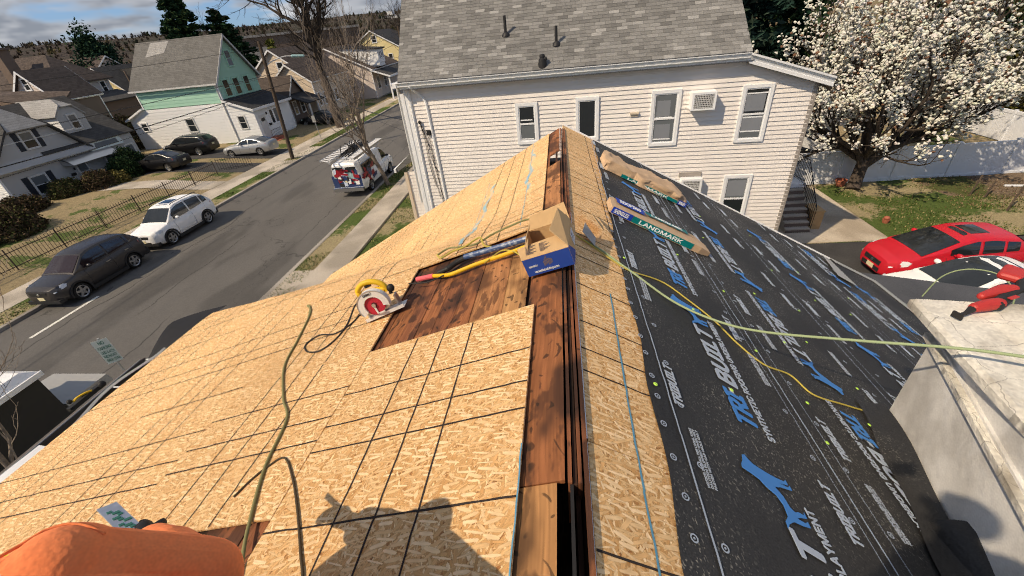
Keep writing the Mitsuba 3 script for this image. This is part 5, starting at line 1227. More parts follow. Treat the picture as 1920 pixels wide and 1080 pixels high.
# its front porch
px1 = gx1 + 2.5; WP = WALL((px1, gy0), (0, 1, 0))[0]
add('porch_wall', cat(*clap(WP, [(0, gz), (6.3, gz), (6.3, 3.45), (0, 3.45)], .14)), 'siding_white', g, label='shaded white porch front')
add('porch_roof', slab([(px1 + .35, gy0 - .3, 3.45), (px1 + .35, gy1 + .3, 3.45), (gx1, gy1 + .3, 4.5), (gx1, gy0 - .3, 4.5)], .14), 'roof_black', g)
add('porch_trim', cat(box(px1 + .35, px1 + .39, gy0 - .3, gy1 + .3, 3.28, 3.5), pbox((gx1, gy0 - .34, 4.30), (2.85, 0, -1.05), (0, .035, 0), (0, 0, .22))), 'trim_white', g)
pd = add('door', cat(wbox(WP, .55, 1.55, gz, 2.75, 0, .05)), 'door_white', g); add('pane', wbox(WP, .75, 1.35, 2.15, 2.45, .05, .06), 'glass_dark', pd)
window(g, WP, 2.3, 3.0, 1.55, 3.05, rail=False); window(g, WP, 3.0, 4.2, 1.55, 3.05, rail=False, glass=('glass_grey',))
add('wall_lamp', ball(WP(1.85, 2.75, .08), (.08, .08, .12), 1), 'iron', g); add('mailbox', wbox(WP, 1.75, 2.05, 1.6, 1.8, 0, .15), 'iron', g)
add('porch_step', cat(box(px1, px1 + 1.0, gy0 + .3, gy0 + 2.0, 0, .55), box(px1 + 1.0, px1 + 1.4, gy0 + .3, gy0 + 2.0, 0, .35)), 'terracotta', g)
for i in range(9): add('baluster', cyl((px1 + .95, gy0 + .3 + .2 * i, .55), (px1 + .95, gy0 + .3 + .2 * i, 1.35), .015, 5), 'iron', g)
add('handrail', cyl((px1 + .95, gy0 + .3, 1.35), (px1 + .95, gy0 + 1.9, 1.35), .02, 5), 'iron', g)
add('rear_roof', slab([(gx0 - 2.5, gy0 - .3, 3.42), (gx0 - .1, gy0 - .3, 4.4), (gx0 - .1, gy1, 4.4), (gx0 - 2.5, gy1, 3.42)], .14), 'trim_white', g)
# further along the street
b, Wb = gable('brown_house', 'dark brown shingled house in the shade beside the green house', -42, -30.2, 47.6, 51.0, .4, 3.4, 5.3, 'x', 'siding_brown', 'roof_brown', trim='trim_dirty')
window(b, Wb['E'][0], .5, 1.3, 1.4, 2.9); window(b, Wb['S'][0], 9.2, 10.1, 1.6, 3.0); window(b, Wb['S'][0], 10.8, 11.5, 1.0, 2.4); window(b, Wb['E'][0], 2.0, 2.9, 1.4, 2.9)
add('porch_roof', slab([(-27.8, 47.4, 2.7), (-27.8, 51.2, 2.7), (-30.2, 51.2, 3.6), (-30.2, 47.4, 3.6)], .12), 'roof_black', b)
for y in (47.6, 49.4, 51.0): add('porch_post', box(-28, -27.85, y, y + .15, .1, 2.6), 'trim_dirty', b)
t, Wt = gable('tan_house', 'tan house with a tall sunlit gable and white rake boards beyond the light pole', -38.2, -29.4, 53.0, 62, .4, 4.6, 7.95, 'y', 'siding_tan', 'roof_brown')
window(t, Wt['S'][0], 4.7, 5.6, 5.3, 6.7); window(t, Wt['S'][0], 1.6, 2.5, 2.2, 3.8); window(t, Wt['E'][0], 1, 2, 1.5, 3); window(t, Wt['E'][0], 4, 5, 1.5, 3)
t2, Wt2 = gable('porch_house', 'lower tan gable stepping forward of the tall tan gable', -34.0, -29.0, 51.5, 52.9, .4, 4.5, 6.35, 'y', 'siding_tan', 'roof_brown')
window(t2, Wt2['S'][0], 1.6, 2.6, 2.2, 3.8); window(t2, Wt2['E'][0], .3, 1.1, 1.6, 3.2)
p2, Wp2 = gable('pink_house', 'pale pinkish gabled house with white eave trim glimpsed through the bare branches', -39, -27, 65, 76, .4, 4.3, 7.3, 'y', 'siding_pink', 'roof_brown', over=.5)
window(p2, Wp2['E'][0], 1.2, 2.4, 1.4, 3.2); window(p2, Wp2['E'][0], 4, 5.2, 1.4, 3.2); window(p2, Wp2['S'][0], 8, 9, 1.6, 3.2); window(p2, Wp2['S'][0], 5.4, 6.6, 4.6, 5.9)
add('porch_roof', slab([(-24.2, 64.6, 3.2), (-24.2, 76.4, 3.2), (-27, 76.4, 4.2), (-27, 64.6, 4.2)], .14), 'roof_dark', p2); add('porch_trim', cat(box(-24.2, -24.14, 64.6, 76.4, 3.0, 3.24), pbox((-27, 64.55, 4.0), (2.8, 0, -1.0), (0, .05, 0), (0, 0, .22))), 'trim_white', p2)
for y in (64.8, 70.4, 76.0): add('porch_post', box(-24.6, -24.4, y, y + .2, .1, 3.0), 'trim_white', p2)
add('porch_step', cat(*[box(-24.4, -24.0 + .35 * i, 67, 68.6, 0, .7 - .18 * i) for i in range(4)]), 'concrete', p2)
dh = thing('white_dormer', 'white sided dormer with three small windows above the pinkish house', 'dormer')
add('wall', cat(*clap(WALL((-31.5, 66.2), (1, 0, 0))[0], [(0, 4.6), (5.6, 4.6), (5.6, 6.7), (0, 7.2)], .16)), 'siding_white', dh); Wd2 = WALL((-25.9, 66.2), (0, 1, 0))[0]
add('wall', cat(*clap(Wd2, [(0, 4.9), (2.4, 4.9), (2.4, 6.6), (0, 6.6)], .16)), 'siding_white', dh); add('wall', box(-31.5, -26.0, 66.3, 68.6, 4.4, 6.6), 'siding_white', dh)
add('roof', slab([(-31.8, 65.9, 7.3), (-25.6, 65.9, 6.7), (-25.6, 68.9, 6.7), (-31.8, 68.9, 7.3)], .14), 'roof_black', dh)
for a in (.4, 1.0, 1.6): window(dh, Wd2, a, a + .5, 5.3, 6.3, rail=False)
yh, Wyh = gable('pale_yellow_house', 'pale yellow gabled house rising beside the cream house roof', -38.4, -28.2, 84, 95, .4, 6.0, 8.9, 'y', 'siding_yellow', 'roof_black')
window(yh, Wyh['S'][0], 5.0, 6.0, 7.0, 8.2); window(yh, Wyh['S'][0], 7.5, 8.4, 3.6, 5.2)
gable('small_white_gable_house', 'white gabled roof end behind the pale yellow house', -36, -26, 102, 110, .4, 6.0, 9.4, 'y', 'siding_white', 'roof_black')
gable('low_grey_house', 'low grey roofed house behind the twin conifers', -56, -44, 70, 78, .4, 5.0, 8.2, 'y', 'siding_white', 'roof_grey')
gable('far_grey_house', 'grey roofed house at the left edge beyond the dark roofs', -78, -66, 44, 54, .4, 6.2, 10.2, 'y', 'siding_white', 'roof_dark')
gable('far_brown_house', 'brown roofed house half hidden by the round pine', -84, -70, 62, 72, .4, 6.0, 9.4, 'x', 'siding_pink', 'roof_brown')
gable('small_taupe_shed', 'small taupe gabled shed in front of the yellow house', -47.2, -44.2, 50.5, 54, .4, 3.2, 4.6, 'x', 'siding_grey', 'roof_brown')
wh = thing('warehouse', 'long low grey warehouse under the hills', 'warehouse')
add('wall', rot(box(-70, 70, -14, 14, 0, 12), -28, ) if False else xf(box(-60, 60, -12, 12, 0, 10), (-205, 330, 4), (.86, .51, 0), (-.51, .86, 0), (0, 0, 1)), 'siding_brown', wh); add('roof', xf(box(-61, 61, -13, 13, 10.01, 11.4), (-205, 330, 4), (.86, .51, 0), (-.51, .86, 0), (0, 0, 1)), 'roof_pale', wh)
ht = thing('hilltop_building', 'white building with a small tower on the far hill', 'building')
add('wall', cat(box(-300, -262, 812, 826, 18, 32), box(-285, -276, 812, 826, 32, 38)), 'siding_white', ht); add('roof', cat(box(-301, -261, 811, 827, 32.01, 33), ), 'roof_pale', ht)
# garage and covered car behind the white fence, right
ga = thing('white_garage', 'low white garage roof showing behind the cream house', 'garage')
add('wall', box(12.2, 15.2, 25.5, 30, 0, 2.1), 'siding_white', ga); add('roof', slab([(11.6, 25.1, 2.2), (15.6, 25.1, 2.0), (15.6, 30.4, 2.6), (11.6, 30.4, 2.9)], .15), 'roof_pale', ga)
add('dark_tarp', vf(m3.Manifold.hull_points(np.vstack([ball((12.3, 22.9, .5), (.7, .7, .5))[0], ball((13.3, 22.9, .6), (.6, .6, .55))[0], ball((12.2, 23.6, .9), (.6, .6, .55))[0]]))), 'tar', smooth=60, label='dark covered heap behind the white fence beside the cream house', cat='cover')


# ---------------------------------------------------------------- fences, poles, signs
fw = thing('white_fence', 'white vinyl privacy fence across the back of the lawn', 'fence')
for i, x in enumerate(np.arange(11.2, 24.2, 2.4)):
    add('panel', cat(box(x + .07, x + 2.33, 21.42, 21.46, .10, 1.58)), 'fence_vinyl', fw); add('rail', box(x + .065, x + 2.335, 21.395, 21.485, 1.50, 1.64), 'fence_vinyl', fw); add('rail', box(x + .065, x + 2.335, 21.395, 21.485, .05, .20), 'fence_vinyl', fw)
    add('post', cat(box(x - .065, x + .065, 21.375, 21.505, 0, 1.68), box(x - .085, x + .085, 21.355, 21.525, 1.68, 1.72)), 'fence_vinyl', fw)
fw2 = thing('white_fence', 'second run of white vinyl fence going back from the lawn corner', 'fence')
for y in np.arange(21.6, 36, 2.4):
    add('panel', box(24.62, 24.66, y + .07, y + 2.33, .10, 1.62), 'fence_vinyl', fw2); add('rail', box(24.595, 24.685, y + .065, y + 2.335, 1.52, 1.68), 'fence_vinyl', fw2); add('post', box(24.575, 24.705, y - .065, y + .065, 0, 1.74), 'fence_vinyl', fw2)
fi = thing('iron_fence', 'black iron picket fence along the front yard of the grey house', 'fence')
FX = -27.0
for y in np.arange(8, 29.6, .17): add('picket', cat(box(FX - .009, FX + .009, y - .009, y + .009, lot(FX, y) + .05, lot(FX, y) + 1.02), hull([(FX - .02, y, lot(FX, y) + 1.02), (FX + .02, y, lot(FX, y) + 1.02), (FX, y - .02, lot(FX, y) + 1.02), (FX, y + .02, lot(FX, y) + 1.02), (FX, y, lot(FX, y) + 1.09)])), 'iron_rust', fi)
for zz in (.18, .88): add('rail', box(FX - .015, FX + .015, 8, 29.9, lot(FX, 0) + zz, lot(FX, 0) + zz + .035), 'iron_rust', fi)
for y in np.arange(8, 30, 2.43): add('post', cat(box(FX - .022, FX + .022, y - .022, y + .022, 0, lot(FX, y) + 1.12)), 'iron_rust', fi)
f2 = thing('iron_fence', 'short black iron fence panel beside the silver sedan', 'fence')
for i, s in enumerate(np.linspace(0, 1, 15)):
    x, y = -27.6 + 2.0 * s, 30.9 + 1.3 * s; add('picket', box(x - .012, x + .012, y - .012, y + .012, lot(x, y), lot(x, y) + .95), 'iron', f2)
add('rail', cat(tube([(-27.6, 30.9, lot(-27.6, 0) + .85), (-25.6, 32.2, lot(-25.6, 0) + .85)], .018, 5)), 'iron', f2); add('rail', tube([(-27.6, 30.9, lot(-27.6, 0) + .15), (-25.6, 32.2, lot(-25.6, 0) + .15)], .018, 5), 'iron', f2)
up = thing('utility_pole', 'leaning dark wooden utility pole with a street light arm', 'pole')
pb_, pt_ = V(-22.9, 33.75, 0), V(-22.35, 34.2, 8.75)
add('shaft', tube([pb_, (pb_ + pt_) / 2, pt_], [.17, .145, .12], 10), 'pole_wood', up, smooth=True)
pm = lambda z: pb_ + (pt_ - pb_) * z / 8.75
add('lamp_arm', tube(curve([pm(7.1), pm(7.1) + V(.5, .3, .28), pm(7.1) + V(1.2, .8, .48), pm(7.1) + V(1.75, 1.15, .45)], 6), .045, 6), 'trim_dirty', up, smooth=True)
add('lamp_head', hull(np.vstack([ball(pm(7.1) + V(1.75, 1.15, .45), (.14, .12, .1), 1)[0], ball(pm(7.1) + V(2.35, 1.5, .38), (.2, .16, .1), 1)[0]])), 'lamp_head', up, smooth=60)
add('insulator', cat(*[ball(pm(z) + V(.12, -.1, 0), .07, 1) for z in (5.6, 6.5, 7.9)]), 'iron', up)
up2 = thing('utility_pole', 'wooden utility pole with a crossarm down the street beyond the brown house', 'pole')
add('shaft', tube([(-22.7, 68, 0), (-22.7, 68, 9)], [.17, .12], 8), 'pole_wood', up2, smooth=True)


def wire(a, b, sag, r, label, n=24):
    t = np.linspace(0, 1, n)[:, None]; p = np.array(a) * (1 - t) + np.array(b) * t; p[:, 2] -= (4 * sag * t * (1 - t))[:, 0]
    return add('overhead_wire', tube(p, r, 4), 'iron', label=label, cat='wire')


wire((-22.6, -12, 6.0), pm(5.6), .5, .022, 'thick overhead cable crossing the front of the grey house towards the pole')
wire((-22.6, -12, 7.0), pm(6.5), .35, .014, 'overhead wire passing the dormer of the grey house')
wire((-22.5, -12, 5.0), pm(5.45), .35, .012, 'lowest overhead wire along the far side of the street')
wire((-22.5, -12, 8.4), pm(8.3), .3, .010, 'topmost overhead wire along the far side of the street')
wire(pm(5.6), (-22.7, 68, 7.2), .4, .02, 'cable running down the street from the light pole'); wire(pm(6.5), (-22.7, 68, 8.2), .4, .012, 'wire running down the street from the light pole')
wire(pm(6.4), WS(6.0, 5.85, .3), .25, .012, 'service wire from the light pole to the green house wall'); wire((-22.7, 38, 5.9), Wn(-5.63, 5.8, .08), .5, .018, 'twisted service wire to the left corner of the cream house'); wire((-22.7, 40, 5.2), Wn(-5.63, 5.35, .08), .4, .008, 'thin service wire to the left corner of the cream house')
sg = thing('street_sign', 'green and white parking sign on a steel post below the left eave', 'sign')
sp = V(-11.5, 6.82, 0)
add('post', tube([sp + V(0, 0, 0), sp + V(0, 0, 2.75)], .03, 6), 'sign_back', sg)
sn_ = unit((.62, -.78, 0)); sd2 = np.cross((0, 0, 1), sn_)
add('plate', pbox(sp - sd2 * .16 + sn_ * .035 + V(0, 0, 2.0), sd2 * .32, sn_ * .004, (0, 0, .72)), 'sign_white', sg)
for i, (w_, zz) in enumerate((('NO', 2.58), ('PARKING', 2.44), ('2ND & 4TH', 2.30), ('MONDAY', 2.18), ('8AM-2PM', 2.06))):
    tm = fit(text(w_, .08), min(.26, .045 * len(w_) + .03), .085 if i else .10); add('lettering', xf(tm, sp - sd2 * (tm[0][:, 0].max() / 2) + sn_ * .041 + V(0, 0, zz), sd2, (0, 0, 1), sn_), 'sign_green', sg)
s2 = thing('street_sign', 'small sign on a thin post at the far kerb beyond the pole', 'sign')
add('post', tube([(-23.9, 40.9, 0), (-24.0, 40.85, 2.3)], .03, 5), 'sign_back', s2); add('plate', box(-24.15, -23.8, 40.80, 40.82, 1.7, 2.3), 'sign_back', s2)
for p in ((17.68, 19.03, .9), (17.98, 18.68, .75), (17.85, 17.4, 1.0)):
    add('stake', tube([(p[0], p[1], 0), (p[0] + .35, p[1] + .25, p[2])], .035, 5), 'pole_wood', label=['leaning wooden garden stake nearest the white fence', 'thin leaning stake in the middle of the bare soil', 'leaning stake nearest the lawn'][0 if p[2] == .9 else 1 if p[2] == .75 else 2], cat='stake')
add('white_board', pbox((19.6, 19.75, .12), (.8, -.2, .02), (.03, .1, 0), (0, 0, .05)), 'trim_white', label='white board lying on the bare soil by the stakes', cat='board')
add('flower_pot', lathe([(0, 0), (.16, 0), (.22, .28), (.25, .28), (.25, .35), (.21, .35), (.19, .2), (0, .2)], (13.55, 21.05, .02), n=16), 'terracotta', smooth=40, label='terracotta pot standing against the white fence', cat='pot')
add('flower_pot', cat(lathe([(0, 0), (.09, 0), (.13, .18), (.11, .18), (0, .14)], (13.0, 16.75, .05), n=12), ball((13.0, 16.75, .28), (.11, .11, .08), 1)), 'terracotta', smooth=40, label='small reddish pot at the edge of the concrete drive beside the red car', cat='pot')


# ---------------------------------------------------------------- cars
def car(name, label, cat_, x, y, z, head, paint, kind, group=None, glass='car_glass', clad=None, sunroof=False, van=False, rail_=False):
    L, Wd, Ht, wb, r, gc, prof, roofp, wr, plan = kind
    k = thing(name, label, cat_, group)
    c, s = math.cos(head), math.sin(head); F = lambda m: xf(m, (x, y, z), (c, s, 0), (-s, c, 0), (0, 0, 1))
    px, pz = np.array(prof).T; rx, rz = np.array(roofp).T
    zt = lambda a: np.interp(a, px[::-1], pz[::-1]); zroof = lambda a: np.interp(a, rx[::-1], rz[::-1])
    bx_, bw_ = np.array(plan).T; hw = lambda a: np.interp(a, bx_[::-1], bw_[::-1]) * Wd / 2
    zb = lambda a: gc + .12 * np.clip((abs(a) - L / 2 + .75) / .75, 0, 1) ** 2

    def loft(xs, ring):
        R_ = [ring(a) for a in xs]; n = len(R_[0]); v = np.array([[a, p[0], p[1]] for a, rr in zip(xs, R_) for p in rr])
        i, j = np.meshgrid(np.arange(len(xs) - 1), np.arange(n), indexing='ij'); q = np.stack([i * n + j, i * n + (j + 1) % n, (i + 1) * n + (j + 1) % n, (i + 1) * n + j], -1).reshape(-1, 4)
        e = (len(xs) - 1) * n; f = np.vstack([q[:, [0, 1, 2]], q[:, [0, 2, 3]], [[0, j + 1, j] for j in range(1, n - 1)], [[e, e + j, e + j + 1] for j in range(1, n - 1)]])
        m = m3.Manifold(m3.Mesh(v.astype(np.float32), f.astype(np.uint32)))
        if m.volume() < 0: m = m3.Manifold(m3.Mesh(v.astype(np.float32), f[:, ::-1].astype(np.uint32)))
        return m

    def lower(a):
        w, t, b = hw(a), zt(a), zb(a); h = t - b
        half = [(.78 * w, b), (.95 * w, b + .10 * h), (w, b + .34 * h), (.995 * w, b + .62 * h), (.965 * w, b + .80 * h), (.90 * w, b + .955 * h), (.78 * w, t), (.4 * w, t + .022)]
        return half + [(0, t + .028)] + [(-p, q) for p, q in half[::-1]]
    xs = np.array(sorted(set(np.round(np.concatenate([np.linspace(-L / 2, L / 2, 34), px, bx_]), 3))))
    body = loft(xs, lower)
    belt = lambda a: zt(a) - .01
    wb0 = .895

    def yat(a, zz):
        b = belt(a); t = np.clip((zz - b) / max(Ht - b, .1), 0, 1); w = min(hw(a), Wd / 2) * wb0
        return w * (1 - (1 - wr) * t ** 1.25)

    def upper(a):
        b, t = belt(a) - .06, max(zroof(a), belt(a) + .004)
        e = min(.075, (t - belt(a)) * .5)
        half = [(yat(a, belt(a)), b), (yat(a, belt(a)), belt(a)), (yat(a, (belt(a) + t) / 2), (belt(a) + t) / 2), (yat(a, t) , t - e), (yat(a, t) * .94, t - .012), (yat(a, t) * .55, t + .022)]
        return half + [(0, t + .03)] + [(-p, q) for p, q in half[::-1]]
    xg = np.array(sorted(set(np.round(np.concatenate([np.linspace(rx.min(), rx.max(), 26), rx]), 3))))
    top = loft(xg, upper)
    ax_f, ax_r = kind_axle(kind)
    hull_ = body + top
    for ax in (ax_f, ax_r):
        for sd in (-1, 1):
            hull_ = hull_ - m3.Manifold.cylinder(.34, r + .055, r + .055, 28).rotate([90, 0, 0]).translate([ax, sd * (Wd / 2 - .06) + .17, r])
    add('body', F(vf(hull_)), paint, k, smooth=32)
    # glass
    def strip(a0, a1, n, wmul, off, name_, mat):
        us, vs = np.linspace(a0, a1, n), np.linspace(-wmul, wmul, 9)
        m = grid(lambda a, b: (a, b * yat(a, zroof(a)), zroof(a) + .03 - .03 * b * b * 1.1 + off), us, vs); add(name_, F(m), mat, k, smooth=True)
    ws = [i for i in range(len(rx))]
    strip(rx[0] - .05, rx[1] + .03, 6, .90, .012, 'windscreen', glass)
    if not van: strip(rx[-2] - .04 if rx[-2] - rx[-1] > .15 else rx[-1], rx[-1] + .05, 6, .86, .012, 'rear_window', glass)
    if sunroof: strip(rx[1] - (.22 if paint != 'paint_white' or Ht > 1.6 else -.03), rx[1] - .95, 4, .52 if paint != 'paint_white' or Ht > 1.6 else .86, .008, 'sunroof', glass)
    wins = kind_windows(kind)
    for sd in (-1, 1):
        for a0, a1 in wins:
            ms = []
            us = np.linspace(a0, a1, 9)
            def P(a, t):
                b0 = belt(a) + .035; t1 = max(zroof(a) - .085, b0 + .002); zz = b0 + (t1 - b0) * t
                return (a, sd * (yat(a, zz) + .010), zz)
            add('side_window', F(grid(P, us, np.linspace(0, 1, 5))), glass, k, smooth=True)
        # door seams, handles, mirror
        for a in kind_seams(kind):
            add('door_seam', F(tube([(a, sd * (hw(a) * q + .003), zb(a) + f_ * (zt(a) - zb(a))) for q, f_ in ((.97, .15), (1, .34), (.995, .62), (.965, .80), (.91, .94))], .006, 4)), 'black_plastic', k)
        for a0, a1 in wins[:2]:
            a = a1 + .16; add('door_handle', F(box(a - .1, a + .1, sd * hw(a) * .975 - .02, sd * hw(a) * .975 + .02, zt(a) - .19, zt(a) - .155)), 'chrome' if paint in ('paint_grey',) else paint, k)
        a = wins[0][0] - .12
        add('mirror', F(cat(ball((a, sd * (hw(a) * wb0 + .16), belt(a) + .10), (.07, .11, .075), 2), pbox((a - .03, sd * hw(a) * .88, belt(a) + .03), (.06, 0, 0), (0, sd * .14, 0), (0, 0, .04)))), 'black_plastic' if van else paint, k, smooth=True)
    if clad:
        for sd in (-1, 1):
            add('sill', F(cat(pbox((ax_r + r + .05, sd * (Wd / 2 - .04), gc - .02), (ax_f - ax_r - 2 * r - .1, 0, 0), (0, sd * .05, 0), (0, 0, .14)))), clad, k)
            for ax in (ax_f, ax_r): add('arch_trim', F(xf((np.array([(q * math.cos(t), q * math.sin(t), e) for t in np.linspace(-.15, PI + .15, 18) for q, e in ((r + .05, 0), (r + .12, 0), (r + .12, .03), (r + .05, .03))]), np.array([[i * 4 + j, i * 4 + (j + 1) % 4, (i + 1) * 4 + (j + 1) % 4, (i + 1) * 4 + j] for i in range(17) for j in range(4)])), (ax, sd * (Wd / 2 - .012), r), (1, 0, 0), (0, 0, 1), (0, sd, 0))), clad, k)
    if rail_:
        for sd in (-1, 1): add('roof_rail', F(tube(curve([(rx[1] - .15, sd * yat(0, Ht) * .93, zroof(rx[1] - .15) + .03), (rx[1] - .3, sd * yat(0, Ht) * .93, Ht + .06), (rx[-2] + .35, sd * yat(0, Ht) * .93, Ht + .05), (rx[-2] + .15, sd * yat(0, Ht) * .93, zroof(rx[-2] + .15) + .03)], 4), .018, 5)), 'black_plastic', k)
    # ends
    nose, tail = L / 2, -L / 2
    for sd in (-1, 1):
        a, b = nose - .10, nose - .48
        add('headlight', F(hull([(a + .02, sd * hw(a) * .58, zt(a) - .06), (a + .06, sd * hw(a) * .62, zt(a) - .18), (a + .02, sd * (hw(a) + .005), zt(a) - .17), (b, sd * (hw(b) + .012), zt(b) - .17), (b + .02, sd * hw(b) * .95, zt(b) - .015), (b - .10, sd * hw(b) * .985, zt(b) - .07), (a, sd * hw(a) * .8, zt(a) - .01)])), 'lamp_clear', k, smooth=30)
        a = tail + .03
        add('taillight', F(hull([(a - .02, sd * hw(a) * .62, zt(a) - .10), (a - .02, sd * hw(a) * .62, zt(a) - .24), (a, sd * hw(a) * .96, zt(a) - .28), (a + .30, sd * hw(a + .3) * .985, zt(a + .3) - .17), (a + .28, sd * hw(a + .3) * .96, zt(a + .3) - .07), (a + .02, sd * hw(a) * .9, zt(a) - .04)])), 'lamp_red', k, smooth=30)
    gw = hw(nose - .05) * .62; zn = zt(nose - .06)
    add('grille', F(cat(box(nose - .12, nose + .004, -gw, gw, zn - .22, zn - .07))), 'grille_black', k); add('lower_grille', F(box(nose - .12, nose + .006, -gw * 1.1, gw * 1.1, zb(nose) + .03, zb(nose) + .17)), 'grille_black', k)
    add('emblem', F(ball((nose + .01, 0, zn - .14), (.012, .06, .05), 1)), 'chrome', k)
    add('number_plate', F(box(nose + .006, nose + .014, -.15, .15, zn - .42, zn - .27)), 'plate', k); add('number_plate', F(box(tail - .012, tail - .002, -.15, .15, zt(tail) - .30, zt(tail) - .15)), 'plate', k)
    if clad: add('bumper', F(cat(loft_box(nose - .25, nose + .01, Wd * .42, zb(nose) - .04, zb(nose) + .10), loft_box(tail - .01, tail + .25, Wd * .42, zb(tail) - .04, zb(tail) + .22))), clad, k)
    for ax in (ax_f, ax_r):
        for sd in (-1, 1):
            o = (ax, sd * (Wd / 2 - .02), r); axd = (0, sd, 0)
            w = add('wheel', F(lathe([(r * .62, -.20), (r * .95, -.20), (r, -.16), (r, -.05), (r * .95, -.005), (r * .80, .0), (r * .68, -.01), (r * .66, -.05)], o, axd, 28)), 'tyre', k, smooth=40)
            add('rim_well', F(lathe([(0, -.08), (r * .66, -.08), (r * .68, -.01)], o, axd, 20)), 'rim_dark', w, smooth=40)
            sp = [hull(np.vstack([[np.array(o) + np.array((math.cos(t) * q - math.sin(t) * e, sd * dd, math.sin(t) * q + math.cos(t) * e)) for q, e in ((r * .10, .05 * r / .33), (r * .10, -.05 * r / .33), (r * .66, .035 * r / .33), (r * .66, -.035 * r / .33)) for dd in (-.045, -.012)]])) for t in np.arange(5) * 2 * PI / 5 + .3]
            add('rim', F(cat(*sp, lathe([(r * .60, -.03), (r * .68, -.004), (r * .71, -.006), (r * .66, -.05)], o, axd, 24), lathe([(0, .0), (r * .13, -.004), (r * .16, -.04)], o, axd, 10))), 'rim', w, smooth=40)
    return k, F


def loft_box(x0, x1, w, z0, z1): return box(x0, x1, -w, w, z0, z1)


def kind_axle(k): L, wb = k[0], k[3]; f = (L - wb) * .46; return L / 2 - f, L / 2 - f - wb


def kind_windows(k):
    rp = k[7]; a0, a1 = rp[1][0] + .28, rp[-1][0] + (.45 if k[2] > 1.55 else .62)
    if k[2] > 2: return [(rp[0][0] - .30, rp[0][0] - 1.05)]
    m = (a0 + a1) / 2 + .05; f = a1 + (a0 - a1) * .10
    return [(a0, m + .05), (m - .05, a1 + .32), (a1 + .24, a1 - .12)] if k[2] > 1.5 else [(a0, m + .04), (m - .05, a1)]


def kind_seams(k):
    w = kind_windows(k); return [w[0][0] + .08, w[0][1] - .05] + ([w[1][1] - .1] if len(w) > 1 else [])


PLAN = lambda L: [(L / 2, .55), (L / 2 - .06, .72), (L / 2 - .22, .88), (L / 2 - .6, .985), (.3, 1.), (-L / 2 + .7, .99), (-L / 2 + .2, .93), (-L / 2 + .05, .84), (-L / 2, .74)]
SUV = lambda L, Ht, wb: (L, 1.83, Ht, wb, .36, .21, [(L / 2, .72), (L / 2 - .05, .88), (L / 2 - .25, .97), (L / 2 - .85, 1.06), (L / 2 - 1.15, 1.11), (0, 1.10), (-L / 2 + .6, 1.20), (-L / 2 + .12, 1.20), (-L / 2, 1.06)],
    [(L / 2 - 1.02, 1.10), (L / 2 - 1.78, Ht - .11), (L / 2 - 2.1, Ht - .02), (L / 2 - 2.7, Ht), (-L / 2 + .95, Ht - .05), (-L / 2 + .58, Ht - .14), (-L / 2 + .12, 1.21)], .80, PLAN(L))
SEDAN = (4.55, 1.77, 1.45, 2.70, .32, .17, [(2.275, .60), (2.2, .72), (1.95, .80), (1.2, .92), (.95, .96), (0, .97), (-1.4, 1.02), (-1.75, 1.05), (-2.2, 1.03), (-2.275, .92)], [(1.05, .95), (.15, 1.36), (-.25, 1.44), (-.7, 1.43), (-1.15, 1.33), (-1.95, 1.045)], .76, PLAN(4.55))
HATCH = (4.06, 1.70, 1.52, 2.53, .30, .17, [(2.03, .62), (1.96, .78), (1.7, .88), (1.15, .99), (.95, 1.02), (0, 1.0), (-1.5, 1.08), (-1.9, 1.08), (-2.03, .95)], [(1.22, .98), (.15, 1.40), (-.25, 1.50), (-.7, 1.51), (-1.45, 1.44), (-1.95, 1.08)], .78, PLAN(4.06))
VAN = (5.6, 1.98, 2.08, 3.5, .37, .30, [(2.8, .78), (2.75, .98), (2.55, 1.10), (2.0, 1.20), (1.8, 1.24), (0, 1.22), (-2.7, 1.22), (-2.8, 1.20)], [(2.0, 1.22), (1.25, 1.92), (.9, 2.04), (0, 2.08), (-2.7, 2.06), (-2.79, 1.95)], .86, [(2.8, .78), (2.7, .92), (2.4, .98), (0, 1.), (-2.7, .99), (-2.8, .96)])
S5 = SUV(4.5, 1.73, 2.62)
car('parked_suv', 'dark grey suv parked at the far kerb behind the white one', 'car', -21.42, 14.30, 0, -PI / 2, 'paint_grey', S5, 'suvs parked along the far kerb', glass='car_glass_red', clad='black_plastic')
car('parked_suv', 'white suv with black lower trim parked at the far kerb', 'car', -21.48, 19.40, 0, -PI / 2, 'paint_white', SUV(4.5, 1.78, 2.66), 'suvs parked along the far kerb', clad='black_plastic', sunroof=True, rail_=True)
car('parked_sedan', 'silver sedan with lit roofline parked in the drive of the green house', 'car', -27.85, 35.75, lot(-28, 0) + .015, PI + .06, 'paint_silver', SEDAN)
car('parked_suv', 'black suv parked against the white side of the green house', 'car', -34.2, 36.35, lot(-34, 0) + .015, PI + .02, 'paint_black', SUV(4.7, 1.70, 2.75))
car('parked_sedan', 'black sedan parked in the shade beside the grey house shrubs', 'car', -33.1, 31.55, lot(-33, 0) + .015, PI, 'paint_black', SEDAN)
car('parked_sedan', 'dark sedan in the shadow in front of the brown house', 'car', -27.6, 48.4, .2, PI, 'paint_black', SEDAN)
car('parked_hatchback', 'red hatchback with a black sunroof parked by the concrete drive', 'car', 12.2, 13.05, .03, PI + .03, 'paint_red', HATCH, sunroof=True)
car('parked_sedan', 'white sedan beside the red hatchback, partly hidden by the low flat roof', 'car', 11.55, 11.0, .03, PI + .03, 'paint_white', SEDAN, sunroof=True)
vk, VF = car('work_van', 'white work van with red and blue graphics and ladders on its roof rack', 'van', -13.05, 26.45, 0, PI / 2, 'paint_white', VAN, van=True, glass='car_glass')
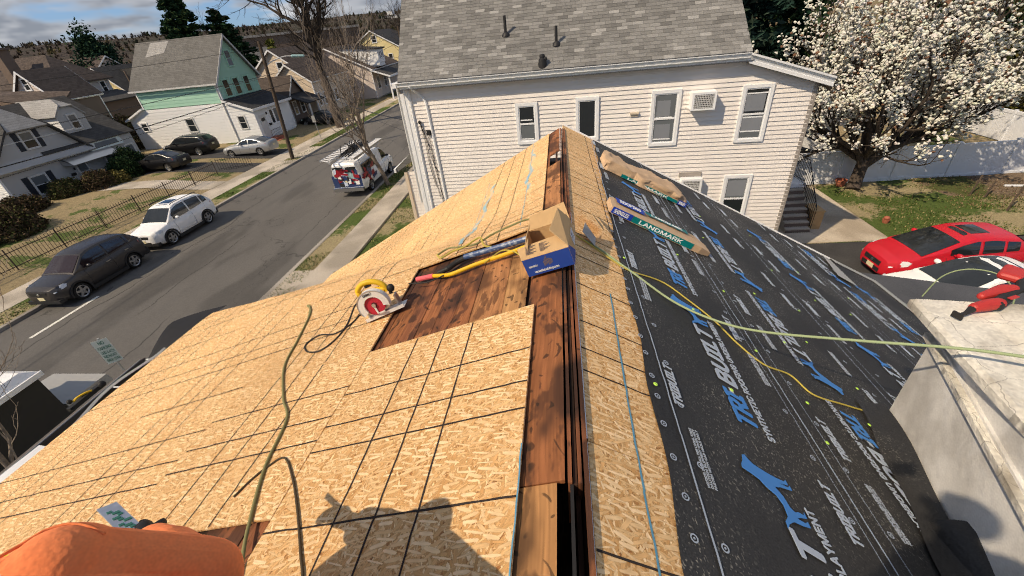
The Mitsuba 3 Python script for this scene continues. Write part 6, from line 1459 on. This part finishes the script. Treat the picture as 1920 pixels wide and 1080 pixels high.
add('bumper', VF(box(-2.98, -2.80, -.98, .98, .42, .62)), 'chrome', vk); add('rear_step', VF(box(-3.02, -2.79, -.30, .30, .36, .42)), 'black_plastic', vk)
for sd in (-1, 1): add('rear_window', VF(pbox((-2.803, sd * .08, 1.42), (-.008, 0, 0), (0, sd * .66, 0), (0, 0, .45))), 'car_glass', vk)
rr = np.random.default_rng(3)
add('rear_panel', VF(box(-2.808, -2.80, -.94, .94, .64, 1.36)), 'wrap_navy', vk)
for i in range(46):
    w_, h_ = rr.uniform(.12, .45), rr.uniform(.08, .34); yy, zz = rr.uniform(-.92, .90 - w_), rr.uniform(.62, 1.98 - h_ - .12); sh_ = rr.uniform(-.25, .25)
    if abs(sh_) * .5 + yy + w_ > .95: continue
    m = prism([(0, 0), (w_, sh_ * .4), (w_, h_ + sh_ * .4), (sh_ * .2, h_)], (-2.812 - .0012 * i, yy, zz), (0, -1, 0) if False else (0, 1, 0), (0, 0, 1), .001)
    add('wrap_graphic', VF(m), ('wrap_red', 'wrap_navy', 'wrap_pale', 'paint_white', 'wrap_red', 'grille_black', 'wrap_red', 'lamp_head')[i % 8], vk)
for i in range(20):
    xx, zz, w_, h_ = rr.uniform(-2.6, -1.2), rr.uniform(.6, 1.5), rr.uniform(.2, .7), rr.uniform(.12, .4); sh_ = rr.uniform(-.4, .4)
    for sd in (-1,):
        m = prism([(0, 0), (w_, sh_ * .5), (w_ + sh_ * .3, h_ + sh_ * .5), (sh_ * .3, h_)], (xx, sd * (.985 + .001 * i), zz), (1, 0, 0), (0, 0, 1), .001)
        add('wrap_graphic', VF(m), ('wrap_red', 'wrap_navy', 'wrap_red', 'grille_black')[i % 4], vk)
for a, b in ((-2.2, -1.2), (-1.1, -.1)): add('side_window', VF(pbox((a, -.90, 1.32), (b - a, 0, 0), (0, -.075, .0), (0, .055, .50))), 'car_glass', vk)
for a in (-2.5, -1.0, .5): add('rack_bar', VF(cat(tube([(a, -.95, 2.02), (a, -.92, 2.28), (a, .92, 2.28), (a, .95, 2.02)], .03, 5))), 'steel', vk)
for sd in (-1, 1): add('rack_rail', VF(tube([(-2.7, sd * .9, 2.30), (1.0, sd * .9, 2.30)], .025, 5)), 'steel', vk)


def rack_ladder(label, y_, z_, x0, x1, w_, mat, n, tilt=0.):
    t = thing('ladder', label, 'ladder', None)
    for sd in (0, 1): add('rail', VF(pbox((x0, y_ + sd * w_ - .02, z_ + sd * tilt), (x1 - x0, 0, 0), (0, .04, 0), (0, 0, .085))), mat, t)
    for q in np.linspace(x0 + .15, x1 - .15, n): add('rung', VF(tube([(q, y_, z_ + .06), (q, y_ + w_, z_ + .06 + tilt)], .034, 5)), 'trim_white', t)
rack_ladder('aluminium ladder on the right side of the van roof rack', -.92, 2.33, -3.0, 1.8, .46, 'steel', 15)
rack_ladder('second aluminium ladder, on the left side of the van roof rack', .48, 2.33, -3.5, 1.4, .46, 'steel', 15, .10)
add('folded_scaffold', VF(cat(*[tube([(rr.uniform(-2.2, 0), rr.uniform(-.3, .5), 2.35 + rr.uniform(0, .1)), (rr.uniform(-1.5, .9), rr.uniform(-.3, .6), 2.45 + rr.uniform(.0, .45))], .03, 5) for i in range(26)], *[tube([(-2.3, y_, 2.36), (1.0, y_ + .05, 2.44)], .035, 5) for y_ in (-.25, -.05, .15, .32)])), 'tool_black', label='bundle of black folded staging piled on top of the van', cat='staging')
# truck below the eave at the far left edge
tk = thing('box_truck', 'white roofed box truck with a grey bonnet parked below the left eave', 'truck')
add('cargo_box', box(-14.15, -12.4, -1.0, 5.85, 1.05, 2.5), 'black_plastic', tk)
add('box_roof', hexa([(-14.25, -1, 2.5), (-12.3, -1, 2.5), (-12.3, 5.95, 2.5), (-14.25, 5.95, 2.5)], [(-14.1, -1, 2.68), (-12.45, -1, 2.68), (-12.45, 5.7, 2.68), (-14.1, 5.7, 2.68)]), 'paint_white', tk)
add('box_trim', cat(box(-12.32, -12.28, -1, 5.95, 2.40, 2.52), box(-12.39, -12.35, -1, 5.8, 1.0, 1.1)), 'trim_white', tk)
add('bonnet', hexa([(-14.2, 5.9, 1.0), (-12.4, 5.9, 1.0), (-12.4, 7.05, 1.0), (-14.2, 7.05, 1.0)], [(-14.2, 5.9, 1.42), (-12.4, 5.9, 1.42), (-12.45, 7.0, 1.36), (-14.15, 7.0, 1.36)]), 'grey_metal', tk)
add('chassis', box(-14.0, -12.6, -1, 7.0, .45, .99), 'tool_black', tk)
for x_ in (-14.15, -12.5):
    for y_ in (.6, 6.3): add('wheel', lathe([(0, -.12), (.30, -.12), (.42, -.10), (.42, .10), (.30, .12), (0, .12)], (x_, y_, .42), (1, 0, 0), 20), 'tyre', tk, smooth=40)


# ---------------------------------------------------------------- trees and shrubs
def grow(R_, base, d0, L, r, levels, kids, up=.10, wander=.18, spread=.85, shrink=.62, minr=.006, first=.35, sides=(8, 5, 4, 3, 3, 3)):
    ms, tips = [], []
    stack = [(np.asarray(base, float), unit(d0), L, r, 0)]
    while stack:
        p, d, l, rad, lv = stack.pop(); n = 6 if lv == 0 else 4; pts, rs, ds = [p], [rad], [d]
        for i in range(n):
            d = unit(d + R_.normal(0, wander, 3) * (.5 if lv == 0 else 1) + np.array((0, 0, up * (.3 if lv == 0 else 1)))); p = p + d * l / n; pts.append(p); rs.append(max(minr, rad * (1 - .62 * (i + 1) / n))); ds.append(d)
        ms.append(tube(pts, rs, sides[min(lv, 5)], cap=False))
        if lv >= levels: tips.append((np.array(pts), d)); continue
        k = kids[lv]
        for j in range(k):
            t = first + (1 - first) * (j + R_.random() * .8) / k if lv == 0 else .2 + .8 * (j + R_.random()) / k
            i = min(n, int(t * n)); f = t * n - i; q = pts[i] + (pts[min(i + 1, n)] - pts[i]) * max(0, f)
            a = unit(np.cross(ds[i], R_.normal(0, 1, 3))); nd = unit(ds[i] * math.cos(spread) + a * math.sin(spread) * R_.uniform(.7, 1.15))
            stack.append((q, nd, l * shrink * R_.uniform(.65, 1.15) * (1.15 - .4 * t), rs[i] * .62, lv + 1))
        stack.append((pts[-1], d, l * shrink, rs[-1], lv + 1))
    return ms, tips


def bare_tree(label, base, h, r, seed, levels=4, kids=(7, 5, 4, 3), lean=(0, 0, 1), mat='bark_dark', trunk='bark', name='bare_tree', **kw):
    R_ = np.random.default_rng(seed); k = thing(name, label, 'tree'); ms, tips = grow(R_, base, lean, h * .55, r, levels, kids, **kw)
    add('trunk', ms[0], trunk, k, smooth=True); add('branches', cat(*ms[1:]), mat, k, kind='stuff')
    return k, tips


def leaves(R_, c, size, n_per, jitter, cols, aspect=1.6, flat=.0):
    c = np.asarray(c, float); P = np.repeat(c, n_per, 0) + R_.normal(0, jitter, (len(c) * n_per, 3)); n = len(P)
    a = R_.normal(0, 1, (n, 3)); a[:, 2] *= 1 - flat; a /= np.linalg.norm(a, axis=1, keepdims=True); b = np.cross(a, R_.normal(0, 1, (n, 3))); b /= np.linalg.norm(b, axis=1, keepdims=True)
    s = size * R_.uniform(.6, 1.3, (n, 1)); v = np.stack([P - a * s * aspect / 2, P + b * s / 2, P + a * s * aspect / 2, P - b * s / 2], 1).reshape(-1, 3)
    i = np.arange(n) * 4; f = np.vstack([np.stack([i, i + 1, i + 2], 1), np.stack([i, i + 2, i + 3], 1)])
    col = np.repeat(np.asarray(cols)[R_.integers(0, len(cols), n)] * R_.uniform(.75, 1.25, (n, 1)), 4, 0)
    return v, f, col


def foliage(par, parts, name='crown'):
    vs, fs, cs, n = [], [], [], 0
    for v, f, c in parts: vs.append(v); fs.append(f + n); cs.append(c); n += len(v)
    return add(name, (np.vstack(vs), np.vstack(fs)), 'leaf', par, kind='stuff', color=np.vstack(cs))


def conifer(label, base, h, w, seed, cols, droop=.25, dens=1.0, leaf=.20, start=.08, taper=1.0, name='conifer'):
    R_ = np.random.default_rng(seed); k = thing(name, label, 'tree'); base = np.asarray(base, float)
    add('trunk', tube([base, base + V(0, 0, h * .5), base + V(0, 0, h)], [.022 * h, .014 * h, .02], 7), 'bark_dark', k, smooth=True)
    br, cs = [], []
    zs = np.linspace(start, .985, int(17 * h / 14))
    for z in zs:
        m = max(4, int(9 * dens))
        for j in range(m):
            a = R_.uniform(0, 2 * PI); Lb = w / 2 * min(1, (1 - z) ** taper * 1.08 + .05) * R_.uniform(.55, 1.12)
            t = np.linspace(0, 1, 6); p = base + np.stack([np.cos(a) * Lb * t, np.sin(a) * Lb * t, h * (z + R_.normal(0, .008)) + Lb * (-droop * t + droop * .9 * t ** 2.5)], 1)
            br.append(tube(p[[0, 3, 5]], [.03, .02, .008], 3, cap=False)); q = np.linspace(.18, 1, max(3, int(Lb * 5.5)))
            cs.append(np.stack([np.interp(q, t, p[:, i]) for i in range(3)], 1))
    add('branches', cat(*br), 'bark_dark', k, kind='stuff')
    foliage(k, [leaves(R_, np.vstack(cs), leaf, int(8 * dens), leaf * .55, cols, 2.6, .55)])
    return k


DG_ = [(.018, .042, .022), (.026, .058, .028), (.012, .030, .018), (.036, .066, .030), (.05, .075, .028)]
conifer('tall dark spruce behind the green house, left of the pair', (-50.5, 61.5, .3), 17.8, 11.0, 11, DG_, .06, 1.5, .24)
conifer('shorter dark spruce behind the green house, right of the pair', (-47.2, 64.5, .3), 12.8, 11.5, 12, DG_, -.12, 1.5, .24, taper=.75)
conifer('small yellow green evergreen beside the twin spruces', (-41.5, 66, .3), 8.6, 3.6, 13, [(.16, .17, .045), (.10, .12, .03), (.20, .19, .06)], .2, 1., .3, name='evergreen_shrub')
# round pine on the left skyline
R_ = np.random.default_rng(21); rp = thing('round_pine', 'broad rounded pine on the skyline left of the green house', 'tree')
c0 = np.array((-73.5, 67, .3)); ms, tips = grow(R_, c0, (0, 0, 1), 5.6, .38, 3, (9, 5, 4), up=.08, spread=1.0, shrink=.66)
add('trunk', ms[0], 'bark_dark', rp, smooth=True); add('branches', cat(*ms[1:]), 'bark_dark', rp, kind='stuff')
tc = np.vstack([t[0] for t in tips]); foliage(rp, [leaves(R_, tc, .26, 44, .62, [(.02, .045, .03), (.03, .06, .035), (.014, .032, .024), (.04, .07, .035)], 1.8, .2)])
bare_tree('huge bare street tree with a dark forked trunk beyond the light pole', (-24.2, 46.2, 0), 21, .52, 5, 4, (9, 6, 5, 4), (.02, .02, 1), spread=.75, shrink=.60, first=.45, minr=.012)
k_, tp = bare_tree('young bare street tree with reddish bark beside the work van', (-11.25, 25.3, 0), 9.5, .15, 8, 4, (9, 4, 3, 2), (.03, .0, 1), mat='bark_grey', trunk='bark_grey', spread=.62, shrink=.66, first=.34, up=.22, minr=.007, name='street_tree')
bare_tree('small bare tree below the left eave at the edge of the picture', (-9.4, 3.35, 0), 7.2, .075, 15, 4, (8, 4, 3, 2), (.0, .02, 1), mat='bark_grey', trunk='bark_grey', spread=.6, shrink=.62, first=.3, up=.2, minr=.004)
for i, (p, h, s) in enumerate((((-30, 66.5, .3), 13, 31), ((-25.5, 79, .3), 15, 32), ((-43, 84, .3), 15, 33), ((-52, 92, .3), 14, 34), ((-60, 78, .3), 13, 35), ((-34, 106, .3), 16, 36), ((-66, 104, .3), 14, 37), ((-46, 118, .3), 15, 38), ((-25, 122, .3), 16, 39), ((-90, 56, .3), 12, 40))):
    bare_tree(['bare tree beside the tan house', 'bare tree beyond the pinkish house', 'bare brown tree behind the white dormer house', 'bare tree behind the pinkish house roof', 'bare tree behind the low grey house', 'tall bare tree behind the pale yellow house', 'bare tree on the skyline right of the round pine', 'bare tree between the far houses', 'bare tree rising behind the last white gable', 'bare purplish tree at the left edge of the skyline'][i], p, h, .26, s, 3, (9, 6, 5), mat='bark_dark', spread=.75, shrink=.6, first=.3, minr=.018)


def shrub(label, c, r, seed, cols, leaf=.10, n=900, name='shrub', twigs='bark_dark'):
    R_ = np.random.default_rng(seed); k = thing(name, label, 'shrub'); c = np.asarray(c, float); r = np.asarray(r, float)
    d = R_.normal(0, 1, (n, 3)); d /= np.linalg.norm(d, axis=1, keepdims=True); d[:, 2] = np.abs(d[:, 2]) * 1.0 - .12 * (R_.random(n) < .3)
    q = R_.uniform(.62, 1.0, (n, 1)) ** .6 * (1 + .35 * (meshkit.fbm(d * 2.2 + seed, 3)[:, None] - .5)); P = c + d * r * q
    add('stems', cat(*[tube([c + V(0, 0, .0), c + d[i] * r * .5, P[i]], [.03, .018, .006], 3, cap=False) for i in range(0, 60)]), twigs, k, kind='stuff')
    foliage(k, [leaves(R_, P, leaf, 6, leaf * .9, cols)], 'leaves')
    return k


BR, OL, GN = [(.085, .06, .04), (.12, .085, .05), (.06, .045, .03), (.07, .07, .03)], [(.07, .08, .03), (.05, .065, .025), (.11, .10, .045), (.09, .07, .04)], [(.022, .045, .02), (.03, .058, .025), (.016, .03, .016), (.045, .06, .025)]
shrub('largest brown winter shrub at the left edge, in front of the grey house', (-33.0, 18.7, .45), (2.6, 2.6, 1.75), 51, BR + OL[:1], .11, 1800)
shrub('clipped olive bush below the first floor window of the grey house', (-36.2, 26.2, .5), (1.1, 1.2, 1.25), 52, OL, .09, 900)
shrub('low brown shrub between the olive bush and the front steps', (-35.0, 27.6, .5), (1.2, 1.2, 1.3), 53, BR, .09, 900)
shrub('small yellowish tuft shrub beside the front steps', (-34.2, 28.6, .5), (.5, .5, .9), 54, [(.20, .17, .06), (.14, .12, .04)], .12, 260)
shrub('dark rounded evergreen bush right of the front steps', (-35.2, 31.0 - .9, .5), (1.4, 1.1, 1.6), 55, GN, .08, 1300)
shrub('second dark evergreen bush beside the black sedan', (-36.6, 32.2, .5), (1.5, 1.3, 1.9), 56, GN, .08, 1300)
shrub('low dark shrub along the grey house wall at the left edge', (-36.0, 22.8, .5), (1.3, 1.5, 1.1), 57, BR, .10, 900)
shrub('tangle of bare brown bushes between the dark roofs', (-46, 41.5, .5), (3.0, 3.4, 3.2), 58, BR, .16, 1500)
shrub('brown thicket behind the green house rear roof', (-45.5, 37.0, .5), (2.2, 2.6, 3.0), 59, BR, .15, 1200)
shrub('small dark plant at the edge of our driveway apron', (-9.1, 13.6, .05), (.35, .35, .35), 60, GN, .07, 120)
# blossom tree
R_ = np.random.default_rng(77); bt = thing('blossom_tree', 'white blossoming pear tree by the white fence', 'tree')
B0 = np.array((14.0, 20.75, 0.)); ms, tips = [], []
tr = tube(curve([B0 + V(-.1, -.15, -.1), B0 + V(0, 0, .15), B0 + V(.05, .05, .9), B0 + V(.1, .05, 1.5)], 5), np.interp(np.linspace(0, 1, 16), [0, .12, .6, 1], [.46, .30, .25, .24]), 12)
add('trunk', tr, 'bark', bt, smooth=True)
for j, (dx, dy, up_, L_) in enumerate(((-.75, -.2, 1.0, 4.6), (.85, -.1, 1.0, 4.6), (-.25, .5, 1.3, 5.0), (.35, -.45, 1.3, 5.0), (-.1, -.1, 1.6, 5.4), (1.2, .3, .75, 4.6), (-1.0, .3, .65, 4.0), (.6, .6, 1.1, 4.6), (-.5, -.7, .9, 3.8), (.95, -.6, .6, 3.6), (-1.0, -.5, .6, 3.4), (-.7, -1.0, .7, 3.2), (0, -1.0, .9, 3.4))):
    a, b = grow(R_, B0 + V(.06 + .05 * dx, .05 * dy, .95 + .06 * j), (dx, dy, up_), L_, .135, 3, (7, 5, 4), up=.14, wander=.16, spread=.66, shrink=.60, first=.28, minr=.010)
    add('limb', a[0], 'bark', bt, smooth=True); ms += a[1:]; tips += b
add('branches', cat(*ms), 'bark_dark', bt, kind='stuff')
tc = np.vstack([t[0][1:] for t in tips]); tc = tc[(tc[:, 2] > 2.5) | (R_.random(len(tc)) < .16) & (tc[:, 2] > 1.7)]
gap = meshkit.fbm(tc * 1.5, 3, 4); tc = tc[gap < .60]; keep = R_.random(len(tc)) < min(1., 16000 / len(tc)); tc = tc[keep]
tc = np.vstack([tc, tc[R_.random(len(tc)) < .85] + R_.normal(0, .10, (1, 3))])
ico = trimesh.creation.icosphere(0); iv, if_ = np.array(ico.vertices), np.array(ico.faces); n = len(tc)
rad = R_.uniform(.026, .072, (n, 1, 1)); off = R_.normal(0, .07, (n, 1, 3)); bump_ = 1 + R_.normal(0, .30, (n, len(iv), 1))
v = (tc[:, None] + off + iv[None] * rad * bump_ * np.array((1, 1, .85))).reshape(-1, 3); f = (if_[None] + np.arange(n)[:, None, None] * len(iv)).reshape(-1, 3)
col = np.clip(np.array((.80, .79, .70)) * R_.uniform(.72, 1.08, (n, len(iv), 1)) + R_.normal(0, .02, (n, 1, 3)), 0, .92); col[R_.random(n) < .05] = (.20, .11, .07)
add('blossom', (v, f), 'leaf', bt, kind='stuff', color=col.reshape(-1, 3))
# evergreens and thickets behind, right
conifer('dark blue green spruce behind the right end of the cream house roof', (11.6, 31.5, 0), 13.5, 7.5, 81, [(.02, .045, .035), (.03, .06, .045), (.014, .03, .024), (.045, .07, .05)], .25, 1.25, .24)
conifer('second dark spruce behind the blossom tree top', (16.5, 36, 0), 13, 8, 82, DG_, .25, 1.1, .26)
for i, (c, r, cols) in enumerate((((29.5, 34.5, 0), (3.4, 3.2, 4.2), [(.075, .075, .02), (.05, .055, .018), (.11, .095, .03), (.03, .035, .014)]), ((33.5, 31.5, 0), (3.2, 3.0, 4.8), [(.06, .06, .02), (.04, .045, .016), (.09, .07, .03)]), ((25, 40, 0), (4, 3, 5), GN + BR), ((36, 26.5, 0), (3.5, 3, 3.2), BR), ((20, 44, 0), (5, 3, 6), BR), ((32, 42, 0), (6, 4, 7), BR + GN), ((42, 36, 0), (6, 5, 7), BR + OL))):
    shrub(['yellow green juniper above the fence corner at the right edge', 'olive evergreen at the right edge behind the fence', 'dark evergreen thicket behind the blossom tree', 'brown shrub on the bank at the right edge', 'tall brown thicket behind the blossom tree', 'brown and green thicket at the back right', 'tall brown thicket at the far right'][i], c, r, 90 + i, cols, .20 if i < 2 else .28, 1700)
for i, (p, h) in enumerate((((24, 50, 0), 15), ((35, 52, 0), 15), ((44, 45, 0), 14), ((13, 56, 0), 15), ((52, 40, 0), 14))):
    bare_tree(['bare brown tree behind the blossom tree, left', 'bare brown tree behind the blossom tree, middle', 'bare brown tree at the back right', 'bare tree behind the dark spruce', 'bare tree at the far right edge'][i], p, h, .28, 110 + i, 3, (9, 6, 5), mat='bark', spread=.75, shrink=.6, first=.25, minr=.02)
# ivy and leaf litter on the soil bank
tufts('leaf_litter', 5000, (16.5, 30, 16.5, 21.3), .06, [(.16, .10, .06), (.22, .15, .09), (.10, .065, .04), (.30, .22, .14)], 'brown leaf litter scattered on the bare soil bank', .13)
# distant land
def hill(az, d):
    x = np.degrees(az); b = np.interp(d, [420, 650, 900, 1300, 1800], [0, 9, 34, 52, 60]); return max(0, b * (.75 + .5 * meshkit.noise([[x * .045, d * .0016, 2]])[0]) + 5 * meshkit.noise([[x * .5, d * .01, 5]])[0] * (d > 500)) - .4


az_, dd_ = np.linspace(-PI, PI, 220), np.array([400, 470, 560, 660, 760, 860, 950, 1080, 1300, 1700])
struct('hills', grid(lambda a, d: (d * math.sin(a), d * math.cos(a), hill(a, d)), az_, dd_), 'far_hill', smooth=True)
R_ = np.random.default_rng(200); pts, cl = [], []
for i in range(5200):
    a = R_.uniform(-1.05, .35); d = 130 + 900 * R_.random() ** 1.4; 
    if d < 190 and -.62 < a < .0 and R_.random() < .5: continue
    h = R_.uniform(3.5, 7) if d < 400 else R_.uniform(4, 9); z = hill(a, d) if d > 400 else 0
    pts.append((d * math.sin(a), d * math.cos(a), z + h * .62, h, d)); t = R_.random()
    c = (.085, .068, .056) if t < .62 else (.035, .048, .024) if t < .84 else (.12, .10, .05)
    w = np.clip((d - 250) / 900, 0, 1); cl.append(np.array(c) * R_.uniform(.7, 1.3))
pts = np.array(pts); n = len(pts); K = 26
hh = pts[:, 3][:, None]; base = pts[:, None, :3] - np.array((0, 0, .62)) * pts[:, 3][:, None, None]
ang = R_.uniform(0, 2 * PI, (n, K)); el = R_.uniform(.25, 1.5, (n, K)); ln = hh * R_.uniform(.35, 1.0, (n, K)); st = hh * R_.uniform(.15, .6, (n, K))
o_ = np.stack([np.cos(ang) * .05 * hh, np.sin(ang) * .05 * hh, st], -1) + base; dv = np.stack([np.cos(ang) * np.cos(el), np.sin(ang) * np.cos(el), np.sin(el)], -1) * ln[..., None] * .6
w_ = np.stack([-np.sin(ang), np.cos(ang), R_.uniform(-.5, .5, (n, K))], -1) * (hh * R_.uniform(.03, .11, (n, K)))[..., None]
v = np.stack([o_, o_ + dv * .6 + w_, o_ + dv, o_ + dv * .55 - w_], 2).reshape(-1, 3); i = np.arange(n * K) * 4
f = np.vstack([np.stack([i, i + 1, i + 2], 1), np.stack([i, i + 2, i + 3], 1)])
col = np.repeat((np.array(cl)[:, None] * R_.uniform(.55, 1.45, (n, K, 1))).reshape(-1, 3), 4, 0)
add('far_woods', (v, f), 'leaf', kind='stuff', label='brown leafless woods and far gardens below the hills', cat='woods', color=col)
